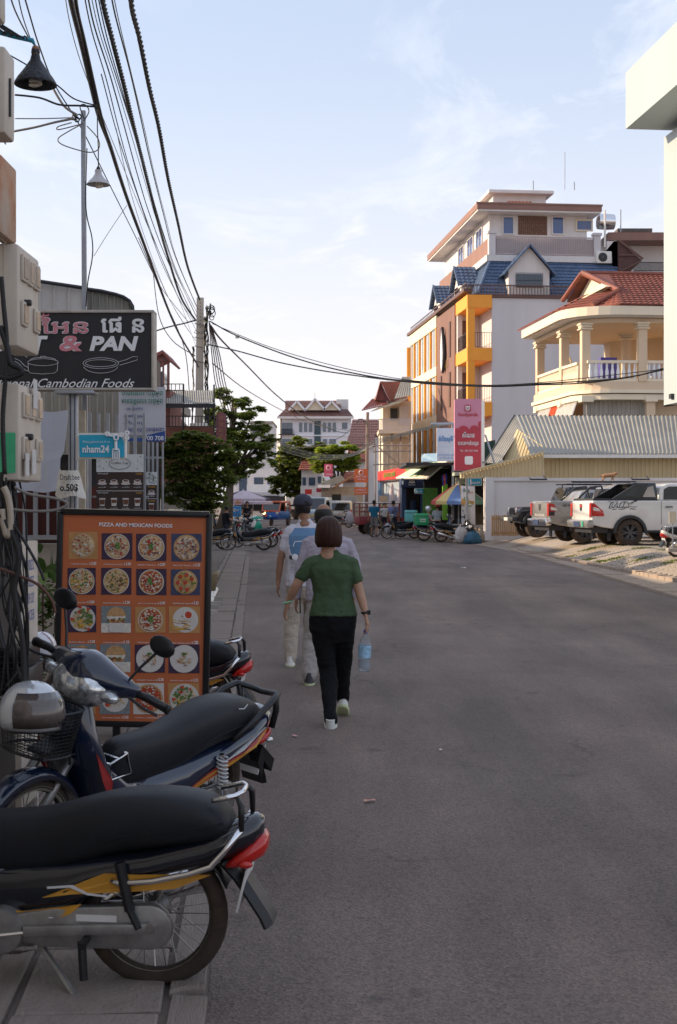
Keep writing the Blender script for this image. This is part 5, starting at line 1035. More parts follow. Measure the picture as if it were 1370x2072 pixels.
def cable(label, pts, r=.008, m=None, n=5, group=None, cat='cable', name='cable', smooth=6):
    pts = [Vector(p) for p in pts]; out = []
    for i in range(len(pts) - 1):
        p0 = pts[max(i - 1, 0)]; p1 = pts[i]; p2 = pts[i + 1]; p3 = pts[min(i + 2, len(pts) - 1)]
        for k in range(smooth):
            t = k / smooth; out.append(.5 * ((2 * p1) + (p2 - p0) * t + (2 * p0 - 5 * p1 + 4 * p2 - p3) * t * t + (3 * p1 - p0 - 3 * p2 + p3) * t ** 3))
    out.append(pts[-1]); b = MB(); b.tube(out, r, n); o = b.build(name, m or m_cab, smooth=True, recalc=False); return tag(o, label, cat, group) if label else o
random.seed(21); GC = 'tangled black cables below the meter boxes'
for i in range(26):
    x = random.uniform(-8, 34); Yc = random.uniform(5.35, 5.75); pts = []
    ys_ = [960, 1020, 1090, 1160, 1240, 1320, 1400, 1480]
    xo = x
    for j, y in enumerate(ys_):
        xo += random.gauss(2, 17) * (.5 + j * .1); pts.append(P(max(-25, min(55, xo)), y + random.uniform(-15, 15), Yc + random.uniform(-.08, .08)))
    cable('black cable among the tangle hanging below the meter boxes', pts[:random.randint(4, 8)], random.choice((.003, .0045, .006, .008)), group=GC)
for lab, px_, m_, r in [('grey cable looping out past the shutter bars below the meters', [(30, 985), (60, 1000), (110, 1008), (134, 1016), (133, 1024), (105, 1033), (60, 1034), (20, 1030)], m_cabg, .006), ('beige conduit curling below the green sticker', [(8, 985), (18, 1010), (22, 1050), (16, 1085), (8, 1060), (4, 1030)], m_cabc, .014), ('black cable rising between the two meter boxes', [(0, 660), (14, 700), (22, 735), (40, 745), (44, 755), (20, 765), (0, 762)], m_cab, .012), ('black cable running down in front of the grey meter boxes', [(3, 560), (8, 620), (14, 690), (12, 760), (6, 850), (10, 960)], m_cab, .010), ('brown cable slanting from the tangle to the handlebar', [(0, 1150), (40, 1165), (80, 1185), (105, 1215), (112, 1240)], mat('brown_cable', (.12, .05, .035), .6), .006), ('thin black cable slanting across the stencilled panel', [(10, 1040), (40, 1080), (75, 1140), (90, 1175)], m_cab, .006), ('black cable loop in front of the stencilled panel', [(0, 1040), (25, 1080), (38, 1120), (36, 1160), (30, 1200), (46, 1300), (50, 1400)], m_cab, .012)]:
    cable(lab, [P(x, y, 5.32) for x, y in px_], r, m_)
for i, (x0, y0, x1, y1, lab) in enumerate([(-10, 1312, 52, 1352, 'upper black plastic crate under the tangled cables'), (-10, 1354, 58, 1412, 'lower black plastic crate under the tangled cables')]):
    K = thing('crate', lab, 'crate', tuple(P(20, y1, 6.2)), world=True); b = MB(); b.pbx(x0, y0, x1, y1, 6.1, .3); b.build('body', m_black, K, bevel=.006)
    b = MB()
    for j in range(7): b.pbx(x0 + j * 9, y0 + 3, x0 + j * 9 + 3, y1 - 3, 6.08, .02)
    for j in range(4): b.pbx(x0, y0 + 4 + j * 12, x1, y0 + 7 + j * 12, 6.075, .02)
    b.build('ribs', m_black, K, kind='stuff')
def cfl(b, c, r, h, turns=3, m=0):
    b.tube([(c[0] + r * math.cos(t * .5), c[1] + r * math.sin(t * .5), c[2] - h * t / (turns * 12.56)) for t in range(int(turns * 12.56))], r * .33, 6, m)
LA = thing('street_lamp', 'dark conical lamp with spiral bulb on a blue arm at the top left', 'lamp', tuple(P(72, 180, 6.3)), world=True)
k = 6.3 / F; c = P(72, 0, 6.3); zt_ = P(0, 96, 6.3).z; zb = P(0, 168, 6.3).z; rr_ = 42 * k
b = MB(); b.lathe([(8 * k, 0), (9 * k, -6 * k), (8 * k, -10 * k), (11 * k, -22 * k), (24 * k, -42 * k), (36 * k, -58 * k), (42 * k, -68 * k), (42.5 * k, -72 * k), (41 * k, -72 * k), (34 * k, -58 * k), (22 * k, -42 * k), (8 * k, -22 * k)], (c.x, c.y, P(0, 100, 6.3).z), (0, 0, 1), 28); b.build('lamp_shade', mat('hammered_shade', (.035, .037, .045), .4, metal=.4, var=.3, scale=40, bump=.9, bscale=60), LA, smooth=True, recalc=False)
b = MB(); b.lathe([(2 * k, 8 * k), (6 * k, 6 * k), (8.2 * k, 0), (8.2 * k, -14 * k), (9.5 * k, -17 * k)], (c.x, c.y, P(0, 100, 6.3).z), (0, 0, 1), 14, cap=True); b.build('socket', mat('copper_socket', (.28, .13, .07), .45, metal=.6, var=.3), LA, smooth=True)
b = MB(); cfl(b, (c.x, c.y, P(0, 152, 6.3).z), 10.5 * k, 24 * k); b.build('bulb', mat('cfl_glass', (.72, .66, .55), .35, var=.05), LA, smooth=True)
b = MB(); b.tube([P(-80, 45, 6.3), P(30, 74, 6.3), P(66, 82, 6.3), P(71, 92, 6.3)], [11 * k * .4, 5 * k, 5 * k, 2 * k], 8); b.build('arm', mat('blue_paint_arm', (.03, .26, .38), .45, var=.3, scale=10), LA, smooth=True)
b = MB()
for i in range(5): b.tube([P(-20 + i * 6, 50, 6.28)] + [P(-5 + i * 14 + 4 * math.sin(j + i), 62 + i * 3 + j * 1.2 + 4 * math.cos(j * 1.3), 6.25) for j in range(5)], .004, 5)
b.build('wrapped_wire', m_cab, LA, kind='stuff')
LB = thing('street_lamp', 'small white bell shaped lamp hanging by a wire beside the thin post', 'lamp', tuple(P(199, 380, 11.5)), world=True)
k = 11.5 / F; c = P(199, 0, 11.5)
b = MB(); b.lathe([(7 * k, 0), (7 * k, -8 * k), (12 * k, -16 * k), (20 * k, -24 * k), (23.5 * k, -29 * k), (24 * k, -30 * k), (22 * k, -29 * k), (11 * k, -18 * k), (6 * k, -10 * k)], (c.x, c.y, P(0, 344, 11.5).z), (0, 0, 1), 24); b.build('lamp_shade', mat('enamel_shade', (.50, .49, .50), .35, var=.15, scale=10, dirt=.3), LB, smooth=True, recalc=False)
b = MB(); cfl(b, (c.x + 2 * k, c.y, P(0, 368, 11.5).z), 6 * k, 13 * k); b.build('bulb', mat('cfl_glass', ()), LB, smooth=True)
b = MB(); b.lathe([(1.5 * k, 8 * k), (4 * k, 4 * k), (4.5 * k, -1 * k)], (c.x, c.y, P(0, 344, 11.5).z), (0, 0, 1), 8, cap=True); b.tube([P(199, 336, 11.5), P(199, 300, 11.5), P(197, 260, 11.5), P(197, 220, 11.5)], .005, 5); b.build('cord', m_cab, LB)
TP = thing('lamp_post', 'tall thin square steel post rising behind the black sign', 'post', tuple(P(172, 1420, 13.2)), world=True)
b = MB(); b.prism([P(163.5, 223, 13.2), P(172, 223, 13.2), P(180, 1470, 13.2), P(170, 1470, 13.2)], (0, .045, 0)); b.build('shaft', m_steel, TP)
for i, (x, y) in enumerate(((150, 238), (156, 242), (160, 236))): b = MB(); b.tube([P(x + 5 * math.cos(t), y + 5 * math.sin(t), 13.1) for t in range(6)], .008, 5, close=True); b.build('insulator', m_dark, TP)
for i, pts in enumerate([[(168, 250), (140, 265), (118, 280), (125, 292), (160, 304), (185, 308), (200, 300), (198, 280), (176, 255)], [(170, 245), (180, 225), (172, 212), (162, 216), (170, 240)], [(168, 250), (120, 262), (118, 256), (145, 248)], [(176, 300), (174, 420), (186, 480), (187, 520), (178, 570), (174, 620)]]):
    cable(['loose grey wire loop around the thin post', 'small wire loop on top of the thin post', 'flat wire loop left of the thin post', 'slack wire hanging down along the thin post'][i], [P(x, y, 13.1) for x, y in pts], .006, [m_cabg, m_cab, m_cabg, m_cab][i])
YP = 38.
PO = thing('utility_pole', 'grey square concrete utility pole wrapped in cables left of the street', 'pole', tuple(G(402, 1135)), world=True)
b = MB(); b.rings([[P(391.5, 1150, YP), P(411, 1150, YP), P(411, 1150, YP + .24), P(391.5, 1150, YP + .24)], [P(398, 602, YP), P(412.5, 602, YP), P(412.5, 602, YP + .18), P(398, 602, YP + .18)]]); b.build('shaft', mat('pole_concrete', (.47, .41, .35), .9, var=.12, scale=2, bump=.3), PO)
b = MB()
for i in range(9): b.pbx(404.5, 612 + i * 7, 406, 614 + i * 7, YP - .004, .003)
b.build('hole', m_black, PO, kind='stuff')
b = MB(); b.pbx(384, 856, 420, 892, YP - .3, .2); b.build('cable_box', m_offw, PO, bevel=.02)
random.seed(8)
def bundle(par, pathf, n, r, name='cable_bundle', m=None, wob=.02):
    for i in range(n):
        b = MB(); pts = [pathf(t / 16) + Vector((random.gauss(0, wob), random.gauss(0, wob), random.gauss(0, wob))) for t in range(17)]; b.tube(pts, r, 4); b.build(name, m or m_cab, par, recalc=False)
for x0, x1, ya, yb, n in ((419, 421, 620, 860, 5), (414, 416, 640, 860, 4), (392, 389, 700, 855, 3)): bundle(PO, lambda t: P(x0 + (x1 - x0) * t, ya + (yb - ya) * t, YP - .1), n, .013)
b = MB()
for i in range(9):
    c = P(424 + random.uniform(-4, 6), 628 + random.uniform(-10, 16), YP - .1); r = random.uniform(.05, .12); a = random.uniform(0, 3)
    b.tube([c + Vector((r * math.cos(t * .7) * math.cos(a), r * math.cos(t * .7) * math.sin(a), r * math.sin(t * .7))) for t in range(9)], .012, 4, close=True)
b.build('coiled_wire', m_cab, PO, kind='stuff'); b = MB(); b.pbx(420, 628, 427, 637, YP - .16, .12); b.build('clamp', m_black, PO)
b = MB(); b.tube([P(402, 672, YP - .12) + Vector((.13 * math.cos(t), 0, .05 * math.sin(t * 2))) for t in range(7)], .012, 4, close=True)
for y in (655, 682, 700, 730): b.tube([P(394, y, YP - .03), P(415, y + 4, YP - .03)], .012, 4)
b.build('strap', m_cabg, PO, kind='stuff')
def cz(px, py, z): Y = (z - H) * F / (HY - py); return P(px, py, Y)
def span(label, path, z0, z1, r, m=None, sag=0, group=None, twist=0, n=5, name='cable'):
    """overhead cable traced through the photo; z0/z1: height at its first (near) and last (far) point"""
    k = len(path); pts = [cz(x, y, z0 + (z1 - z0) * i / (k - 1)) for i, (x, y) in enumerate(path)]
    if not twist: return cable(label, pts, r, m, n, group, smooth=5)
    out = []
    for i in range(k - 1):
        p0 = pts[max(i - 1, 0)]; p1 = pts[i]; p2 = pts[i + 1]; p3 = pts[min(i + 2, k - 1)]; q = max(12, int((p2 - p1).length / twist * 6))
        for j in range(q): t = j / q; out.append(.5 * ((2 * p1) + (p2 - p0) * t + (2 * p0 - 5 * p1 + 4 * p2 - p3) * t * t + (3 * p1 - p0 - 3 * p2 + p3) * t ** 3))
    out.append(pts[-1]); b = MB(); L_ = 0; pos = []
    for s_ in range(3):
        pp_ = []; L_ = 0
        for i, p in enumerate(out):
            if i: L_ += (p - out[i - 1]).length
            t = (out[min(i + 1, len(out) - 1)] - out[max(i - 1, 0)]).normalized(); sd = t.cross(Vector((0, 0, 1))).normalized(); up = sd.cross(t); a = L_ / twist * 6.283 + s_ * 2.094
            pp_.append(p + (sd * math.cos(a) + up * math.sin(a)) * r)
        b.tube(pp_, r * .95, 5)
    return tag(b.build(name, m or m_cab, smooth=True, recalc=False), label, 'cable', group)
GS = 'overhead cables running from the pole over the left side'
span('thick twisted cable, rightmost of the overhead lines', [(262, -40), (268, 20), (283, 80), (302, 175), (322, 260), (340, 360), (360, 450), (380, 540), (404, 606)], 6.3, 7.3, .016, twist=.55)
span('thick twisted cable in the middle of the overhead lines', [(200, -40), (212, 20), (230, 90), (253, 180), (272, 260), (291, 335), (315, 430), (340, 520), (368, 605), (396, 648)], 6.1, 6.95, .015, twist=.4)
MBK = mat('thick_sheath', (.035, .033, .033), .5)
span('thickest black cable of the overhead lines, sagging below the pole', [(132, -60), (145, 10), (165, 90), (186, 180), (200, 235), (221, 290), (240, 350), (262, 415), (290, 490), (312, 550), (340, 625), (365, 680), (392, 725), (403, 745)], 5.6, 5.45, .023, MBK)
span('second thick black cable beside the thickest one', [(146, -60), (156, 20), (170, 80), (190, 170), (206, 240), (222, 292)], 5.65, 5.5, .016)
for i, pa in enumerate([[(140, -40), (160, 60), (185, 150), (203, 225), (230, 310), (262, 410), (300, 510), (345, 610), (396, 690)],
    [(165, -40), (185, 60), (215, 160), (240, 260), (265, 350), (295, 440), (330, 530), (365, 610), (397, 655)], [(172, -40), (190, 50), (222, 150), (250, 250), (280, 360), (305, 440), (340, 530), (395, 650)],
    [(178, -40), (200, 60), (232, 160), (262, 260), (288, 350), (318, 450), (350, 540), (398, 640)], [(186, -40), (206, 60), (240, 170), (268, 260), (300, 370), (330, 470), (362, 560), (400, 635)],
    [(220, -40), (233, 30), (262, 140), (285, 240), (305, 330), (330, 430), (355, 520), (400, 625)], [(224, -40), (240, 40), (266, 150), (290, 250), (312, 350), (335, 440), (360, 530), (402, 628)],
    [(192, -40), (215, 70), (246, 180), (280, 300), (315, 420), (352, 540), (399, 645)], [(40, -40), (60, 30), (80, 95), (110, 170), (165, 260), (220, 370), (270, 470), (325, 580), (380, 650)], [(128, -40), (140, 40), (165, 130), (205, 230), (250, 340), (300, 460), (360, 600), (396, 700)],
    [(30, -40), (45, 30), (62, 80)], [(12, -40), (30, 20), (60, 80), (62, 85)], [(235, 260), (262, 380), (300, 500), (340, 600), (375, 660), (398, 690)], [(205, 150), (240, 280), (280, 400), (315, 500), (345, 570), (397, 668)]]):
    span('thin black line of the overhead bundle running down to the pole', pa, 6.0 + .05 * (i % 5), 6.6 + .08 * (i % 4), .0048 + .0016 * (i % 3), m_cab if i % 3 else m_cabg, group=GS)
for i, (lab, pa, Y, r) in enumerate([('cable crossing from the black sign to the pole', [(309, 672), (340, 662), (370, 655), (396, 648)], 37, .02), ('two grey wires reaching left from the thin post', [(30, 240), (90, 240), (150, 238)], 13, .006), ('grey cable sagging left of the thin post', [(28, 266), (70, 258), (110, 248), (150, 240)], 13, .012), ('black cable from the left cabinet to the cable clamp', [(30, 192), (80, 198), (120, 212), (160, 214), (195, 216)], 12.6, .01), ('black wire drooping under the dark lamp', [(20, 112), (60, 135), (115, 172), (150, 200), (196, 214)], 12.6, .007), ('grey wire crossing behind the dark lamp', [(108, 180), (130, 215), (155, 232)], 12.8, .012),
    ('slack wire down to the pole foot', [(280, 480), (330, 600), (372, 700), (383, 790)], 36, .012), ('looping wire left of the pole', [(310, 550), (322, 640), (350, 690), (395, 720)], 37, .012), ('thin pale guy wire from the thick cable to the thin post', [(257, 415), (220, 470), (190, 518)], 13.2, .003)]):
    cable(lab, [P(x, y, Y) for x, y in pa], r, m_cabg if 'grey' in lab or 'pale' in lab else m_cab)
span2 = lambda lab, pa, Ya, Yb, r, tw=0, m=None: cable(lab, [P(x, y, Ya + (Yb - Ya) * i / (len(pa) - 1)) for i, (x, y) in enumerate(pa)], r, m)
span2('upper thick cable crossing the street from the pole', [(425, 650), (470, 675), (530, 700), (590, 722), (650, 740), (720, 756), (780, 766), (850, 773), (930, 779), (1000, 782), (1080, 779), (1180, 775), (1280, 762), (1344, 745), (1400, 732)], 38, 34, .019)
span2('lower thick cable crossing the street from the pole', [(420, 697), (480, 710), (560, 732), (640, 748), (720, 760), (800, 770), (900, 779), (1000, 781), (1100, 776), (1250, 766), (1344, 748)], 38, 34, .018)
span2('thin cable following the crossing cables', [(430, 655), (540, 700), (660, 736), (760, 758), (860, 772), (1040, 778), (1344, 747)], 38, 34, .010)
b = MB(); c = P(480, 680, 37.8); b.box(c.x - .05, c.x + .05, c.y, c.y + .06, c.z - .06, c.z + .02); tag(b.build('cable_tag', m_offw), 'small pale tag on the upper crossing cable', 'tag')
span2('cable slanting down from the pole to the far right roofs', [(427, 660), (450, 690), (500, 740), (560, 800), (620, 845), (680, 872), (705, 876)], 38, 120, .035)
span2('faint cable slanting down below the slanting one', [(430, 735), (500, 790), (580, 835), (640, 860), (710, 872)], 38, 120, .02, m=m_cabg)
span2('cable from the roofs down to the far poles', [(710, 868), (690, 884), (650, 900), (600, 905), (540, 885), (490, 850)], 120, 60, .03)
for i in range(6):
    y = i * 3.5; span2(['uppermost', 'second', 'third', 'fourth', 'fifth', 'lowest'][i] + ' beige cable of the sagging bundle across the far street', [(482, 838 + y * .5), (520, 868 + y), (560, 890 + y), (610, 910 + y * .8), (660, 920 + y * .6), (715, 917 + y * .3), (745, 895 + y * .6), (800, 880 + y * .4), (870, 862 + y * .3), (915, 858)], 60, 62, .011, m=m_cabc if i % 2 else m_cabg)
for i in range(5):
    x = 423 + i * 2; cable('twisted black cable dropping from the pole towards the second pole', [P(x, 650 + i * 5, 38), P(x + 6 + i * 2, 720, 42), P(x + 14 + i * 3, 780, 48), P(x + 30 + i * 3, 830, 55), P(470, 850 + i * 4, 60)], .017, group='twisted cables between the two left poles')
PO2 = thing('utility_pole', 'leaning weathered pole hung with pale cables beyond the maroon sign', 'pole', tuple(G(466, 1060)), world=True)
b = MB(); b.tube([P(464, 1065, 60), P(468, 900, 60), P(474, 806, 60)], [.16, .13, .10], 8); b.build('shaft', m_bark, PO2)
b = MB()
for i in range(10): b.tube([P(476 + random.uniform(-3, 6), 828 + random.uniform(-4, 8), 59.8), P(470 + random.uniform(-6, 8), 850 + random.uniform(-4, 8), 59.7), P(468 + random.uniform(-5, 6), 880 + random.uniform(-8, 8), 59.8)], .025, 4)
b.build('cable_bundle', m_cabc, PO2, kind='stuff')
PO3 = thing('utility_pole', 'slim wooden pole beside the orange signs on the right', 'pole', tuple(G(743, 1070)), world=True)
b = MB(); b.tube([P(741, 1062, 84), P(744, 834, 84)], [.12, .09], 8); b.build('shaft', mat('pole_wood', (.26, .19, .15), .9, var=.2), PO3)
b = MB(); b.tube([P(740, 858, 84), P(734, 848, 84), P(726, 848, 84), P(722, 856, 84)], .03, 5); b.build('hook', m_dark, PO3)
for i, (x0, y0, x1, y1, Y, m_, tx, lab) in enumerate([(656, 939, 673, 964, 100, mat('pink_sign', (.66, .10, .20), .5), [('ហុង', 659, 958, 670, 962)], 'pink square sign with a white ring in front of the bright tree'), (717, 949, 744, 976, 82, m_osign, [('សាច់គោអាំង', 720, 961, 741, 966), ('Chhay Leng', 722, 968, 739, 972)], 'upper orange sign on the slim wooden pole'), (717, 986, 744, 1001, 82, m_osign, [('ហាងលក់', 721, 988, 740, 993), ('Massage washing', 719, 995, 742, 998)], 'lower orange sign on the slim wooden pole')]):
    b = MB(); b.prism(rrect(x0, y0, x1, y1, 1, Y), (0, .2, 0)); s_ = tag(b.build('hanging_sign', m_), lab, 'sign')
    for t_, *bx_ in tx: ptext(s_, t_, *bx_, Y - .03, m_signw)
    if i < 2: stroke(ell((x0 + x1) / 2, y0 + 7.5, 4.2, 4.8, n=12), .05, True, s_, m_signw, 'ring', Y - .05)
# ================================================================ pizza menu board
Yb = 8.75
MBD = thing('menu_board', 'tall orange pizza menu board on black legs beside the parked motorbikes', 'sign', (0, 0, 0), world=True)
TLc, TRc, BLc = P(123, 1035, Yb), P(424, 1041.5, Yb), P(117.5, 1462, Yb)
bu = (TRc - TLc); bw = bu.length; bu.normalize(); bv = Vector((-bu.z, 0, bu.x)); bh = (TLc - BLc).length
def bp(px, py, d=0):   # photo pixel -> point on the board face
    q = P(px, py, Yb); r_ = q - TLc; return TLc + bu * r_.dot(bu) + bv * r_.dot(bv) + Vector((0, -d, 0))
BR_ = TLc + bu * bw - bv * bh; BLc = TLc - bv * bh
m_bo = mat('menu_orange', (.50, .135, .048), .5, var=.10, scale=1.2)
b = MB(); b.prism([TLc + bu * .016 - bv * .016, TRc - bu * .016 - bv * .016, BR_ - bu * .016 + bv * .016, BLc + bu * .016 + bv * .016], (0, .03, 0)); b.build('face', m_bo, MBD)
b = MB()
for A, B_ in ((TLc, TRc), (BLc, BR_)): b.bar(A + Vector((0, .012, 0)), B_ + Vector((0, .012, 0)), .055, .038, 0, bv)
for A, B_, s_ in ((TLc, BLc, 1), (TRc, BR_, -1)): b.bar(A + Vector((0, .012, 0)) + bu * s_ * .0, B_ + Vector((0, .012, 0)), .055, .038, 0, bu)
b.build('frame', m_black, MBD, bevel=.003)
b = MB(); b.bar(TLc + bv * .02, TRc + bv * .02, .05, .004, 0, bv); b.build('metal_edge', m_chrome, MBD)
for x in (235, 392, 150): b = MB(); p = bp(x, 1460); b.bar((p.x, Yb + .02, p.z), (p.x, Yb + .02, .02), .045, .045); b.bar((p.x, Yb - .2, .03), (p.x, Yb + .3, .03), .04, .04); b.build('leg', m_black, MBD)
def btext(body, x0, y0, x1, y1, m=None, **k):
    a, c = bp(x0, y0, .003), bp(x1, y1, .003); return text(MBD, body, (a + c) / 2, bu, bv, abs((c - a).dot(bu)), abs((c - a).dot(bv)), m or m_wr, **k)
btext('PIZZA AND MEXICAN FOODS', 201, 1057, 349, 1068, bold=.025)
def fm(n, c, v=.25, s=60): return mat('food_' + n, c, .5, var=v, scale=s)
F_dark = fm('dark', (.05, .025, .055)); F_wood = fm('wood', (.50, .25, .09), .15, 8); F_blue = fm('slate', (.05, .06, .12)); F_plate = fm('plate', (.62, .58, .54), .06); F_crust = fm('crust', (.50, .29, .13)); F_ch = fm('cheese', (.62, .45, .26), .35, 45); F_red = fm('sauce', (.42, .07, .03), .4, 50); F_gr = fm('herb', (.10, .19, .04), .4); F_pur = fm('olive', (.12, .05, .09)); F_yel = fm('corn', (.62, .36, .06)); F_tom = fm('tomato', (.50, .05, .02)); F_wh = fm('cream', (.66, .62, .55)); F_br = fm('meat', (.18, .07, .035), .4); F_grey = fm('room', (.20, .23, .24))
FM = [F_plate, F_crust, F_ch, F_red, F_gr, F_pur, F_yel, F_tom, F_wh, F_br]
def blob(b, x, y, r, m, d, n=7, rn=None, el=1., a=0):
    b.poly([bp(x + r * el * math.cos(a + 6.283 * i / n) * (1 + (rn.uniform(-.25, .25) if rn else 0)), y + r * math.sin(a + 6.283 * i / n) * (1 + (rn.uniform(-.25, .25) if rn else 0)), d) for i in range(n)], m)
def photo(x0, y0, x1, y1, bg_, kind_, seed, cap=None, price=None, cy=None):
    rn = random.Random(seed); b = MB(); b.poly([bp(x0, y0, .003), bp(x1, y0, .003), bp(x1, y1, .003), bp(x0, y1, .003)]); b.build('food_photo', bg_, MBD, recalc=False); ph = COL.objects[-1]
    b = MB(); cx_, cy_ = (x0 + x1) / 2, (y0 + y1) / 2; R_ = (min(x1 - x0, y1 - y0)) * .47
    d = [.004]
    def nd(): d[0] += .00012; return d[0]
    def inb(x, y, r=1.5): return min(max(x, x0 + r), x1 - r), min(max(y, y0 + r), y1 - r)
    if kind_.startswith('pizza'):
        if 'plate' in kind_: blob(b, cx_, cy_, R_ * 1.03, 0, nd(), 24)
        blob(b, cx_, cy_, R_ * (.97 if 'plate' in kind_ else 1), 1, nd(), 24); blob(b, cx_, cy_, R_ * .88, 3 if 'red' in kind_ else 2, nd(), 22)
        pal = {'plain': [2, 2, 3, 8], 'mix': [3, 8, 5, 2, 7, 8], 'red': [8, 2, 3, 8, 2], 'veg': [4, 6, 2, 7, 4, 8], 'brown': [9, 2, 9, 4, 6], 'yel': [6, 2, 4, 6]}[kind_.split('_')[1]]
        for i in range(150):
            rr__ = R_ * .84 * math.sqrt(rn.random()); a = rn.uniform(0, 6.283); blob(b, cx_ + rr__ * math.cos(a), cy_ + rr__ * math.sin(a), rn.uniform(.8, 2.2), rn.choice(pal), nd(), 5, rn, rn.uniform(.7, 1.8), rn.uniform(0, 3))
        if 'tom' in kind_:
            for i in range(7): a = i * .9 + .4; rr__ = R_ * (.62 if i else 0); blob(b, cx_ + rr__ * math.cos(a), cy_ + rr__ * math.sin(a), 4.4, 7, nd(), 10); blob(b, cx_ + rr__ * math.cos(a), cy_ + rr__ * math.sin(a), 3.0, 3, nd(), 8)
        if 'oliv' in kind_:
            for i in range(11): a = rn.uniform(0, 6.28); rr__ = R_ * rn.uniform(.3, .8); blob(b, cx_ + rr__ * math.cos(a), cy_ + rr__ * math.sin(a), 2.4, 5, nd(), 8); blob(b, cx_ + rr__ * math.cos(a), cy_ + rr__ * math.sin(a), 1.0, 2, nd(), 6)
        if 'herb' in kind_:
            for i in range(3): blob(b, cx_ + rn.uniform(-3, 3), cy_ - 6 + i * 4, 3.4, 4, nd(), 6, rn, 1.3)
        if 'cut' in kind_:
            for a in (1.05, 1.05 + math.pi): b.poly([bp(cx_, cy_, nd()), bp(cx_ + R_ * math.cos(a + .03), cy_ + R_ * math.sin(a + .03), d[0]), bp(cx_ + R_ * math.cos(a), cy_ + R_ * math.sin(a), d[0])], 9)
    elif kind_ == 'salad':
        blob(b, cx_ + 2, cy_, R_ * 1.02, 0, nd(), 24); blob(b, cx_ + 2, cy_, R_ * .88, 8, nd(), 22)
        for i in range(130): rr__ = R_ * .78 * math.sqrt(rn.random()); a = rn.uniform(0, 6.28); y_ = rr__ * math.sin(a); blob(b, cx_ + 2 + rr__ * math.cos(a), cy_ + y_, rn.uniform(1.2, 3), 6 if y_ > 2 and rn.random() < .6 else rn.choice((4, 4, 2)), nd(), 5, rn, 1.3, rn.uniform(0, 3))
        for x, y in ((-19, 0), (14, 20), (-4, -14), (-2, -24), (14, -20)): blob(b, cx_ + x, cy_ + y, 5, 7, nd(), 3, rn, 1, rn.uniform(0, 3))
    elif kind_ == 'burger':
        b.poly([bp(x0, cy_ + 8, nd()), bp(x1, cy_ + 8, d[0]), bp(x1, y1, d[0]), bp(x0, y1, d[0])], 8)
        blob(b, cx_ + 1, cy_ - 8, R_ * .66, 1, nd(), 18, None, 1.15); b.poly([bp(cx_ - 19, cy_ - 6, nd()), bp(cx_ + 20, cy_ - 6, d[0]), bp(cx_ + 18, cy_ + 1, d[0]), bp(cx_ - 17, cy_ + 1, d[0])], 8)
        for i in range(40): blob(b, *inb(cx_ + rn.uniform(-18, 18), cy_ + 2 + rn.uniform(-3, 5)), rn.uniform(1.2, 2.6), rn.choice((9, 1, 3, 4)), nd(), 5, rn, 1.4)
        b.poly([bp(cx_ - 15, cy_ + 7, nd()), bp(cx_ + 17, cy_ + 7, d[0]), bp(cx_ + 14, y1 - 1, d[0]), bp(cx_ - 13, y1 - 1, d[0])], 0)
    elif kind_ == 'grill':
        blob(b, cx_ + 2, cy_, R_ * 1.02, 0, nd(), 24)
        for i in range(18): x_, y_ = inb(cx_ + rn.uniform(-24, 8), cy_ + rn.uniform(-8, 18)); b.poly([bp(x_ - 7, y_ - 1, nd()), bp(x_ + 7, y_ + 1.5, d[0]), bp(x_ + 7, y_ + 3.5, d[0]), bp(x_ - 7, y_ + 1.2, d[0])], rn.choice((6, 1, 9, 6)))
        blob(b, cx_ + 8, cy_ - 10, 11, 0, nd(), 18); blob(b, cx_ + 8, cy_ - 10, 9, 8, nd(), 16); blob(b, cx_ + 8, cy_ - 10, 7, 7, nd(), 16)
    elif kind_ == 'pasta':
        blob(b, cx_, cy_, R_ * 1.04, 0, nd(), 24)
        for i in range(46):
            a = rn.uniform(0, 6.28); rr__ = R_ * .5 * math.sqrt(rn.random()); x_, y_ = cx_ + rr__ * math.cos(a), cy_ + 1 + rr__ * math.sin(a); a2 = rn.uniform(0, 3.1); l = rn.uniform(3, 6); b.poly([bp(x_ - l * math.cos(a2), y_ - l * math.sin(a2), nd()), bp(x_, y_ - 1.4, d[0]), bp(x_ + l * math.cos(a2), y_ + l * math.sin(a2), d[0]), bp(x_, y_ + .8, d[0])], rn.choice((1, 3, 6, 9, 1)))
        for i in range(3): blob(b, cx_ - 2 + i * 2, cy_ - 10, 3, 4, nd(), 5, rn)
    elif kind_ == 'fries':
        blob(b, cx_, cy_, R_ * .95, 0, nd(), 20)
        for i in range(26): a = rn.uniform(-.6, 1.2) + 1; x_, y_ = inb(cx_ + rn.uniform(-16, 14), cy_ + rn.uniform(-14, 14), 5); l = rn.uniform(5, 9); b.poly([bp(x_ - l * math.cos(a), y_ - l * math.sin(a), nd()), bp(x_ - l * math.cos(a) + 2, y_ - l * math.sin(a), d[0]), bp(x_ + l * math.cos(a) + 2, y_ + l * math.sin(a), d[0]), bp(x_ + l * math.cos(a), y_ + l * math.sin(a), d[0])], rn.choice((6, 1, 6, 2)))
        blob(b, cx_ - 14, cy_ + 10, 6, 7, nd(), 8, rn)
    b.build('food', FM, ph, kind='stuff', recalc=False)
    if cap: btext(cap, x0 + 4, cy + .5, x1 - 18, cy + 3.8)
    if price: btext('$', x1 - 17, cy - .5, x1 - 14.5, cy + 4); btext(price, x1 - 13, cy - 2.2, x1 - 3, cy + 4, bold=.02)
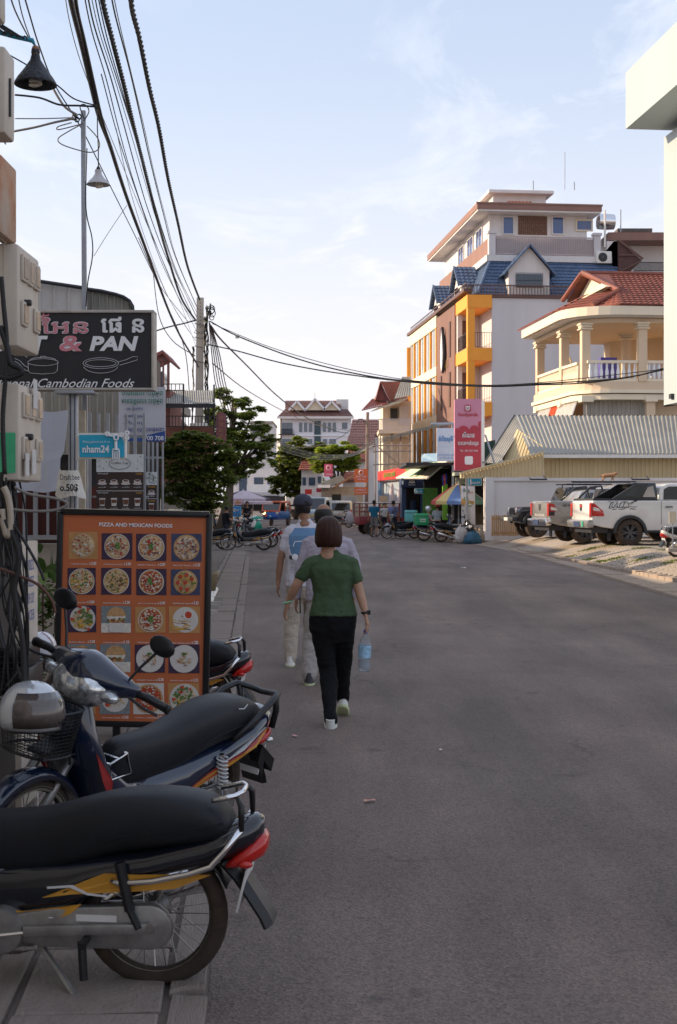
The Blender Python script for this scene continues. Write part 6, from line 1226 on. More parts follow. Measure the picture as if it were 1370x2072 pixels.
PH = [(139, 1076, 198, 1131, F_wood, 'pizza_plain_cut', 'CHEESE PIZZA :', '2.00', 1139), (206, 1079, 268, 1132, F_dark, 'pizza_mix_plate_herb', 'MARGARITA PIZZA :', '2.00', 1140), (276, 1080, 337, 1135, F_dark, 'pizza_mix_plate_herb', 'BEEF PIZZA :', '2.00', 1141), (347, 1080, 408, 1136, F_blue, 'pizza_mix_oliv', 'BACON PIZZA :', '2.25', 1142),
 (137, 1149, 194, 1203, F_dark, 'pizza_veg_plate', 'SUMMER SPICE PIZZA', '2.00', 1217), (205, 1149, 266, 1203, F_dark, 'pizza_brown_plate', 'HAWAI PIZZA :', '2.00', 1218), (276, 1151, 337, 1204, F_dark, 'pizza_red_plate_herb', 'BBQ CHICKEN PIZZA', '2.00', 1219), (346, 1152, 405, 1204, F_blue, 'pizza_yel_tom', 'PEPPERONI PIZZA', '2.25', 1219),
 (136, 1225, 195, 1279, F_dark, 'salad', 'SALAD :', '2.00', 1297), (205, 1226, 265, 1280, F_grey, 'burger', 'CHICKEN BURGER', '1.50', 1298), (274, 1228, 335, 1280, F_wood, 'pizza_red_plate_herb', 'VEGETABLE PIZZA', '2', 1298), (342, 1227, 405, 1281, F_wood, 'grill', 'GRILL HAME & CHEES', '2', 1299),
 (135, 1303, 195, 1360, F_grey, 'burger', None, None, 0), (203, 1303, 264, 1360, F_grey, 'burger', None, None, 0), (273, 1304, 334, 1361, F_dark, 'pasta', 'SPAGHETTI SEAFOOD', '3.50', 1374), (341, 1304, 404, 1362, F_dark, 'pasta', 'SPAGHETTI MEAT SAUCE', '2.25', 1375),
 (134, 1382, 194, 1444, F_wood, 'fries', None, None, 0), (202, 1382, 263, 1445, F_grey, 'fries', 'CHICKEN STRIPS :', '2.00', 1450), (270, 1382, 332, 1445, F_plate, 'pizza_red_tom', 'CHILLI FRIES', '2.50', 1450), (340, 1382, 403, 1445, F_wood, 'salad', 'TACO :', '2.00', 1450)]
for i, (x0, y0, x1, y1, bg_, kd, cap, pr_, cy) in enumerate(PH): photo(x0, y0, x1, y1, bg_, kd, i + 40, cap, pr_, cy)
PL = thing('leafy_plant', 'plant with broad pale green leaves between the meter boxes and menu board', 'plant', tuple(P(90, 1330, 9.6)), world=True)
def leaf(b, a, c, w, m=0, bend=.15):
    a, c = Vector(a), Vector(c); d = c - a; s_ = d.cross(Vector((0, 1, .2))).normalized() * w; up = Vector((0, -.3, 1)) * d.length * bend
    row = [(0, .15), (.25, .8), (.5, 1), (.75, .7), (1, .03)]; L_ = []; M_ = []; R__ = []
    for t, k in row: p = a + d * t + up * math.sin(math.pi * t); M_.append(p + Vector((0, .02, -.02)) * w * 6 * k); L_.append(p - s_ * k); R__.append(p + s_ * k)
    b.mesh(L_ + M_ + R__, [(i, i + 1, i + 6, i + 5) for i in range(4)] + [(i + 5, i + 6, i + 11, i + 10) for i in range(4)], m)
ml_ = [mat('pale_leaf', (.16, .26, .07), .35, var=.15), mat('green_leaf', (.07, .16, .03), .35, var=.2), mat('dull_leaf', (.05, .09, .03), .5, var=.2)]
for (x0, y0, x1, y1, w, m_) in [(92, 1158, 70, 1128, 9, 1), (88, 1155, 124, 1152, 5, 1), (90, 1158, 122, 1182, 9, 1), (86, 1160, 90, 1185, 11, 0), (84, 1150, 66, 1150, 8, 0), (76, 1190, 60, 1215, 7, 1), (72, 1205, 82, 1240, 6, 1), (95, 1200, 112, 1225, 6, 2), (80, 1120, 84, 1100, 6, 1)]:
    b = MB(); leaf(b, P(x0, y0, 9.4), P(x1, y1, 9.3), w * 9.4 / F * 1.1); b.build('leaf', ml_[m_], PL, smooth=True, recalc=False)
b = MB(); b.tube([P(90, 1340, 9.5), P(86, 1240, 9.5), P(88, 1155, 9.4)], .008, 5); b.tube([P(110, 1345, 9.5), P(111, 1250, 9.5), P(106, 1215, 9.5)], .006, 5); b.build('stem', m_bark, PL)
crown(PL, [(100, 1200, 26, 40), (85, 1240, 24, 30), (115, 1150, 12, 25), (95, 1330, 26, 30), (75, 1345, 18, 24)], 10.2, 900, .055, [lf_d, lf_m, lf_m], seed=9, name='foliage', asp=.5)
SN = thing('snake_plant', 'spiky upright leaves beside the menu board edge', 'plant', tuple(P(112, 1160, 10)), world=True)
for i in range(9): x = 104 + i * 2.4; b = MB(); b.prism([P(x - 1.6, 1165, 10), P(x + 1.6, 1165, 10), P(x + random.uniform(-6, 4), 1100 + random.uniform(-4, 25), 10)], (0, .01, 0)); b.build('leaf', ml_[2], SN)
b = MB(); b.lathe([(.02, 0), (.10, 0), (.14, .2), (.15, .25), (.13, .25), (.12, .2)], P(420, 1150, 17) - Vector((0, 0, .28)), (0, 0, 1), 16); tag(b.build('plant_pot', mat('glazed_pot', (.20, .16, .09), .4, var=.2), smooth=True), 'small brown pot just right of the menu board edge', 'pot')
SL = thing('paver_pile', 'loose bricks and white pipes lying on the pavement behind the menu board', 'pile', tuple(G(430, 1220)), world=True)
for (x0, y0, x1, y1) in ((424, 1190, 432, 1215), (428, 1192, 438, 1208), (421, 1196, 425, 1215)): b = MB(); b.tube([G(x0 - 2, y1 + 12, .05), G(x1, y0, .12)], .035, 8); b.build('pipe', m_offw, SL)
for i, (x, y) in enumerate(((440, 1212), (428, 1228), (436, 1222), (425, 1240))): b = MB(Matrix.Translation(G(x, y, .06)) @ Matrix.Rotation(.2 * i, 4, 'Z')); b.box(-.1, .1, -.06, .06, -.04, .04); b.build('brick', m_conc, SL)
# ================================================================ motorbikes (x forward, y left, z up, origin below the rear axle)
def superring(axis, t, c0, c1, r0, r1, n=12, p=2.6):
    out = []
    for j in range(n):
        a = 2 * math.pi * j / n; ca, sa = math.cos(a), math.sin(a); e = 2 / p
        u = c0 + r0 * math.copysign(abs(ca) ** e, ca); v = c1 + r1 * math.copysign(abs(sa) ** e, sa)
        out.append({'x': (t, u, v), 'y': (u, t, v), 'z': (u, v, t)}[axis])
    return out
def loft(b, axis, secs, m=0, n=12, p=2.6):   # secs: (t, c0, c1, r0, r1)
    return b.rings([superring(axis, *s_, n=n, p=p) for s_ in secs], m)
def lerpt(tab, x):
    for a, c in zip(tab, tab[1:]):
        if a[0] <= x <= c[0]: f_ = (x - a[0]) / (c[0] - a[0]); return [a[i] + (c[i] - a[i]) * f_ for i in range(1, len(a))]
    return list(tab[0][1:] if x < tab[0][0] else tab[-1][1:])
m_tyre = mat('tyre_rubber', (.045, .032, .024), .85, var=.3, scale=9, dirt=.8, dcol=(.15, .09, .05)); m_vin = mat('seat_vinyl', (.012, .013, .017), .46, spec=.35, var=.15, scale=6, bump=.12, bscale=160); m_gold = mat('gold_stripe', (.50, .24, .03), .35, var=.15, scale=9); m_sil = mat('silver_line', (.6, .6, .6), .3, var=.05)
m_blk = mat('gloss_black', (.006, .008, .014), .14, var=.1, coat=.8, scale=5); m_nvy = mat('gloss_navy', (.008, .015, .038), .16, var=.1, coat=.9, scale=5); m_tail = mat('red_lens', (.50, .015, .01), .12, var=.05, coat=.6); m_lens = mat('clear_lens', (.56, .57, .60), .07, metal=.7, var=.75, scale=22, coat=1.); m_pl = mat('plate_white', (.62, .60, .58), .5, var=.08); m_rs = mat('red_stripe', (.35, .03, .03), .35, var=.1); m_amb = mat('amber_lens', (.6, .2, .02), .2, var=.05)
m_rim = mat('spoke_steel', (.45, .42, .40), .35, metal=.9, var=.25, scale=15, dirt=.4, dcol=(.22, .13, .07))
SEAT = [(-.285, .545, .578, .05), (-.272, .53, .61, .085), (-.235, .522, .655, .105), (-.17, .512, .684, .118), (-.03, .493, .698, .122), (.12, .475, .685, .118), (.24, .43, .652, .105), (.36, .40, .617, .09), (.47, .385, .607, .08), (.62, .38, .60, .08), (.72, .40, .59, .05)]
BODY = [(-.385, .53, .60, .03), (-.36, .50, .612, .075), (-.30, .47, .60, .10), (-.2, .44, .55, .118), (0, .39, .50, .122), (.15, .345, .48, .122), (.28, .26, .46, .12), (.45, .235, .44, .105), (.60, .23, .42, .09), (.74, .26, .42, .08)]
def wheel(t, x, z, r, wid, disc=False):
    b = MB(); n = 40
    b.rings([[(x + (r - wid + wid * math.cos(k)) * math.cos(a), wid * .95 * math.sin(k), z + (r - wid + wid * math.cos(k)) * math.sin(a)) for k in [6.283 * i / 10 for i in range(10)]] for a in [6.283 * j / n for j in range(n)]], close=True)
    w = b.build('wheel', m_tyre, t, smooth=True)
    b = MB(); ri = r - wid * 1.75
    b.rings([[(x + q * math.cos(a), y, z + q * math.sin(a)) for q, y in ((ri, -.02), (ri + .018, -.026), (ri + .018, .026), (ri, .02), (ri - .006, 0))] for a in [6.283 * j / n for j in range(n)]], close=True)
    b.build('rim', m_rim, w, smooth='auto')
    b = MB(); b.lathe([(.012, -.075), (.045, -.06), (.05, -.05), (.03, -.03), (.03, .03), (.055, .045), (.055, .06), (.012, .075)], (x, 0, z), (0, 1, 0), 16); b.build('hub', m_alu, w, smooth='auto')
    b = MB()
    for i in range(32):
        a = 6.283 * i / 32; s_ = 1 if i % 2 else -1; q = .42 * (1 if i % 4 < 2 else -1)
        b.bar((x + .045 * math.cos(a + q), s_ * .045, z + .045 * math.sin(a + q)), (x + (ri + .002) * math.cos(a), 0, z + (ri + .002) * math.sin(a)), .0032, .0032)
    b.build('spokes', m_rim, w, kind='stuff', recalc=False); return w
def stripe(t, pts, m, dy=.004, name='stripe'):
    for s_ in (1, -1):
        b = MB(); 
        q = [(x, s_ * (lerpt(BODY, x)[2] * 1.0 + dy), z) for x, z in pts]; b.prism(q, (0, s_ * -.004, 0)); b.build(name, m, t)
def make_bike(label, group, variant):
    A = variant == 'gold'; paint = m_blk if A else m_nvy
    t = thing('motorbike', label, 'motorbike', group=group)
    wheel(t, 0, .257, .257, .033); wheel(t, 1.13, .257, .255, .028)
    b = MB(); loft(b, 'x', [(x, 0, (zb + zt) / 2, w, (zt - zb) / 2) for x, zb, zt, w in SEAT], n=16, p=2.9); seat = b.build('seat', m_vin, t, smooth=True, sub=1)
    b = MB(); b.tube([(x, s_ * (lerpt(SEAT, x)[2] * .97), lerpt(SEAT, x)[0] + .075 - .02 * abs(x)) for s_ in (1,) for x in (-.26, -.2, -.1, 0, .1, .18)], .0035, 5); b.tube([(x, -(lerpt(SEAT, x)[2] * .97), lerpt(SEAT, x)[0] + .075 - .02 * abs(x)) for x in (-.26, -.2, -.1, 0, .1, .18)], .0035, 5); b.build('seam', m_vin, seat)
    b = MB(); loft(b, 'x', [(x, 0, (zb + zt) / 2, w, (zt - zb) / 2) for x, zb, zt, w in BODY], n=16, p=2.4); b.build('body', paint, t, smooth=True)
    if A:
        stripe(t, [(.36, .335), (.26, .352), (.05, .368), (-.10, .382), (-.22, .43), (-.14, .432), (.03, .426), (.14, .428)], m_gold); stripe(t, [(.60, .265), (.40, .262), (.32, .262), (.26, .285), (.22, .32), (.28, .31), (.42, .285), (.60, .287)], m_gold); stripe(t, [(.34, .375), (.25, .385), (.20, .36), (.12, .352), (.12, .347), (.20, .353), (.26, .377), (.34, .368)], m_sil, .007); stripe(t, [(.6, .275), (.42, .275), (.32, .272), (.32, .268), (.42, .268), (.6, .269)], m_sil, .007)
    else:
        stripe(t, [(.30, .33), (.12, .40), (-.12, .45), (-.33, .55), (-.20, .47), (.0, .41), (.12, .37)], m_rs); stripe(t, [(.34, .31), (.15, .385), (-.1, .435), (-.30, .525), (-.2, .455), (0, .40), (.15, .36)], m_gold, .006); stripe(t, [(.1, .41), (-.1, .455), (-.28, .535), (-.18, .50), (0, .44)], m_sil, .007)
        b = MB(); b.bar((-.02, .123, .66), (-.06, .124, .655), .003, .004); b.bar((-.06, .124, .655), (-.085, .123, .672), .003, .004); b.build('seat_scratch', m_sil, seat)
    b = MB(); loft(b, 'x', [(-.40, 0, .515, .03, .018), (-.388, 0, .512, .07, .04), (-.35, 0, .492, .094, .04), (-.30, 0, .465, .10, .028), (-.265, 0, .448, .08, .012)], n=14); b.build('tail_light', m_tail, t, smooth=True)
    for s_ in (1, -1): b = MB(); b.ball((-.335, s_ * .10, .463), (.026, .016, .013), 10); b.build('indicator', m_tail if A else m_lens, t, smooth=True)
    b = MB(); pts = [(-.25, .455), (-.30, .40), (-.34, .34), (-.385, .27), (-.40, .235)]
    b.rings([[(x, -.075, z), (x - .02, -.05, z + .012), (x - .02, .05, z + .012), (x, .075, z), (x + .012, .06, z - .006), (x + .012, -.06, z - .006)] for x, z in pts]); b.build('mudguard', m_black, t, smooth='auto')
    b = MB(); b.rings([[(.285 * math.cos(a), y, .257 + (.29 + h) * math.sin(a)) for y, h in ((-.06, -.02), (-.045, .0), (0, .008), (.045, 0), (.06, -.02), (.04, -.012), (-.04, -.012))] for a in [R(25 + 12 * i) for i in range(12)]]); b.build('inner_fender', m_black, t, smooth=True)
    b = MB(); b.obox((-.318, 0, .365), (.018, 0, -.072), (0, .085, 0), (-.004, 0, -.001)); p_ = b.build('number_plate', m_pl, t, bevel=.003)
    text(p_, '1AB-2047', (-.3235, 0, .37), (0, -1, 0), (-.24, 0, .97), .12, .035, m_ink)
    if not A: b = MB(); b.prism([(-.30, .09, .44), (-.40, .1, .36), (-.39, .1, .30), (-.33, .09, .36), (-.33, .09, .28), (-.28, .09, .36)], (0, -.18, 0)); b.build('fender_flap', m_black, t)
    rm = m_chrome if A else m_black; b = MB()
    if A:
        b.tube([(.115, .128, .405), (.08, .135, .398), (-.03, .142, .412), (-.15, .145, .44), (-.225, .142, .465), (-.27, .13, .515), (-.325, .115, .585)], .0105, 8)
        b.tube([(.115, -.128, .405), (.08, -.135, .398), (-.03, -.142, .412), (-.15, -.145, .44), (-.225, -.142, .465), (-.27, -.13, .515), (-.325, -.115, .585)], .0105, 8)
        b.build('grab_rail', m_chrome, t, smooth=True)
        b = MB(); b.tube([(-.325, .115, .58), (-.325, .105, .66), (-.31, .09, .685)], [.013, .017, .012], 8, flat=.7); b.tube([(-.325, -.115, .58), (-.325, -.105, .66), (-.31, -.09, .685)], [.013, .017, .012], 8, flat=.7); b.build('rail_grip', m_black, t, smooth=True)
        b = MB(); b.tube([(-.22, .085, .672), (-.30, .085, .69), (-.318, .04, .692), (-.318, -.04, .692), (-.30, -.085, .69), (-.22, -.085, .672)], .009, 8); b.build('top_bar', m_chrome, t, smooth=True)
    else: b.tube([(.0, .125, .52), (-.14, .14, .60), (-.25, .14, .665), (-.325, .12, .69), (-.37, .06, .675), (-.375, 0, .668), (-.37, -.06, .675), (-.325, -.12, .69), (-.25, -.14, .665), (-.14, -.14, .60), (0, -.125, .52)], .017, 8, flat=.8); b.tube([(-.33, .11, .685), (-.36, .10, .60), (-.34, .10, .52)], .016, 8); b.tube([(-.33, -.11, .685), (-.36, -.10, .60), (-.34, -.10, .52)], .016, 8); b.build('grab_rail', m_black, t, smooth=True)
    cc = [(-.075 * math.sin(math.pi * i / 8) , .257 + .078 * math.cos(math.pi * i / 8)) for i in range(9)]
    cc = [(x - .015, z - .012) for x, z in cc] + [(.36, .165), (.50, .20), (.50, .27), (.30, .305), (.12, .315)]
    b = MB(); b.prism([(x, .086, z) for x, z in cc], (0, .036, 0)); b.build('chain_case', m_alu, t, bevel=.01)
    b = MB(); b.box(.10, .24, .123, .125, .262, .285); b.build('case_sticker', m_pl, t)
    b = MB(); b.bar((-.03, .135, .25), (.42, .135, .225), .018, .035); b.bar((-.03, -.10, .25), (.42, -.10, .225), .018, .035); b.build('swing_arm', m_alu, t, bevel=.004)
    for s_ in (1, -1):
        b = MB(); b.tube([(.02, s_ * .142, .25), (.05, s_ * .14, .31)], .013, 8); b.tube([(.05, s_ * .14, .31), (.085, s_ * .135, .47)], .019 if A else .012, 8); sh = b.build('shock_absorber', m_black if A else m_chrome, t, smooth='auto')
        if not A: b = MB(); b.tube([(.05 + .035 * i / 72 + .024 * math.sin(i * .7), s_ * .138 + .024 * math.cos(i * .7), .31 + .15 * i / 72) for i in range(72)], .0048, 5); b.build('spring', m_sil, sh, smooth=True)
        b = MB(); b.bar((.20, s_ * .10, .21), (.20, s_ * .20, .205), .02, .02); b.tube([(.205, s_ * .18, .215), (.195, s_ * .195, .09 if s_ > 0 and A else .215)], .015 if A and s_ > 0 else .013, 8); b.build('foot_peg', m_black, t)
    b = MB(); b.tube([(-.02, .12, .257), (-.02, .15, .257)], .014, 6, cap=True); b.build('axle_nut', m_rim, t)
    b = MB(); b.tube([(.40, .06, .17), (.30, .13, .09), (.22, .19, .02), (.20, .2, .005)], .011, 6); b.build('side_stand', m_alu if A else m_black, t)
    b = MB(); b.tube([(.5, -.12, .17), (.36, -.15, .18), (.25, -.16, .20)], .02, 8); b.tube([(.25, -.165, .20), (.18, -.17, .225), (-.14, -.175, .33), (-.17, -.175, .34)], [.025, .047, .05, .03], 12); b.build('muffler', m_chrome, t, smooth=True)
    b = MB(); loft(b, 'x', [(.36, 0, .22, .07, .06), (.42, 0, .22, .11, .085), (.56, 0, .22, .115, .09), (.64, 0, .24, .08, .07), (.76, 0, .26, .06, .05), (.84, 0, .27, .05, .045)], n=14); b.lathe([(.02, .14), (.075, .135), (.08, .11), (.085, .05)], (.50, 0, .22), (0, 1, 0), 16, cap=True); b.build('engine', m_alu, t, smooth='auto')
    b = MB(); b.tube([(.56, .11, .16), (.56, .19, .15)], .014, 8); b.tube([(.56, -.11, .16), (.56, -.19, .15)], .014, 8); b.build('foot_peg', m_black, t)
    b = MB(); b.tube([(.40, .13, .22), (.60, .15, .20), (.62, .17, .205)], .007, 6); b.build('gear_lever', m_chrome, t)
    SM = Matrix.Identity(4) if A else Matrix.Translation((.90, 0, .8)) @ Matrix.Rotation(R(5), 4, 'Z') @ Matrix.Rotation(R(-11), 4, 'X') @ Matrix.Translation((-.90, 0, -.8))
    b = MB(); b.rings([superring('x', x, 0, z, w, h, 12, 2.4) for x, z, w, h in ((.5, .36, .085, .08), (.62, .36, .075, .075), (.74, .44, .065, .085), (.82, .55, .06, .10), (.88, .68, .055, .09))]); b.build('tunnel_cover', paint, t, smooth=True)
    b = MB(); loft(b, 'z', [(.24, .77, 0, .03, .10), (.34, .81, 0, .04, .145), (.48, .865, 0, .05, .165), (.60, .915, 0, .06, .155), (.70, .94, 0, .062, .115), (.80, .935, 0, .055, .075), (.86, .92, 0, .04, .05)], n=16, p=2.2); b.build('leg_shield', paint, t, smooth=True)
    for s_ in (1, -1):
        b = MB(); b.prism([(.935 + .02, s_ * .155, .62), (.90 + .01, s_ * .169, .50), (.84, s_ * .166, .40), (.86, s_ * .175, .50)], (0, s_ * .003, 0)); b.build('shield_sticker', m_rs if not A else m_gold, t)
        b = MB(SM); b.tube([(.925, s_ * .065, .62), (1.03, s_ * .072, .42), (1.13, s_ * .078, .257)], [.018, .02, .022], 8); b.build('fork', m_alu, t, smooth=True)
        b = MB(SM); b.tube([(.86, s_ * .20, .90), (.84, s_ * .26, .90), (.815, s_ * .34, .885)], [.014, .017, .018], 10); b.tube([(.815, s_ * .34, .885), (.812, s_ * .352, .883)], .02, 10); b.build('handle_grip', m_black, t, smooth=True)
        b = MB(SM); b.tube([(.88, s_ * .19, .885), (.885, s_ * .27, .872), (.87, s_ * .34, .865)], .006, 6); b.build('brake_lever', m_dark, t)
        b = MB(SM); b.tube([(.86, s_ * .16, .93), (.85, s_ * .19, 1.0), (.84, s_ * .235, 1.08)], .006, 6); mi = b.build('mirror', m_dark, t)
        b = MB(SM); b.ball((.835, s_ * .25, 1.115), (.018, .062, .042), 12); b.build('mirror_head', m_black, mi, smooth=True)
        b = MB(SM); b.ball((.93, s_ * .135, .868), (.035, .055, .026), 10); b.build('indicator', m_lens, t, smooth=True)
    b = MB(SM); b.rings([superring('y', y, xc, zc, rx, rz, 14, 2.2) for y, xc, zc, rx, rz in ((-.22, .855, .905, .018, .02), (-.17, .868, .905, .045, .04), (-.10, .89, .905, .075, .065), (-.04, .905, .91, .09, .085), (0, .91, .912, .094, .09), (.04, .905, .91, .09, .085), (.10, .89, .905, .075, .065), (.17, .868, .905, .045, .04), (.22, .855, .905, .018, .02))]); b.build('handlebar_cowl', paint, t, smooth=True)
    b = MB(SM); b.ball((.935, 0, .865), (.068, .098, .068) if A else (.078, .135, .085), 18); b.build('headlight', m_lens, t, smooth=True)
    b = MB(); b.rings([[(1.13 + (.285 + h) * math.cos(a), y, .257 + (.285 + h) * math.sin(a)) for y, h in ((-.055, -.03), (-.04, 0), (0, .01), (.04, 0), (.055, -.03), (.035, -.01), (-.035, -.01))] for a in [R(35 + 11 * i) for i in range(12)]]); b.build('front_fender', paint, t, smooth=True)
    b = MB(); b.tube([(.90, 0, .84), (.86, 0, .74), (.80, .02, .60)], .008, 5); b.tube([(.94, .05, .84), (1.0, .06, .70), (.98, .05, .55)], .006, 5); b.build('control_cable', m_cab, t)
    if not A:   # wire rack between seat and shield, basket in front
        b = MB()
        for s_ in (1, -1): b.tube([(.62, s_ * .07, .46), (.66, s_ * .07, .55), (.76, s_ * .07, .52), (.74, s_ * .07, .45), (.62, s_ * .07, .46)], .005, 6)
        for x, z in ((.66, .55), (.71, .535), (.76, .52), (.74, .45)): b.tube([(x, -.07, z), (x, .07, z)], .005, 6)
        b.build('wire_rack', m_chrome, t, smooth=True)
        K = MB(); cx_, zb, zt = 1.12, .62, .80
        def bk(u, v): a = 6.283 * u; rx, ry = .10 + .025 * v, .13 + .03 * v; ca, sa = math.cos(a), math.sin(a); return (cx_ + rx * math.copysign(abs(ca) ** .7, ca), ry * math.copysign(abs(sa) ** .7, sa), zb + (zt - zb) * v)
        for i in range(44): K.tube([bk(i / 44, 0), bk((i + .0) / 44, 1)], .0014, 4)
        for j in range(13): K.tube([bk(i / 28, j / 12) for i in range(28)], .0013 if 0 < j < 12 else .006, 4, close=True)
        for i in range(-4, 5): K.tube([(cx_ - .09, i * .03, zb), (cx_ + .09, i * .03, zb)], .0014, 4); K.tube([(cx_ + i * .02, -.12, zb), (cx_ + i * .02, .12, zb)], .0014, 4)
        K.build('basket', m_black, t, kind='stuff', recalc=False)
        b = MB(); b.bar((.93, 0, .66), (1.12, 0, .61), .10, .012); b.build('basket_bracket', m_black, t)
    return t
GB = 'parked motorbikes with gold striped tails'
bikeA = make_bike('black motorbike with gold stripes and chrome rail in the near corner', GB, 'gold')
bikeA.location = ((315 - CX) * 4.69 / F, 4.69, .012); bikeA.rotation_euler = (R(-3), 0, R(180 - 6))
bikeB = make_bike('dark blue motorbike with front basket and red stripes parked before the menu board', None, 'blue')
def put(o, px, py, Y, heading, scale=1., lean=0, z=None):
    p = P(px, py, Y); o.location = (p.x, Y, p.z if z is None else z); o.rotation_euler = (R(lean), 0, R(heading)); o.scale = (scale,) * 3
put(bikeB, 398, 0, 6.6, -122, 1.06, -9, .02)
GM = 'motorbikes parked along the street'
c3 = dup(bikeA, (0, 0, 0), label='black motorbike with gold stripes half hidden behind the menu board'); put(c3, 398, 0, 9.5, 180 - 5, 1.0, -3, .035)
c4 = dup(bikeA, (0, 0, 0), label='black motorbike with gold stripes standing side on at the pavement edge beyond the bush', group=GB); put(c4, 534, 0, 46, 174, 1.08, 2, .02)
c5 = dup(bikeA, (0, 0, 0), label='second black motorbike just behind the one beyond the bush', group=GM); put(c5, 548, 0, 49, 172, 1.08, 2, .02)
m_jade = mat('jade_paint', (.01, .30, .20), .3, var=.05, coat=.5)
def dup2(label, px, Y, hd, sc=1.08, swap=None, z=.02, drop=(), src=None): c = dup(src or bikeA, (0, 0, 0), label=label, group=GM, swap=swap, drop=drop); put(c, px, 0, Y, hd, sc, 2, z); return c
dup2('jade green motorbike facing the camera below the blue posters', 500, 53, -60, 1.12, {'gloss_black': m_jade, 'gold_stripe': m_blk})
dup2('motorbike nearest the lilac parasol', 470, 66, 160); dup2('motorbike left of the tuk tuk', 512, 72, 150); dup2('motorbike in front of the grey people carrier', 676, 92, -30); dup2('dark motorbike tucked behind the bush at the pavement', 452, 47, 172, 1.05)
dup2('white fronted motorbike leaning behind the jade green one', 512, 57, -80, 1.1, {'gloss_black': m_offw})
dup2('dark motorbike parked near the vans on the right side of the street', 706, 86, -20, 1.15)
dup2('red seated dark motorbike beside the teal delivery box', 812, 63, 185, 1.1)
dup2('dark motorbike second from the food stall menu board', 838, 61, -170, 1.1)
dup2('silver blue motorbike carrying the rider in pink', 858, 57, 0, 1.18, {'gloss_black': mat('silver_blue_paint', (.10, .14, .22), .25, coat=.6)})
dup2('dark motorbike nose in beside the rubbish bags', 893, 55.5, 8, 1.15)
dup2('cream scooter cut off by the right edge of the picture', 1370, 31.5, 12, 1.05, {'gloss_black': m_offw, 'gold_stripe': m_nvy}, z=.38)
def helmet(label, c, r, m1, rz=0, visor=True, grey=None):
    t = thing('helmet', label, 'helmet', c, rz)
    b = MB(); n = 24; rs = []
    for i in range(11):
        a = R(-28 + 118 * i / 10); q = math.cos(a) ** .9 if math.cos(a) > 0 else 0; rs.append([(r * 1.08 * q * math.cos(6.283 * j / n), r * .92 * q * math.sin(6.283 * j / n), r * math.sin(a)) for j in range(n)])
    b.rings(rs); b.build('shell', m1, t, smooth=True)
    b = MB(); b.tube([(r * 1.02 * .9 * math.cos(6.283 * j / n), r * .88 * .9 * math.sin(6.283 * j / n), -r * .48) for j in range(n)], r * .05, 6, close=True); b.build('rim_band', m_black, t)
    if visor: b = MB(); b.rings([[(r * 1.13 * math.cos(R(a)) * math.cos(R(e)), r * .98 * math.sin(R(a)) * math.cos(R(e)), r * 1.04 * math.sin(R(e))) for e in (-20, 0, 20, 42)] for a in range(-80, 81, 16)], cap=False); b.build('visor', grey or m_blk, t, smooth=True, recalc=False)
    return t
m_hs = mat('helmet_silver', (.55, .57, .60), .15, metal=.4, var=.08, coat=1.); m_sm = mat('smoke_visor', (.10, .08, .07), .12, var=.2, coat=.8)
p = P(64, 1442, 5.25); helmet('silver helmet with smoky visor resting in the motorbike basket', (p.x, p.y, p.z), .125, m_hs, R(-35), True, m_sm)
p = P(83, 1310, 7.2); h_ = helmet('white helmet with a thin red line hanging behind the handlebar', (p.x, p.y, p.z), .085, mat('helmet_white', (.66, .66, .70), .2, coat=1., var=.04), 1.2, False)
b = MB(); b.tube([(.086 * 1.02 * math.sin(R(a)) * .0 - .03 * math.sin(R(a)), -.080 * math.cos(R(a)) - .001, .087 * math.sin(R(a))) for a in range(-10, 80, 12)], .0022, 4); b.build('red_line', m_rs, h_)
# ================================================================ cars and other vehicles (x forward, y left, z up, origin on the ground below the tail)
m_cw = mat('car_white', (.72, .71, .69), .22, var=.03, coat=.7); m_cs = mat('car_silver', (.36, .35, .34), .28, metal=.5, var=.04, coat=.6); m_cb = mat('car_black', (.012, .013, .016), .2, var=.05, coat=.7); m_cg = mat('car_glass', (.012, .014, .018), .05, var=0, coat=1.); m_pb = mat('grey_trim', (.035, .036, .04), .6, var=.1)
m_alloy = mat('dark_alloy', (.10, .10, .11), .35, metal=.6, var=.1); m_head = mat('lamp_glass', (.6, .6, .58), .1, metal=.3, var=.1, coat=1.)
def carwheel(t, x, y, r=.385, w=.25, s_=-1, al=None):
    b = MB(); b.lathe([(r * .6, -w / 2), (r * .93, -w / 2), (r, -w * .36), (r, w * .36), (r * .93, w / 2), (r * .6, w / 2)], (x, y, r), (0, 1, 0), 32); b.lathe([(r * .6, -w / 2), (r * .58, 0), (r * .6, w / 2)], (x, y, r), (0, 1, 0), 32)
    wh = b.build('wheel', m_tyre, t, smooth='auto'); b = MB(); yo = y + s_ * (w / 2 - .03)
    b.lathe([(r * .62, .0), (r * .60, s_ * .03), (r * .56, 0), (r * .5, -s_ * .06)], (x, yo, r), (0, 1, 0), 28)
    for i in range(6):
        for q in (-.10, .10): a = 6.283 * i / 6; b.bar((x + r * .1 * math.cos(a), yo + s_ * .01, r + r * .1 * math.sin(a)), (x + r * .59 * math.cos(a + q * 1.6), yo + s_ * .015, r + r * .59 * math.sin(a + q * 1.6)), .028, .022, 0, (0, 1, 0))
    b.lathe([(.01, s_ * .03), (.05, s_ * .03), (.06, 0)], (x, yo, r), (0, 1, 0), 12); b.build('rim', al or m_alloy, wh)
    b = MB(); b.lathe([(.02, 0), (r * .5, 0)], (x, y, r), (0, 1, 0), 20); b.build('brake_disc', m_dark, wh); return wh
def arc(cx_, cz, r, a0, a1, n=8): return [(cx_ + r * math.cos(R(a0 + (a1 - a0) * i / n)), cz + r * math.sin(R(a0 + (a1 - a0) * i / n))) for i in range(n + 1)]
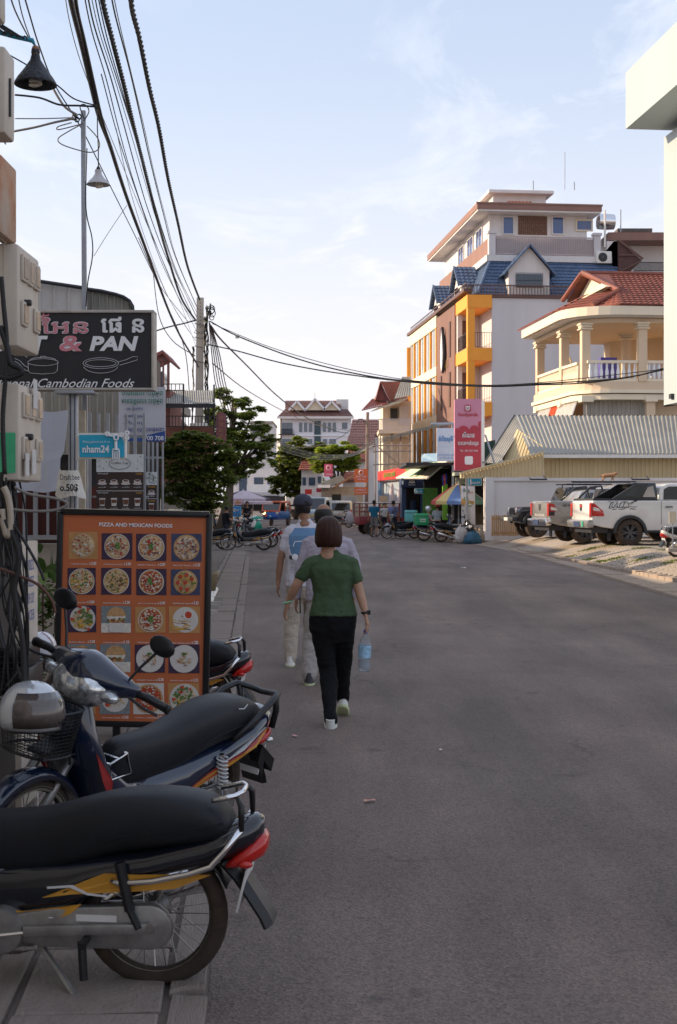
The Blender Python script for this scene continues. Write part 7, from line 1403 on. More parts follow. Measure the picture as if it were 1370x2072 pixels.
def sideplate(t, pts, ys, d, m, name, bev=0):
    for y, s_ in ((ys, 1), (-ys, -1)): b = MB(); b.prism([(x, y, z) for x, z in pts], (0, s_ * d, 0)); b.build(name, m, t, bevel=bev)
def pickup(label, paint, variant):
    t = thing('pickup_truck', label, 'pickup', group='pickups parked side by side'); W = .93; r = .39; rx, fx = 1.12, 4.25
    prof = [(.02, .62), (0, .75), (.03, 1.10), (.02, 1.30), (1.95, 1.30), (3.6, 1.28), (3.75, 1.16), (4.95, 1.04), (5.15, .95), (5.2, .62), (5.1, .42), (fx + .47, .42)] + arc(fx, r, .48, 0, 180)[1:-1] + [(fx - .48, .42), (rx + .48, .42)] + arc(rx, r, .48, 0, 180)[1:-1] + [(rx - .48, .50), (.3, .55)]
    b = MB(); b.prism([(x, -W, z) for x, z in prof], (0, 2 * W, 0)); b.build('body', paint, t, bevel=.035, seg=3)
    b = MB(); cab = [(1.98, 1.302), (2.08, 1.70), (2.30, 1.79), (3.15, 1.80), (3.95, 1.30)]; b.rings([[(x, -W + .05 + (z - 1.3) * .28, z) for x, z in cab], [(x, W - .05 - (z - 1.3) * .28, z) for x, z in cab]]); b.build('cab', paint, t, bevel=.04, seg=3)
    for y, s_ in ((W - .045, 1), (-W + .045, -1)):
        for q in ([(2.13, 1.33), (2.17, 1.62), (2.32, 1.70), (2.86, 1.71), (2.88, 1.33)], [(2.95, 1.33), (2.94, 1.71), (3.16, 1.70), (3.72, 1.33)]): b = MB(); b.prism([(x, y - s_ * (z - 1.3) * .28, z) for x, z in q], (0, s_ * .012, 0)); b.build('side_window', m_cg, t)
        for x0 in (2.05, 2.93): b = MB(); b.bar((x0, s_ * (W + .004), .62), (x0, s_ * (W + .004), 1.28), .008, .008); b.build('door_line', m_pb, t)
        for x0 in (2.12, 3.0): b = MB(); b.bar((x0 + .05, s_ * (W + .03), 1.12), (x0 + .26, s_ * (W + .03), 1.12), .025, .03); b.build('door_handle', m_pb if variant == 'white' else paint, t, bevel=.006)
        b = MB(); b.bar((3.62, s_ * (W + .12), 1.38), (3.72, s_ * (W + .12), 1.38), .2, .17); b.build('wing_mirror', paint, t, bevel=.03)
        for wx in (rx, fx):
            b = MB(); o_ = arc(wx, r, .50, -2, 182, 12); i_ = arc(wx, r, .41, 182, -2, 12); b.prism([(x, s_ * (W - .01), z) for x, z in o_ + i_], (0, s_ * .06, 0)); b.build('wheel_arch', m_pb, t, bevel=.012)
            carwheel(t, wx, s_ * (W - .11), r, .26, s_)
        b = MB(); b.bar((rx + .5, s_ * (W - .02), .43), (fx - .5, s_ * (W - .02), .43), .12, .05); b.build('side_step', m_pb, t)
    ty = W - .13
    for s_ in (1, -1):
        b = MB(); b.prism([(-.03, s_ * (W - .14), .84), (-.03, s_ * (W - .14), 1.22), (.0, s_ * (W - .14), 1.24)], (.0, s_ * .15, 0)); tl = b.build('tail_lamp', m_tail, t)
        pts = [(.0, 1.23), (.06, 1.23), (.33, 1.0), (.36, .86), (.0, .86)] if variant == 'white' else [(0, 1.23), (.16, 1.20), (.20, 1.06), (.15, .84), (0, .84)]
        b = MB(); b.prism([(x, s_ * W, z) for x, z in pts], (0, s_ * .018, 0)); b.build('lens', m_tail, tl, bevel=.006)
        if variant != 'white': b = MB(); b.prism([(x, s_ * (W + .018), z) for x, z in [(.0, .96), (.17, .98), (.15, .85), (0, .85)]], (0, s_ * .006, 0)); b.build('lens_trim', m_dark, tl)
        b = MB(); b.prism([(x, s_ * (W + .018), z) for x, z in [(.04, 1.12), (.2, 1.08), (.26, 1.0), (.04, 1.02)]], (0, s_ * .005, 0)); b.build('lens_highlight', m_head, tl)
    b = MB(); b.box(-.012, .0, -ty + .02, ty - .02, .70, 1.27); tg = b.build('tailgate', paint, t, bevel=.01)
    b = MB(); b.prism([(-.02, .12, 1.20), (-.02, -.12, 1.20), (-.02, -.10, 1.03), (-.02, 0, .99), (-.02, .10, 1.03)], (.01, 0, 0)); b.build('gate_badge', m_pb, tg); b = MB(); b.prism([(-.024, .07, 1.18), (-.024, -.07, 1.18), (-.024, -.06, 1.11), (-.024, .06, 1.11)], (.004, 0, 0)); b.build('badge_print', m_red if variant == 'white' else m_chrome, tg)
    b = MB(); b.rings([[(x, -W - .01, z) for x, z in ((-.14, .60), (-.14, .74), (.0, .76), (.06, .74), (.06, .55), (-.10, .52))], [(x, W + .01, z) for x, z in ((-.14, .60), (-.14, .74), (.0, .76), (.06, .74), (.06, .55), (-.10, .52))]]); b.build('rear_bumper', m_cs if variant == 'white' else m_chrome, t, bevel=.03)
    b = MB(); b.box(-.155, -.142, -.26, .26, .56, .70); b.build('number_plate', mat('plate_dark_blue', (.03, .05, .12), .5), t)
    if variant == 'white': b = MB(); b.box(-.165, -.15, -.6, -.51, .55, .72); b.build('green_tag', mat('green_tag_m', (.05, .5, .32), .5), t)
    b = MB(); b.box(.05, 5.0, -.75, .75, .38, .55); b.build('chassis', m_dark, t)
    for s_ in (1, -1): b = MB(); b.box(rx - .56, rx - .53, s_ * .72 - .12, s_ * .72 + .12, .16, .5); b.build('mud_flap', m_black, t)
    if variant == 'white':
        b = MB(); b.box(.05, 1.95, -W + .03, W - .03, 1.30, 1.36); b.build('bed_cover', m_pb, t, bevel=.01)
        sb_ = [(.62, 1.36), (1.15, 1.66), (1.30, 1.76), (1.62, 1.80), (1.95, 1.80), (1.97, 1.36)]
        for y, s_ in ((W - .04, 1), (-W + .04, -1)):
            b = MB(); b.prism([(x, y - s_ * (z - 1.3) * .28, z) for x, z in sb_], (0, -s_ * .05, 0)); b.build('styling_bar', m_cb, t, bevel=.01)
            b = MB(); b.prism([(x, y - s_ * (z - 1.3) * .28 + s_ * .002, z) for x, z in [(1.52, 1.40), (1.70, 1.68), (1.86, 1.72), (1.90, 1.40)]], (0, s_ * .006, 0)); b.build('bar_window', mat('clear_pane', (.40, .36, .32), .15, var=.1), t)
            b = MB(); b.prism([(x, y - s_ * (z - 1.3) * .28 + s_ * .002, z) for x, z in [(.95, 1.42), (1.20, 1.62), (1.42, 1.70), (1.30, 1.42)]], (0, s_ * .006, 0)); b.build('bar_pane', m_cg, t)
        b = MB(); b.box(1.30, 1.97, -.70, .70, 1.76, 1.81); b.build('roof_wing', m_cb, t, bevel=.02)
        text(t, 'RALLY', (.86, -W - .004, 1.17), (1, 0, 0), (0, 0, 1), .74, .15, m_ink, bold=.07, shear=.3); text(t, 'RALLY', (.86, -W - .007, 1.17), (1, 0, 0), (0, 0, 1), .67, .105, m_wr, bold=.0, shear=.3)
        random.seed(4); b = MB()
        for i in range(26): x = random.uniform(.42, 1.3); z = 1.08 + random.uniform(-.05, .04) if i < 16 else 1.25 + random.uniform(-.02, .03); b.prism([(x, -W - .002, z), (x + .08, -W - .002, z + .01), (x + .12, -W - .002, z + .03), (x + .03, -W - .002, z + .022)], (0, -.002, 0))
        b.build('side_graphic', m_ink, t, kind='stuff')
    else:
        text(t, '4X4', (.62, -W - .004, 1.16), (1, 0, 0), (0, 0, 1), .42, .09, mat('decal_grey', (.12, .10, .10), .5), bold=.03, shear=.3)
        text(t, 'RANGER', (-.016, 0, .86), (0, -1, 0), (0, 0, 1), 1.0, .08, mat('embossed', (.45, .44, .43), .4), bold=.03)
        for s_ in (1, -1): b = MB(); b.tube([(.9, s_ * .74, 1.30), (1.4, s_ * .70, 1.72), (1.75, s_ * .70, 1.76), (1.9, s_ * .72, 1.31)], .035, 8); b.build('roll_bar', m_cb, t, smooth=True)
        b = MB(); b.prism([(2.0, -.66, 1.36), (2.05, -.6, 1.68), (2.05, .6, 1.68), (2.0, .66, 1.36)], (-.03, 0, 0)); b.build('rear_window', m_cg, t)
    return t
def placev(o, px, Y, hd, sc=1., gz=.41): p = P(px, 0, Y); o.location = (p.x, Y, gz); o.rotation_euler = (0, 0, R(hd)); o.scale = (sc,) * 3
pk = pickup('white pickup with rally lettering and a black sport bar', m_cw, 'white')
def pplace(o, px, Y, hd, gz=.41, ax=1.12, ay=-.82, sc=1.):
    a = R(hd); p = P(px, 0, Y); ox_ = (ax * math.cos(a) - ay * math.sin(a)) * sc; oy_ = (ax * math.sin(a) + ay * math.cos(a)) * sc
    o.location = (p.x - ox_, Y - oy_, gz); o.rotation_euler = (0, 0, a); o.scale = (sc,) * 3
pplace(pk, 1272, 38.6, 8)
pk2 = pickup('silver pickup with dark rear lamps, second in the row', m_cs, 'silver'); pplace(pk2, 1180, 42.0, 9, .405)
JP = thing('jeep', 'black off road car with round headlamps parked nose out by the slatted panel', 'car', group=None)
b = MB(); jp = [(0, .55), (0, 1.15), (1.9, 1.2), (2.1, 1.16), (3.55, 1.12), (3.7, .98), (3.72, .6), (3.4, .5), (3.35, .5)] + arc(3.0, .42, .5, 15, 165)[::1] + [(2.4, .45), (1.2, .45)] + arc(.75, .42, .5, 15, 165) + [(.2, .5)]
b.prism([(x, -.8, z) for x, z in jp], (0, 1.6, 0)); b.build('body', m_cb, JP, bevel=.03)
b = MB(); cabj = [(.05, 1.16), (.08, 1.82), (1.75, 1.86), (2.1, 1.17)]; b.rings([[(x, -.76 + (z - 1.16) * .1, z) for x, z in cabj], [(x, .76 - (z - 1.16) * .1, z) for x, z in cabj]]); b.build('cab', m_cb, JP, bevel=.03)
b = MB(); b.prism([(2.08, -.66, 1.24), (1.80, -.6, 1.80), (1.80, .6, 1.80), (2.08, .66, 1.24)], (.03, 0, .015)); b.build('windscreen', m_cg, JP)
for s_ in (1, -1):
    b = MB(); b.prism([(.9, s_ * .77, 1.22), (.9, s_ * .72, 1.76), (1.7, s_ * .71, 1.78), (1.95, s_ * .76, 1.22)], (0, s_ * .01, 0)); b.build('side_window', m_cg, JP)
    b = MB(); b.lathe([(.01, .03), (.09, .03), (.105, .0)], (3.7, s_ * .52, 1.0), (1, 0, 0), 16); b.build('headlamp', m_head, JP)
    for wx in (.75, 3.0): carwheel(JP, wx, s_ * .74, .42, .27, s_)
    b = MB(); o_ = arc(3.0, .42, .6, 10, 170, 8); i_ = arc(3.0, .42, .5, 170, 10, 8); b.prism([(x, s_ * .78, z) for x, z in o_ + i_], (0, s_ * .18, 0)); b.build('fender_flare', m_pb, JP)
for i in range(7): b = MB(); b.box(3.715, 3.74, -.33 + i * .1, -.27 + i * .1, .84, 1.08); b.build('grille_slot', m_dark, JP)
b = MB(); b.box(3.75, 3.95, -.85, .85, .60, .76); b.build('front_bumper', m_pb, JP, bevel=.03); b = MB(); b.box(3.955, 3.965, -.25, .25, .62, .74); b.build('number_plate', m_pl, JP)
b = MB()
for s_ in (1, -1): b.tube([(.1, s_ * .62, 1.96), (1.85, s_ * .62, 1.96)], .025, 6)
for i in range(8): b.tube([(.15 + i * .23, -.62, 1.97), (.15 + i * .23, .62, 1.97)], .018, 5)
for x in (.3, 1.6):
    for s_ in (1, -1): b.tube([(x, s_ * .62, 1.84), (x, s_ * .62, 1.97)], .02, 5)
b.build('roof_rack', m_dark, JP, kind='stuff')
placev(JP, 1232, 49.3, 188, .97, .40)
SV = thing('suv', 'dark silver estate car between the jeep and the silver pickup', 'car')
b = MB(); sv = [(0, .5), (-.05, .9), (.1, 1.05), (3.3, 1.08), (4.3, .98), (4.5, .85), (4.5, .45)]; b.prism([(x, -.85, z) for x, z in sv], (0, 1.7, 0)); b.build('body', m_cs, SV, bevel=.06)
b = MB(); cs = [(.05, 1.05), (.4, 1.62), (.8, 1.68), (2.5, 1.66), (3.4, 1.07)]; b.rings([[(x, -.8 + (z - 1.05) * .22, z) for x, z in cs], [(x, .8 - (z - 1.05) * .22, z) for x, z in cs]]); b.build('cab', m_cs, SV, bevel=.05)
for s_ in (1, -1):
    for q in ([(.35, 1.1), (.55, 1.56), (1.2, 1.6), (1.2, 1.1)], [(1.3, 1.1), (1.3, 1.6), (2.1, 1.6), (2.1, 1.1)], [(2.2, 1.1), (2.2, 1.6), (2.5, 1.58), (3.15, 1.1)]): b = MB(); b.prism([(x, s_ * (.80 - (z - 1.05) * .22), z) for x, z in q], (0, s_ * .012, 0)); b.build('side_window', m_cg, SV)
    for wx in (.8, 3.6): carwheel(SV, wx, s_ * .76, .36, .22, s_)
    b = MB(); b.tube([(.5, s_ * .6, 1.72), (2.6, s_ * .6, 1.72)], .02, 5); b.build('roof_bar', m_dark, SV)
pplace(SV, 1200, 46.3, 10, .41, .8, -.7)
def skinmesh(name, pts, edges, rad, m, parent=None, sub=1, root=0):
    me = bpy.data.meshes.new(name); me.from_pydata([tuple(p) for p in pts], edges, []); me.materials.append(m); o = bpy.data.objects.new(name, me); COL.objects.link(o)
    if parent: o.parent = parent
    sk = o.modifiers.new('skin', 'SKIN'); sk.use_smooth_shade = True; lay = me.skin_vertices.new(name='') if not me.skin_vertices else me.skin_vertices[0]
    for i, r_ in enumerate(rad): lay.data[i].radius = r_ if isinstance(r_, tuple) else (r_, r_); lay.data[i].use_root = (i == root)
    su = o.modifiers.new('sub', 'SUBSURF'); su.levels = su.render_levels = sub; return o
cp = P(1232, 971, 50.2)
pts = [(0, 0, .25), (.14, 0, .26), (.28, 0, .27), (.36, 0, .31), (.42, 0, .33), (.47, 0, .32), (-.10, 0, .25), (-.20, 0, .24), (-.32, 0, .20), (-.42, 0, .15), (.26, .04, .16), (.30, .04, .08), (.31, .04, .01), (.24, -.04, .16), (.20, -.04, .08), (.17, -.04, .01), (-.08, .04, .16), (-.13, .04, .09), (-.10, .04, .01), (-.06, -.04, .16), (-.15, -.04, .09), (-.18, -.04, .01), (.41, .03, .385), (.41, -.03, .385)]
ed = [(0, 1), (1, 2), (2, 3), (3, 4), (4, 5), (0, 6), (6, 7), (7, 8), (8, 9), (2, 10), (10, 11), (11, 12), (2, 13), (13, 14), (14, 15), (6, 16), (16, 17), (17, 18), (6, 19), (19, 20), (20, 21), (4, 22), (4, 23)]
cat_ = skinmesh('cat', [Vector(p) * .95 for p in pts], ed, [.07, .068, .07, .05, .052, .025, .065, .018, .014, .012, .03, .02, .016, .03, .02, .016, .035, .02, .016, .035, .02, .016, .012, .012], mat('ginger_fur', (.42, .22, .11), .9, var=.3, scale=14))
cat_.location = (cp.x - .1, 50.2, P(0, 975, 50.2).z); tag(cat_, 'ginger cat walking along the roof rack of the black off road car', 'cat')
b = MB(); p = P(0, 975, 50.2); b.tube([(P(1158, 0, 50.2).x, 50.2, p.z - .01), (P(1275, 0, 50.2).x, 50.2, p.z - .01)], .03, 6); b.tube([(P(1158, 0, 49).x, 49.2, p.z - .01), (P(1275, 0, 50.2).x, 49.2, p.z - .01)], .03, 6)
for px in range(1166, 1275, 14): b.tube([(P(px, 0, 50.2).x, 50.2, p.z - .01), (P(px, 0, 50.2).x, 49.2, p.z - .01)], .02, 5)
tag(b.build('roof_rack', m_dark), 'long dark roof rack under the cat', 'roof rack')
TK = thing('tuk_tuk', 'blue and orange three wheeled tuk tuk driving towards the camera with a lit lamp', 'tuk tuk')
m_tb = mat('tuk_blue', (.02, .10, .38), .3, var=.08, coat=.4); m_to = mat('tuk_orange', (.55, .10, .03), .35, var=.08, coat=.4)
def tb(name, m, *bx, bev=.02, par=TK): b = MB(); b.box(*bx); return b.build(name, m, par, bevel=bev)
b = MB(); b.rings([[(x, s_ * w, z) for x, z, w in ((2.3, .42, .5), (2.45, .6, .52), (2.38, .98, .58), (2.0, 1.0, .62), (.1, 1.0, .66), (.0, .45, .64))] for s_ in (-1, 1)]); b.build('body', m_tb, TK, bevel=.05)
b = MB(); b.prism([(2.38, -.60, .98), (2.38, .60, .98), (2.05, .60, 1.55), (2.05, -.60, 1.55)], (-.03, 0, 0)); b.build('windscreen', m_cg, TK)
b = MB(); b.prism([(2.40, -.62, .96), (2.40, .62, .96), (2.39, .62, 1.06), (2.39, -.62, 1.06)], (.01, 0, 0)); b.build('orange_band', m_to, TK)
tb('roof', m_to, .0, 2.15, -.64, .64, 1.56, 1.70, bev=.06)
for y in (-.62, .62):
    b = MB(); b.bar((2.38, y, .98), (2.06, y, 1.58), .07, .06); b.bar((1.1, y, .98), (1.1, y, 1.58), .06, .06); b.bar((.05, y, .98), (.05, y, 1.58), .08, .08); b.build('pillar', m_to, TK)
for y, m_ in ((.46, m_head), (-.46, m_head)): b = MB(); b.lathe([(.01, .04), (.085, .035), (.10, 0)], (2.42, y, .88), (1, 0, 0), 12); b.build('headlamp', m_ if y > 0 else mat('lit_lamp', (1, .55, .15), .3, emit=6, var=0), TK)
b = MB(); b.prism([(2.47, .0, .56), (2.47, .12, .66), (2.46, 0, .78), (2.47, -.12, .66)], (.01, 0, 0)); b.build('front_emblem', mat('pale_blue_print', (.2, .4, .6), .5), TK); b = MB(); b.prism([(2.47, -.32, .60), (2.47, -.46, .72), (2.46, -.32, .84), (2.47, -.18, .72)], (.01, 0, 0)); b.build('red_sticker', m_to, TK)
tb('seat_back', m_black, .4, .55, -.5, .5, .9, 1.35); carwheel(TK, 2.25, 0, .24, .12, 1); carwheel(TK, .45, .6, .24, .14, 1); carwheel(TK, .45, -.6, .24, .14, -1)
p = P(545, 0, 95); TK.location = (p.x + .8, 96.5, 0); TK.rotation_euler = (0, 0, R(-106)); TK.scale = (1.02,) * 3
CT = thing('cargo_trike', 'maroon three wheeled cargo trike with an open frame on the right of the street', 'trike')
m_ct = mat('trike_maroon', (.22, .025, .03), .45, var=.15, dirt=.2)
tb('cargo_box', m_ct, 0, 1.9, -.6, .6, .45, .85, par=CT); tb('cab', m_ct, 2.0, 2.7, -.5, .5, .4, 1.0, par=CT)
b = MB()
for x in (.0, .95, 1.9, 2.6):
    for y in (-.6, .6): b.bar((x, y, .85), (x, y, 1.45), .05, .05)
for z in (1.05, 1.25, 1.45): b.bar((0, -.6, z), (1.9, -.6, z), .04, .04); b.bar((0, .6, z), (1.9, .6, z), .04, .04); b.bar((0, -.6, z), (0, .6, z), .04, .04)
b.build('frame_rails', m_ct, CT, kind='stuff'); tb('roof_sheet', m_offw, .1, 2.7, -.66, .66, 1.45, 1.50, par=CT)
b = MB(); b.prism([(2.72, -.5, 1.0), (2.72, .5, 1.0), (2.6, .5, 1.42), (2.6, -.5, 1.42)], (-.02, 0, 0)); b.build('windscreen', m_cg, CT)
carwheel(CT, .5, .58, .30, .16, 1); carwheel(CT, .5, -.58, .30, .16, -1); carwheel(CT, 2.8, 0, .28, .12, 1)
p = P(722, 0, 70); CT.location = (p.x, 70, 0); CT.rotation_euler = (0, 0, R(12)); CT.scale = (1.1,) * 3
TR = thing('box_truck', 'pale box truck parked across the end of the street', 'truck')
tb('cargo_body', m_offw, 0, 4, -1, 1, .9, 2.7, par=TR); tb('chassis', m_dark, 0, 5.4, -.8, .8, .45, .9, par=TR); tb('cab', m_white, 4.2, 5.5, -.95, .95, .8, 2.1, par=TR)
for x in (1, 4.6):
    for s_ in (1, -1): carwheel(TR, x, s_ * .85, .42, .25, s_)
p = P(578, 0, 140); TR.location = (p.x, 140, 0); TR.rotation_euler = (0, 0, R(4))
def van(label, px, Y, hd, m_, h=1.9, stripe_=None, L_=4.4):
    t = thing('van', label, 'van'); b = MB(); pr = [(0, .4), (0, h * .5), (.15, h * .95), (.4, h), (L_ * .72, h), (L_ * .86, h * .58), (L_, h * .5), (L_, .4)]; b.prism([(x, -.82, z) for x, z in pr], (0, 1.64, 0)); b.build('body', m_, t, bevel=.08)
    b = MB(); b.prism([(L_ * .735, -.7, h * .95), (L_ * .865, -.76, h * .58), (L_ * .865, .76, h * .58), (L_ * .735, .7, h * .95)], (.03, 0, .02)); b.build('windscreen', m_cg, t)
    b = MB(); b.prism([(-.01, -.65, h * .6), (.12, -.65, h * .9), (.12, .65, h * .9), (-.01, .65, h * .6)], (-.02, 0, 0)); b.build('rear_window', m_cg, t)
    for s_ in (1, -1):
        b = MB(); b.prism([(x, s_ * .825, z) for x, z in ((.3, h * .58), (.4, h * .9), (L_ * .7, h * .9), (L_ * .82, h * .58))], (0, s_ * .01, 0)); b.build('side_window', m_cg, t)
        for x in (.8, L_ - .8): carwheel(t, x, s_ * .76, .33, .2, s_)
        b = MB(); b.box(L_ - .01, L_ + .02, s_ * .55 - .14, s_ * .55 + .14, .75, .95); b.build('headlamp', m_head, t); b = MB(); b.box(-.02, .01, s_ * .7 - .08, s_ * .7 + .08, .8, 1.1); b.build('tail_lamp', m_tail, t)
    if stripe_: b = MB(); b.box(L_ - .02, L_ + .015, -.8, .8, .62, .74); b.build('yellow_band', stripe_, t)
    p = P(px, 0, Y); t.location = (p.x, Y, 0); t.rotation_euler = (0, 0, R(hd)); return t
van('pale blue van with a yellow band facing the camera beyond the bald man', 651, 101, -98, mat('van_blue', (.34, .44, .52), .35, coat=.4), 2.0, mat('van_yellow', (.6, .42, .05), .4)); van('grey people carrier seen from behind, right of the pale blue van', 690, 98, 96, m_cs, 1.75)
def parasol(label, base, r, hgt, drop, cols, closed=False, pole=True, n=8):
    t = thing('parasol', label, 'parasol', base); b = MB()
    if closed:
        b.lathe([(.05, hgt), (.08, hgt - .1), (.17, hgt - .8), (.30, hgt - 1.7), (.22, hgt - 1.72)], (0, 0, 0), (0, 0, 1), 14); b.build('cloth', cols[0], t, smooth=True)
    else:
        for k in range(n):
            a0, a1 = 6.283 * k / n, 6.283 * (k + 1) / n; b = MB(); 
            rows = [[(r * u * math.cos(a) * (1 - .06 * math.sin(math.pi * (a - a0) / (a1 - a0))), r * u * math.sin(a) * (1 - .06 * math.sin(math.pi * (a - a0) / (a1 - a0))), hgt - drop * u ** 1.25) for a in (a0, (a0 + a1) / 2, a1)] for u in (.02, .35, .7, 1)]
            rows.append([(x, y, z - .14) for x, y, z in rows[-1]])
            for q, w in zip(rows, rows[1:]):
                for j in range(2): b.poly([q[j], q[j + 1], w[j + 1], w[j]])
            b.build('panel', cols[k % len(cols)], t, recalc=False)
    b = MB(); b.tube([(0, 0, 0), (0, 0, hgt + .08)], .025, 6); b.lathe([(.25, 0), (.25, .06), (.05, .1)], (0, 0, 0), (0, 0, 1), 12, cap=True); b.build('pole', m_offw, t); return t
m_pc = mat('parasol_cream', (.52, .45, .44), .85, var=.08); m_pu = [mat('parasol_lilac', (.50, .44, .50), .8), mat('parasol_grey', (.10, .09, .12), .8)]
p = P(793, 0, 73); parasol('closed cream parasol, taller of the two in front of the red fascia shop', (p.x, 73, 0), 1, 2.65, 0, [m_pc], True); p = P(808, 0, 72); parasol('closed cream parasol, shorter and nearer the bank kiosk', (p.x, 72, 0), 1, 2.4, 0, [m_pc], True)
cr = [mat('cloth_%d' % i, c, .8, var=.06) for i, c in enumerate([(.55, .10, .08), (.62, .48, .20), (.16, .26, .50), (.58, .35, .14), (.20, .42, .30), (.60, .56, .50)])]
p = P(928, 0, 57); parasol('open rainbow striped parasol in front of the food stall', (p.x, 57, 0), 1.15, 2.45, .75, cr, n=12)
p = P(492, 0, 80); parasol('wide lilac and grey parasol of the stall left of the tuk tuk', (p.x, 80, 0), 1.6, 2.35, .5, [m_pu[0], m_pu[0], m_pu[0], m_pu[1]], n=12); p = P(512, 0, 88); parasol('second lilac parasol behind the wide one', (p.x, 88, 0), 1.3, 2.1, .45, [m_pu[0]], n=8)
MB2 = thing('menu_stand', 'tall white food menu board standing before the food stall', 'sign', tuple(P(947, 1062, 56)), world=True)
b = MB(); b.prism([P(933, 983, 56), P(961, 984, 56), P(962, 1062, 56), P(934, 1060, 56)], (0, .1, 0)); b.build('board', m_wr, MB2, bevel=.01)
ptext(MB2, 'ស៊ីណន', 937, 988, 950, 995, 55.96, m_g2, bold=.03); ptext(MB2, 'បបរមាន់', 944, 994, 957, 998, 55.96, m_gold, bold=.02)
for cx_, cy_ in ((943, 1009), (950, 1021)): b = MB(); b.prism([P(x, y, 55.97) for x, y in ell(cx_, cy_, 5.5, 4, n=12)], (0, -.02, 0), 0); b.prism([P(x, y, 55.94) for x, y in ell(cx_ + 1, cy_, 3.5, 2.4, n=9)], (0, -.02, 0), 1); b.build('dish_print', [mat('dish_green', (.18, .32, .10), .6), m_offw], MB2)
for i in range(7): ptext(MB2, 'បបរ សាច់', 940, 1028 + i * 4.2, 952, 1030.4 + i * 4.2, 55.96, m_ink)
for i, (x0, y0, x1, y1, Y, c) in enumerate([(466, 1026, 486, 1044, 62, (.05, .25, .60)), (472, 1024, 488, 1046, 70, (.10, .38, .62)), (474, 1010, 490, 1022, 78, (.55, .35, .42))]):
    b = MB(); b.pbx(x0, y0, x1, y1, Y, .1); s_ = tag(b.build('poster', mat('poster_%d' % i, c, .5, var=.3, scale=7)), ['bright blue poster board behind the parked motorbikes', 'light blue poster board beside the bare armed man', 'pink poster under the lilac parasol'][i], 'poster')
    b = MB(); b.pbx(x0 + 2, y1, x0 + 3, 1060, Y + .02, .05); b.build('leg', m_dark, s_); ptext(s_, 'សីុម', x0 + 3, y0 + 3, x1 - 3, y0 + 10, Y - .02, m_yel if i else m_wr, bold=.05)
def dbox(label, px, py, Y, s_, m_, tx, rz):
    t = thing('delivery_box', label, 'delivery box', tuple(P(px, py, Y)), R(rz)); b = MB(); b.rings([[(x * s_ * k, y * s_ * k, z) for x, y in ((-.5, -.5), (.5, -.5), (.5, .5), (-.5, .5))] for k, z in ((.92, 0), (1, .1 * s_), (1, .85 * s_), (.95, .95 * s_))]); b.build('bag', m_, t, bevel=.03)
    b = MB(); b.box(-.51 * s_, .51 * s_, -.51 * s_, .51 * s_, .72 * s_, .76 * s_); b.build('zip_band', m_dark, t, bevel=.002)
    if tx: text(t, tx, (0, -.505 * s_, .42 * s_), (1, 0, 0), (0, 0, 1), .5 * s_, .28 * s_, m_wr, bold=.03)
dbox('green insulated delivery box on the back of the rider\'s motorbike', 852, 1063, 56.6, .52, mat('box_green', (.03, .33, .14), .55), 'Grab\nfood', 14); dbox('teal insulated delivery box behind the green one', 832, 1056, 60.5, .55, mat('box_teal', (.16, .52, .52), .55), None, -8)
def sack(label, c, r, m_, seed):
    rn = Vector((seed * 3.1, 0, 0)); b = MB(); n = 18
    b.rings([[Vector(c) + Vector((r[0] * q * math.cos(a), r[1] * q * math.sin(a), r[2] * z)) * (1 + .28 * noise.noise(Vector((math.cos(a), math.sin(a), z)) * 1.7 + rn) + .1 * noise.noise(Vector((math.cos(a), math.sin(a), z)) * 6 + rn)) for a in [6.283 * j / n for j in range(n)]] for z, q in ((-1, .5), (-.85, .85), (-.5, 1), (0, 1.02), (.4, .92), (.7, .68), (.88, .38), (.97, .2), (1.1, .3))]); return tag(b.build('rubbish_sack', m_, smooth=True), label, 'sack', 'rubbish sacks by the white pier')
p = P(933, 1082, 54.6); sack('pale grey woven sack leaning on the rubbish pile', (p.x, p.y, .34), (.28, .26, .36), mat('sack_white', (.50, .46, .44), .7, var=.15, bump=.5), 1)
p = P(957, 1090, 54); sack('blue tarpaulin sack at the front of the rubbish pile', (p.x, p.y, .24), (.34, .28, .26), mat('sack_blue', (.03, .12, .20), .5, var=.3, bump=.8), 2); p = P(950, 1075, 54.8); sack('black sack on top of the rubbish pile', (p.x, p.y, .52), (.28, .25, .28), mat('sack_black', (.02, .02, .022), .35, bump=.6), 3); p = P(741, 1040, 74); sack('clear plastic sack hanging beside the cargo trike', (p.x - .9, p.y, .8), (.22, .2, .36), mat('sack_clear', (.38, .36, .38), .4, bump=.6), 4)
p = P(972, 1082, 54.5); sack('beige rubble sack between the pier and the blue sack', (p.x, p.y, .3), (.2, .2, .3), mat('sack_beige', (.36, .30, .24), .8, bump=.6), 5)
random.seed(12); b = MB()
for i in range(45): c = Vector((P(952, 0, 54.4).x + random.gauss(0, .3), 54.4 + random.gauss(0, .2), random.uniform(.05, .75))); a = random.uniform(0, 6); b.bar(c, c + Vector((math.cos(a), .3 * math.sin(a), random.uniform(-.4, .6))) * random.uniform(.08, .3), .02, .05, i % 4)
o = b.build('rubbish', [m_wood, m_offw, m_dark, mat('cardboard', ())]); o['kind'] = 'stuff'
SG = thing('sign_stand', 'small pale notice on a thin stand with a stone foot at the right edge', 'sign', tuple(P(1362, 1115, 30)), world=True)
b = MB(); b.pbx(1354, 1035, 1368, 1059, 30, .02); b.build('notice', mat('notice_cream', (.66, .60, .46), .6, var=.12, scale=30), SG); b = MB(); b.pbx(1360.5, 1059, 1362.5, 1112, 30, .02); b.build('post', m_steel, SG); b = MB(); b.pbx(1352, 1109, 1374, 1117, 29.9, .25); b.build('foot', m_conc, SG, bevel=.02)
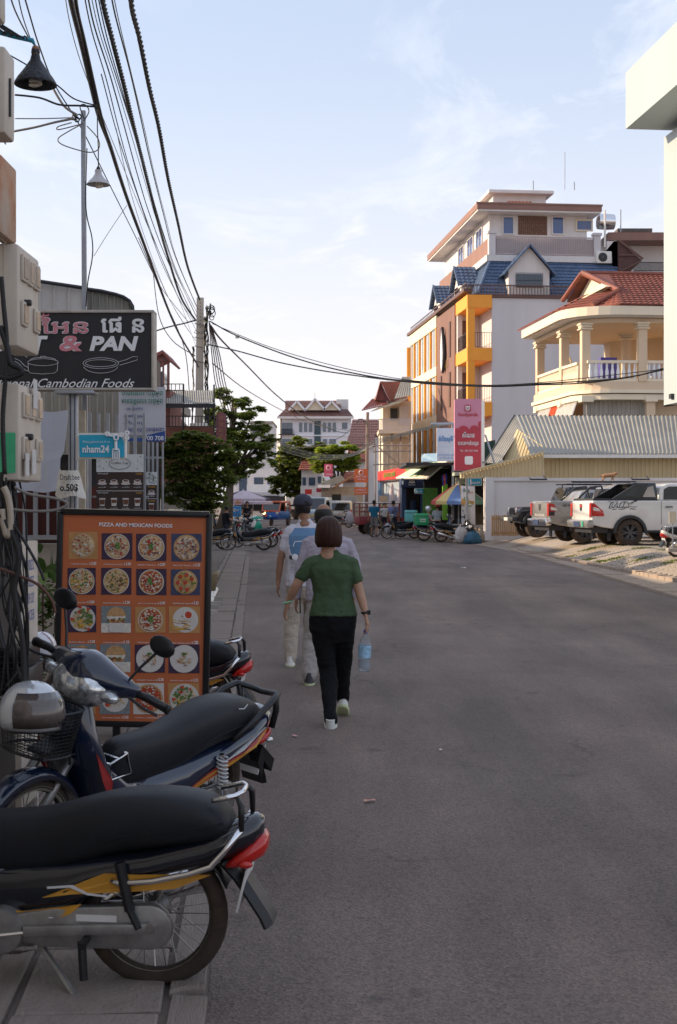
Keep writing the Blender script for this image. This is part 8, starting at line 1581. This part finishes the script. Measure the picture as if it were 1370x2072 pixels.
def flag(label, pts, Y, cols):
    t = thing('flag', label, 'flag', tuple(P(*pts[0], Y)), world=True)
    for i, m_ in enumerate(cols):
        b = MB(); n = 6; k0, k1 = i / len(cols), (i + 1) / len(cols); A, B_, C_, D = [P(*q, Y) for q in pts]
        r0 = [A.lerp(B_, j / n).lerp(D.lerp(C_, j / n), k0) + Vector((0, .08 * math.sin(j * 1.5), 0)) for j in range(n + 1)]; r1 = [A.lerp(B_, j / n).lerp(D.lerp(C_, j / n), k1) + Vector((0, .08 * math.sin(j * 1.5), 0)) for j in range(n + 1)]
        for j in range(n): b.poly([r0[j], r0[j + 1], r1[j + 1], r1[j]])
        b.build('cloth_band', m_, t, recalc=False)
mfb, mfr = mat('flag_blue', (.03, .05, .25), .8), mat('flag_red', (.50, .08, .08), .8)
flag('drooping blue and red flag hanging under the stall awning', [(894, 962), (895, 984), (905, 978), (904, 958)], 58.5, [mfb, mfr, mfb]); flag('faded blue and red flag draped over the white pier', [(966, 944), (982, 973), (991, 962), (973, 938)], 54.4, [mfb, mat('flag_faded', (.5, .25, .25), .8), mfb])
# ================================================================ people
m_skin = mat('skin', (.42, .24, .155), .5, var=.08, scale=8, spec=.4); m_skd = mat('skin_tanned', (.30, .155, .095), .5, var=.08, scale=8)
m_hairb = mat('hair_brown', (.040, .015, .010), .5, spec=.3, var=.45, scale=55, streak=True); m_hair = mat('hair_black', (.012, .010, .010), .5, var=.3, scale=60)
def fabric(name, c, v=.06):
    if name in _M: return _M[name]
    m = mat(name, c, .85, var=v, scale=3, spec=.2); nt = m.node_tree; t = nt.nodes.new('ShaderNodeTexCoord'); mp2 = nt.nodes.new('ShaderNodeMapping'); mp2.inputs['Scale'].default_value = (4, 4, 8); mp2.inputs['Rotation'].default_value = (.3, .45, .2); n = nt.nodes.new('ShaderNodeTexNoise'); n.inputs['Scale'].default_value = 1.1; n.inputs['Detail'].default_value = 3; n.inputs['Distortion'].default_value = 1.2
    b = nt.nodes.new('ShaderNodeBump'); b.inputs['Strength'].default_value = .45; b.inputs['Distance'].default_value = .04
    nt.links.new(t.outputs['Object'], mp2.inputs[0]); nt.links.new(mp2.outputs[0], n.inputs['Vector']); nt.links.new(n.outputs[0], b.inputs['Height']); nt.links.new(b.outputs[0], nt.nodes['Principled BSDF'].inputs['Normal']); return m
def remesh(o, vox, sm=4, fold=0):
    r_ = o.modifiers.new('remesh', 'REMESH'); r_.mode = 'VOXEL'; r_.voxel_size = vox; r_.use_smooth_shade = True
    q = o.modifiers.new('smooth', 'SMOOTH'); q.iterations = sm; q.factor = .5
    if fold and vox < .015:
        for nm, sz, st in (('fold_big', .11, .026), ('fold_small', .035, .008)):
            tx = bpy.data.textures.get(nm) or bpy.data.textures.new(nm, 'CLOUDS'); tx.noise_scale = sz; d = o.modifiers.new('fold', 'DISPLACE'); d.texture = tx; d.strength = st; d.mid_level = .5; d.texture_coords = 'LOCAL'
    return o
def limb(b, pts, rad, n=12, flat=1.):
    pts = [Vector(p) for p in pts]; fine = []; fr = []
    for i in range(len(pts) - 1):
        for k in range(4): t = k / 4; e = t * t * (3 - 2 * t); fine.append(pts[i].lerp(pts[i + 1], t)); fr.append(rad[i] + (rad[i + 1] - rad[i]) * e)
    fine.append(pts[-1]); fr.append(rad[-1]); b.tube(fine, fr, n, flat=flat)
    for p, r_ in ((pts[0], rad[0]), (pts[-1], rad[-1])): b.ball(p, r_ * .98, 10)
def hand(b, w, d, s_, n, sc=1., curl=.6):
    """w wrist, d down the hand, s_ towards the thumb, n palm side"""
    d, s_, n = d.normalized(), s_.normalized(), n.normalized()
    b.obox(w + d * .048 * sc, d * .045 * sc, s_ * .036 * sc, n * .013 * sc); b.ball(w + d * .01 * sc, .024 * sc, 8)
    for i, (o, l) in enumerate(((.028, .068), (.010, .078), (-.009, .072), (-.027, .056))):
        p = w + d * .088 * sc + s_ * o * sc; p1 = p + (d + n * curl * .35).normalized() * l * .45 * sc; p2 = p1 + (d + n * curl * 1.1).normalized() * l * .32 * sc; p3 = p2 + (d + n * curl * 2.2).normalized() * l * .25 * sc
        b.tube([p - d * .02 * sc, p, p1, p2, p3], [.0105 * sc, .0102 * sc, .0095 * sc, .0088 * sc, .0075 * sc], 8)
    p = w + d * .028 * sc + s_ * .03 * sc; b.tube([w + d * .015 * sc + s_ * .012 * sc, p, p + (d * .8 + s_ * .6 + n * .3).normalized() * .034 * sc, p + (d * 1.3 + s_ * .6 + n * .5).normalized() * .062 * sc], [.015 * sc, .0135 * sc, .0115 * sc, .009 * sc], 8)
def torso(b, secs, n=24):   # secs: (z, cx, cy, rx, ry)
    b.rings([[(cx_ + rx * math.copysign(abs(math.cos(a)) ** .88, math.cos(a)), cy_ + ry * math.copysign(abs(math.sin(a)) ** .88, math.sin(a)), z) for a in [6.283 * j / n for j in range(n)]] for z, cx_, cy_, rx, ry in secs])
def person(label, J, sc, shirt, pants, hairm, skin, secs, hem, sleeve=.45, legr=(.088, .066, .055), vox=.009, hairf=None, fwd=1, shoe=None, pl=1., arm=1., pant_to=1., cat='person', group=None, feet=True, fingers=True, curl=.6):
    t = thing('person', label, cat, (J['hip'].x, J['hip'].y, 0), world=True, group=group); V = Vector; f_ = V((0, fwd, 0))
    b = MB(); h = J['head']
    b.ball(h, (.077 * sc, .092 * sc, .112 * sc), 16); b.ball(h + f_ * .03 * sc - V((0, 0, .055 * sc)), (.055 * sc, .06 * sc, .055 * sc), 12); b.ball(h + f_ * .095 * sc - V((0, 0, .012 * sc)), (.012 * sc, .02 * sc, .022 * sc), 8)
    for s_ in (1, -1): b.ball(h + V((s_ * .078 * sc, -.004, -.012 * sc)), (.012 * sc, .02 * sc, .032 * sc), 8)
    limb(b, [h - V((0, 0, .06 * sc)) - f_ * .01, J['neck'], J['neck'] - V((0, 0, .07))], [.052 * sc, .056 * sc, .075 * sc])
    torso(b, [(z, x, y, rx * .86, ry * .84) for z, x, y, rx, ry in secs])
    for s_ in ('L', 'R'):
        a, e, w = J['sh' + s_], J['el' + s_], J['wr' + s_]; limb(b, [a, e, e.lerp(w, .35), w], [.046 * sc * arm, .038 * sc * arm, .037 * sc * arm, .025 * sc])
        d = (w - e).normalized(); sd = V((0, 1, 0)) * fwd; sd = (sd - d * sd.dot(d)).normalized(); nn = d.cross(sd); nn = nn if (nn.x > 0) == (s_ == 'L') else -nn
        d2 = (d + V((0, 0, -.6))).normalized()
        if fingers: hand(b, w, d2, sd, nn, sc, curl)
        else: limb(b, [w, w + d2 * .08 * sc, w + d2 * .15 * sc], [.026 * sc, .034 * sc, .018 * sc], 8)
        limb(b, [J['hip' + s_], J['kn' + s_], J['an' + s_]], [.07 * sc, .048 * sc, .036 * sc])
        if feet: limb(b, [J['an' + s_], J['an' + s_] + V((0, fwd * .12 * sc, -.04))], [.036 * sc, .03 * sc])
    remesh(b.build('body', skin, t), vox)
    sq = sorted(secs); lo = [q for q in sq if q[0] < hem][-1]; hi = [q for q in sq if q[0] >= hem][0]; u_ = (hem - lo[0]) / (hi[0] - lo[0]); hr = [lo[i] + (hi[i] - lo[i]) * u_ for i in range(5)]
    b = MB(); torso(b, [(q[0], q[1], q[2], q[3] * 1.04, q[4] * 1.06) for q in [[hr[0] - .01] + hr[1:]] + [q for q in sq if q[0] >= hem + .005]])
    for s_ in ('L', 'R'):
        a, e = J['sh' + s_], J['el' + s_]; w = J['wr' + s_]
        pts = [a + (J['neck'] - a) * .35 - V((0, 0, .035 * sc)), a, a.lerp(e, min(1, sleeve * 2 if sleeve < .5 else 1))]; rd = [.066 * sc, .055 * sc * arm, .056 * sc * arm]
        if sleeve >= .5: pts += [e.lerp(w, .5), w]; rd = [.066 * sc, .056 * sc, .05 * sc, .045 * sc, .036 * sc]
        limb(b, pts, rd)
    remesh(b.build('shirt', shirt, t), vox * 1.1, 3, 1)
    b = MB(); z0 = [q for q in sq if q[0] <= hem] + [[hr[0] + .04] + hr[1:]]; torso(b, [(z, x, y, rx * .985, ry * .985) for z, x, y, rx, ry in z0])
    for s_ in ('L', 'R'):
        k_, a = J['kn' + s_], J['an' + s_]; pts = [J['hip' + s_], k_, a if pant_to >= 1 else k_]
        if pant_to >= 1: limb(b, pts, [legr[0] * sc, legr[1] * sc, legr[2] * sc], 14)
        else: limb(b, [J['hip' + s_], J['hip' + s_].lerp(k_, .9)], [legr[0] * sc, legr[1] * sc], 14)
    remesh(b.build('trousers' if pant_to >= 1 else 'shorts', pants, t), vox * 1.1, 3, 1)
    for s_ in ('L', 'R'):
        if not feet: break
        a = J['an' + s_]; tilt = J.get('tilt' + s_, 0); M_ = Matrix.Translation(a) @ Matrix.Rotation(tilt, 4, 'X'); b = MB(M_)
        b.rings([superring('z', z, 0, cy_ * fwd, rx, ry, 16, 2.4) for z, cy_, rx, ry in ((-.085 * sc, .05, .048 * sc, .135 * sc), (-.062 * sc, .05, .05 * sc, .14 * sc), (-.055 * sc, .045, .044 * sc, .128 * sc), (-.03 * sc, .03, .042 * sc, .11 * sc), (0, .0, .04 * sc, .065 * sc), (.025 * sc, -.01, .038 * sc, .05 * sc))]); sh = b.build('shoe', shoe or m_offw, t, smooth='auto')
        b = MB(M_); b.rings([superring('z', z, 0, .05 * fwd, rx, ry, 16, 2.4) for z, rx, ry in ((-.092 * sc, .046 * sc, .135 * sc), (-.084 * sc, .052 * sc, .143 * sc), (-.066 * sc, .052 * sc, .142 * sc))]); b.build('sole', m_sole, sh, smooth='auto')
    if hairf: hairf(t, h, sc, fwd)
    return t
m_sole = mat('pale_sole', (.55, .60, .36), .7, var=.1)
def JJ(Y, **k): return {a: P(v[0], v[1], Y + (v[2] if len(v) > 2 else 0)) for a, v in k.items()}
def zY(y, Y): return H - (y - HY) * Y / F
Yw = 10.42
def secY(rows, Y, dep): return [(zY(y, Y), P((x0 + x1) / 2, 0, Y).x, Y, (x1 - x0) / 2 * Y / F, (x1 - x0) / 2 * Y / F * d) for (y, x0, x1), d in zip(rows, dep)]
J = JJ(Yw, head=(665, 1075), neck=(664, 1110), shL=(626, 1142), shR=(712, 1141), elL=(600, 1184), elR=(728, 1200, -.03), wrL=(583, 1218, .06), wrR=(740, 1242, -.1), hip=(673, 1262), hipL=(652, 1272), hipR=(696, 1272), knL=(664, 1362, -.02), knR=(693, 1345, .12), anL=(669, 1458, -.33), anR=(694, 1418, .28))
J['tiltL'] = .25; J['tiltR'] = -.55
secs = secY([(1300, 634, 712), (1272, 626, 720), (1245, 625, 722), (1225, 630, 717), (1200, 635, 711), (1175, 631, 715), (1150, 628, 716), (1134, 634, 707), (1122, 645, 692), (1113, 652, 682)], Yw, [.62, .68, .66, .62, .60, .60, .58, .52, .55, .7])
def bob(t, h, sc, fwd):
    b = MB(); n = 72; nz_ = lambda a, z: 1 + .05 * noise.noise(Vector((a * 7, z * 5, 1))) + .035 * noise.noise(Vector((a * 17, z * 8, 4)))
    b.rings([[(h.x + rx * nz_(a, z) * math.cos(a), h.y - .012 + ry * nz_(a, z) * math.sin(a), h.z + z + (.012 * noise.noise(Vector((a * 9, 0, 0))) if z < -.08 else 0)) for a in [6.283 * j / n for j in range(n)]] for z, rx, ry in ((-.115, .07, .06), (-.118, .088, .08), (-.09, .103, .095), (-.05, .106, .104), (0, .103, .108), (.05, .094, .10), (.085, .075, .082), (.108, .048, .052), (.118, .015, .018))]); o = b.build('hair', m_hairb, t, smooth=True)
WG = person('woman in green t shirt and black trousers walking away with a water bottle', J, .97, fabric('green_cotton', (.062, .098, .052)), fabric('black_cloth', (.008, .008, .010)), m_hairb, m_skin, secs, zY(1243, Yw), .28, (.092, .072, .052), hairf=bob, shoe=mat('shoe_white', (.62, .63, .58), .6, var=.1), arm=1.0, curl=.7)
b = MB(); w = J['wrR']; b.tube([w + Vector((.030 * math.cos(t_), .032 * math.sin(t_), .012 + .004 * math.cos(t_))) for t_ in [6.283 * i / 14 for i in range(14)]], .009, 6, close=True); b.box(w.x + .012, w.x + .036, w.y - .03, w.y + .01, w.z - .004, w.z + .03)
tag(b.build('wristwatch', m_black), 'black watch on the right wrist of the woman in green', 'watch')
b = MB(); w = J['wrL']; b.tube([w + Vector((.034 * math.cos(t_), .034 * math.sin(t_), .0 + .012 * math.cos(t_))) for t_ in [6.283 * i / 14 for i in range(14)]], .0075, 6, close=True); tag(b.build('bracelet', mat('jade_bracelet', (.20, .50, .30), .3)), 'pale green bracelet on the left wrist of the woman in green', 'bracelet')
bp_ = P(736, 1358, Yw - .1); WB = thing('water_bottle', 'clear plastic water bottle with blue label held by the woman in green', 'bottle', tuple(bp_)); kk = Yw / F
b = MB(); b.lathe([(.001, 0), (10.5 * kk, .2 * kk), (11.5 * kk, 3 * kk), (11.2 * kk, 24 * kk), (12 * kk, 30 * kk), (12.5 * kk, 38 * kk), (12.5 * kk, 52 * kk), (10 * kk, 62 * kk), (5 * kk, 72 * kk), (3.8 * kk, 76 * kk), (3.8 * kk, 79 * kk)], (0, 0, 0), (.05, 0, 1), 24, cap=True)
m_pet = mat('clear_plastic', (.85, .90, .95), .06, var=0, trans=.85, ior=1.2, spec=.8); b.build('bottle_body', m_pet, WB, smooth=True)
b = MB(); b.lathe([(.001, 1 * kk), (10 * kk, 1.2 * kk), (10.8 * kk, 4 * kk), (10.6 * kk, 24 * kk), (.001, 24.5 * kk)], (0, 0, 0), (.05, 0, 1), 20); b.build('water', mat('water_tint', (.62, .68, .76), .1, var=0, trans=.5, ior=1.33), WB, smooth=True)
b = MB(); b.lathe([(12.4 * kk, 27 * kk), (12.9 * kk, 38 * kk), (12.9 * kk, 52 * kk)], (0, 0, 0), (.05, 0, 1), 24); b.build('bottle_label', mat('bottle_label_blue', (.30, .50, .68), .4, var=.5, scale=28), WB, smooth=True)
b = MB(); b.lathe([(4.6 * kk, 76 * kk), (4.6 * kk, 83 * kk), (.001, 83.2 * kk)], (0, 0, 0), (.05, 0, 1), 14); b.tube([(2 * kk, -4 * kk, 80 * kk), (3 * kk, -4 * kk, 88 * kk), (6 * kk, -2 * kk, 88 * kk), (6 * kk, -2 * kk, 80 * kk)], .0022, 5); b.build('bottle_cap', mat('cap_blue', (.01, .07, .42), .35), WB, smooth=True)
Yb_ = 12.6
J = JJ(Yb_, head=(655, 1044), neck=(657, 1075), shL=(624, 1097), shR=(701, 1097), elL=(608, 1148), elR=(721, 1145), wrL=(600, 1208, .05), wrR=(716, 1205, .1), hip=(660, 1216), hipL=(641, 1226), hipR=(678, 1226), knL=(629, 1298), knR=(672, 1292, .2), anL=(626, 1366, -.12), anR=(680, 1350, .45))
secs = secY([(1240, 624, 696), (1215, 620, 702), (1190, 619, 703), (1160, 621, 703), (1125, 619, 706), (1104, 621, 704), (1091, 630, 694), (1081, 643, 674), (1073, 648, 668)], Yb_, [.6, .66, .66, .64, .60, .58, .5, .55, .8])
def fringe(t, h, sc, fwd):
    b = MB(); n = 22; b.rings([[(h.x + rx * math.cos(a), h.y - .014 + ry * math.sin(a), h.z + z + (.0 if math.sin(a) < .2 else .0)) for a in [6.283 * j / n for j in range(n)]] for z, rx, ry in ((-.085, .06, .05), (-.06, .076, .076), (-.02, .086, .088), (.03, .086, .092), (.058, .076, .084), (.066, .066, .073))]); b.build('hair', m_hair, t, smooth=True)
BM = person('balding man in pale lilac shirt walking away behind the woman in green', J, 1.02, fabric('lilac_cloth', (.40, .36, .42)), fabric('pale_grey_cloth', (.36, .33, .31)), m_hair, m_skd, secs, zY(1213, Yb_), .6, (.095, .08, .07), hairf=fringe, shoe=mat('shoe_black', (.03, .03, .035), .6))
w = J['wrL']; b = MB(); b.obox(w + Vector((.035, -.02, -.07)), (.006, 0, 0), (0, .034, .01), (0, -.015, .07)); tag(b.build('phone', m_black, bevel=.004), 'dark phone held in the left hand of the balding man', 'phone')
Yc = 14.0
J = JJ(Yc, head=(613, 1024), neck=(617, 1050), shL=(584, 1075), shR=(652, 1075), elL=(568, 1130), elR=(664, 1130), wrL=(563, 1178), wrR=(662, 1178), hip=(617, 1186), hipL=(600, 1195), hipR=(634, 1195), knL=(590, 1262), knR=(628, 1262, .2), anL=(587, 1332, -.1), anR=(632, 1318, .4))
secs = secY([(1210, 583, 652), (1190, 578, 657), (1165, 578, 657), (1135, 580, 656), (1105, 578, 659), (1084, 580, 657), (1070, 588, 648), (1058, 601, 633), (1050, 606, 627)], Yc, [.6, .66, .64, .6, .58, .56, .5, .55, .8])
def cap(t, h, sc, fwd):
    b = MB(); n = 24; b.rings([[(h.x + rx * math.cos(a), h.y + ry * math.sin(a), h.z + z) for a in [6.283 * j / n for j in range(n)]] for z, rx, ry in ((-.088, .055, .05), (-.06, .078, .08), (-.01, .084, .094), (.02, .083, .095))]); b.build('hair', m_hair, t, smooth=True)
    b = MB(); b.rings([[(h.x + rx * math.cos(a), h.y + ry * math.sin(a), h.z + z) for a in [6.283 * j / n for j in range(n)]] for z, rx, ry in ((.005, .098, .108), (.03, .102, .112), (.07, .095, .104), (.105, .07, .078), (.125, .03, .035), (.13, .005, .006))]); c = b.build('cap', m_capn, t, smooth=True)
    b = MB(); b.prism([(h.x - .09, h.y + .05, h.z + .01), (h.x - .15, h.y + .13, h.z - .005), (h.x - .08, h.y + .19, h.z - .005), (h.x, h.y + .10, h.z + .015)], (0, 0, .012)); b.build('peak', m_capn, c, bevel=.004)
    b = MB(); b.prism([(h.x + .03 + .04 * math.cos(a), h.y - .107 - .0, h.z + .012 + .04 * math.sin(a)) for a in [math.pi * i / 8 for i in range(9)]], (0, .02, 0)); b.build('strap_gap', m_hair, c)
m_capn = mat('cap_navy', (.045, .045, .07), .85, var=.1)
CM = person('man in navy cap and white t shirt with blue print walking away', J, 1.0, fabric('white_cotton', (.60, .58, .64)), fabric('beige_cloth', (.46, .40, .33)), m_hair, m_skd, secs, zY(1185, Yc), .30, (.095, .08, .065), hairf=cap, shoe=m_offw)
def backgrid(x0, x1, y0, y1, m, name, nx=14, ny=10, off=.014):
    sx = sorted((q[0], q) for q in secs); b = MB(); rows = []
    for j in range(ny + 1):
        y = y0 + (y1 - y0) * j / ny; z = zY(y, Yc); lo = max([q for q in sx if q[0] <= z], default=sx[0])[1]; hi = min([q for q in sx if q[0] >= z], default=sx[-1])[1]; f_ = 0 if hi[0] == lo[0] else (z - lo[0]) / (hi[0] - lo[0]); cx_, rx, ry = [lo[i] + (hi[i] - lo[i]) * f_ for i in (1, 3, 4)]
        rows.append([(X_, Yc - ry * max(0, 1 - min(.97, abs((X_ - cx_) / rx)) ** 2.27) ** (1 / 2.27) - off, z) for X_ in [P(x0 + (x1 - x0) * i / nx, 0, Yc).x for i in range(nx + 1)]])
    for j in range(ny):
        for i in range(nx): b.poly([rows[j][i], rows[j][i + 1], rows[j + 1][i + 1], rows[j + 1][i]])
    return b.build(name, m, CM, smooth=True, recalc=False)
backgrid(585, 640, 1068, 1122, mat('shirt_print_blue', (.13, .25, .42), .8, var=.12, scale=6), 'shirt_print')
b = MB(); b.tube([P(594, 1106, Yc - .19), P(594, 1102, Yc - .19), P(597, 1096, Yc - .19), P(612, 1095, Yc - .19), P(614, 1106, Yc - .19)], .004, 4); b.build('car_outline', m_wr, CM); backgrid(586, 612, 1123, 1131, m_dark, 'print_shadow', 6, 2, .018)
b = MB(); b.lathe([(.032, 0), (.032, .004), (.022, .006)], P(597, 1127, Yc - .185), (0, -1, 0), 14, cap=True); b.build('printed_wheel', m_wr, CM)
for i in range(4): backgrid(588, 606, 1137 + i * 4.5, 1138 + i * 4.5, mat('faint_print', (.30, .30, .34), .8, var=0), 'print_line', 4, 1, .016)
def far(label, px, feet, Y, hgt, fwd, shirt, pants, skin=m_skd, short=False, stride=.12, hat=None, seat=False, lift=0, face=0, sleeve=.3, vox=.022, arms=None):
    k = hgt / 1.7; x = P(px, 0, Y).x; z0 = zY(feet, Y) if feet else 0
    def q(a, b_, c): c_, s_ = math.cos(face), math.sin(face); return Vector((x + (a * c_ - b_ * s_) * k, Y + (a * s_ + b_ * c_) * k, z0 + c * k))
    f_ = fwd
    if seat: J = dict(head=q(0, .02, 1.42), neck=q(0, 0, 1.22), shL=q(-.19, 0, 1.15), shR=q(.19, 0, 1.15), elL=q(-.25, .15, .92), elR=q(.25, .15, .92), wrL=q(-.24, .42, .95), wrR=q(.24, .42, .95), hip=q(0, -.05, .72), hipL=q(-.1, 0, .70), hipR=q(.1, 0, .70), knL=q(-.17, .42, .62), knR=q(.17, .42, .62), anL=q(-.17, .30, .24), anR=q(.17, .30, .24))
    else:
        s_ = 1; J = dict(head=q(0, 0, 1.58), neck=q(0, 0, 1.42), shL=q(-.18, 0, 1.37), shR=q(.18, 0, 1.37), elL=q(-.24, -.03, 1.10), elR=q(.24, -.03, 1.10), wrL=q(-.26, .05 * f_, .86), wrR=q(.26, .05 * f_, .86), hip=q(0, 0, .92), hipL=q(-.09, 0, .88), hipR=q(.09, 0, .88), knL=q(-.1, stride, .48), knR=q(.1, -stride * .5, .48), anL=q(-.1, stride, .09), anR=q(.1, -stride * 1.6, .10))
        if arms: J['elL'], J['wrL'], J['elR'], J['wrR'] = q(-.24, .1 * f_, 1.12), q(-.10, .32 * f_, 1.15), q(.24, .1 * f_, 1.12), q(.08, .32 * f_, 1.15)
    hz_, nz_ = J['hip'].z, J['neck'].z; hx, hy = J['hip'].x, J['hip'].y; nx_, ny_ = J['neck'].x, J['neck'].y
    secs = [(hz_ + (nz_ - hz_) * t_, hx + (nx_ - hx) * t_, hy + (ny_ - hy) * t_, w_ * k, d_ * k) for t_, w_, d_ in ((-.12, .15, .11), (.05, .17, .12), (.3, .155, .11), (.6, .175, .12), (.88, .18, .10), (.97, .10, .07))]
    def hf(t, h, sc, fw):
        b = MB(); b.rings([[(h.x + rx * math.cos(a), h.y - fw * .02 + ry * math.sin(a), h.z + z) for a in [6.283 * j / 14 for j in range(14)]] for z, rx, ry in ((-.06, .06, .06), (.0, .088, .095), (.05, .09, .1), (.10, .065, .075), (.125, .02, .02))]) if hat != 'helmet' else b.ball(h + Vector((0, 0, .02)), (.13, .14, .14), 12)
        b.build('hair' if hat != 'helmet' else 'helmet', m_hair if hat != 'helmet' else m_hs, t, smooth=True)
        if hat == 'red': b = MB(); b.lathe([(.17, .03), (.10, .06), (.09, .13), (.02, .15)], h, (0, 0, 1), 16, cap=True); b.build('sun_hat', m_red, t, smooth=True)
    return person(label, J, k, shirt, pants, m_hair, skin, secs, hz_ + .02, sleeve, vox=vox, hairf=hf, fwd=fwd, pant_to=0 if short else 1, fingers=False, shoe=m_dark), J
fb = fabric('teal_blue_cotton', (.02, .13, .22)); fn = fabric('dark_trousers', (.025, .025, .035)); fg = fabric('grey_shorts', (.20, .19, .19)); fp_ = fabric('violet_blue', (.18, .21, .38)); fw = fabric('white_blouse', (.50, .50, .50)); fk = fabric('pink_blouse', (.46, .32, .33)); ft = fabric('taupe_trousers', (.27, .21, .18)); fbl = fabric('pale_blue_shirt', (.40, .45, .50)); fd = fabric('black_vest', (.015, .015, .02))
far('man in teal blue t shirt and grey shorts walking away past the cargo trike', 757, 1088, 62, 1.72, 1, fb, fg, short=True); far('woman in white blouse and dark trousers facing the camera between two men', 778, 1082, 66, 1.55, -1, fw, fn, m_skin)
_, jp = far('man in violet blue shirt with a dark shoulder strap walking away', 796, 1088, 62.5, 1.72, 1, fp_, fn)
b = MB(); b.tube([jp['shR'] + Vector((-.08, -.11, .04)), jp['hip'].lerp(jp['neck'], .5) + Vector((0, -.15, 0)), jp['hip'] + Vector((-.16, -.12, .12))], .022, 5); tag(b.build('shoulder_strap', m_dark), 'dark strap across the back of the man in violet blue', 'strap')
p = P(784, 1068, 62.3); sack('white plastic bag carried beside the man in violet blue', (p.x, 62.3, p.z), (.13, .12, .22), mat('bag_white', (.45, .45, .48), .5, bump=.5), 9)
far('rider in pink blouse and silver helmet sitting on the silver blue motorbike', 866, 0, 57, 1.62, 1, fk, ft, m_skin, seat=True, hat='helmet', face=R(-88), sleeve=.6)
far('woman in pale blue shirt and red hat behind the rider in pink', 885, 0, 60, 1.55, 1, fbl, fn, m_skin, hat='red', sleeve=.6, arms=True)
far('man in black vest with bare arms standing by the blue posters', 500, 0, 61, 1.70, -1, fd, fn, m_skd, sleeve=.02, arms=True); far('person in black standing beside the bush looking at a phone', 458, 0, 49, 1.55, 1, fd, fn, m_skd, arms=True, face=R(-70))
far('distant motorbike rider in dark clothes in the middle of the street', 583, 0, 112, 1.7, -1, fd, fn, m_skd, seat=True, face=R(180)); dup2('dark motorbike under the distant rider in the middle of the street', 583, 112.3, -90, 1.15)
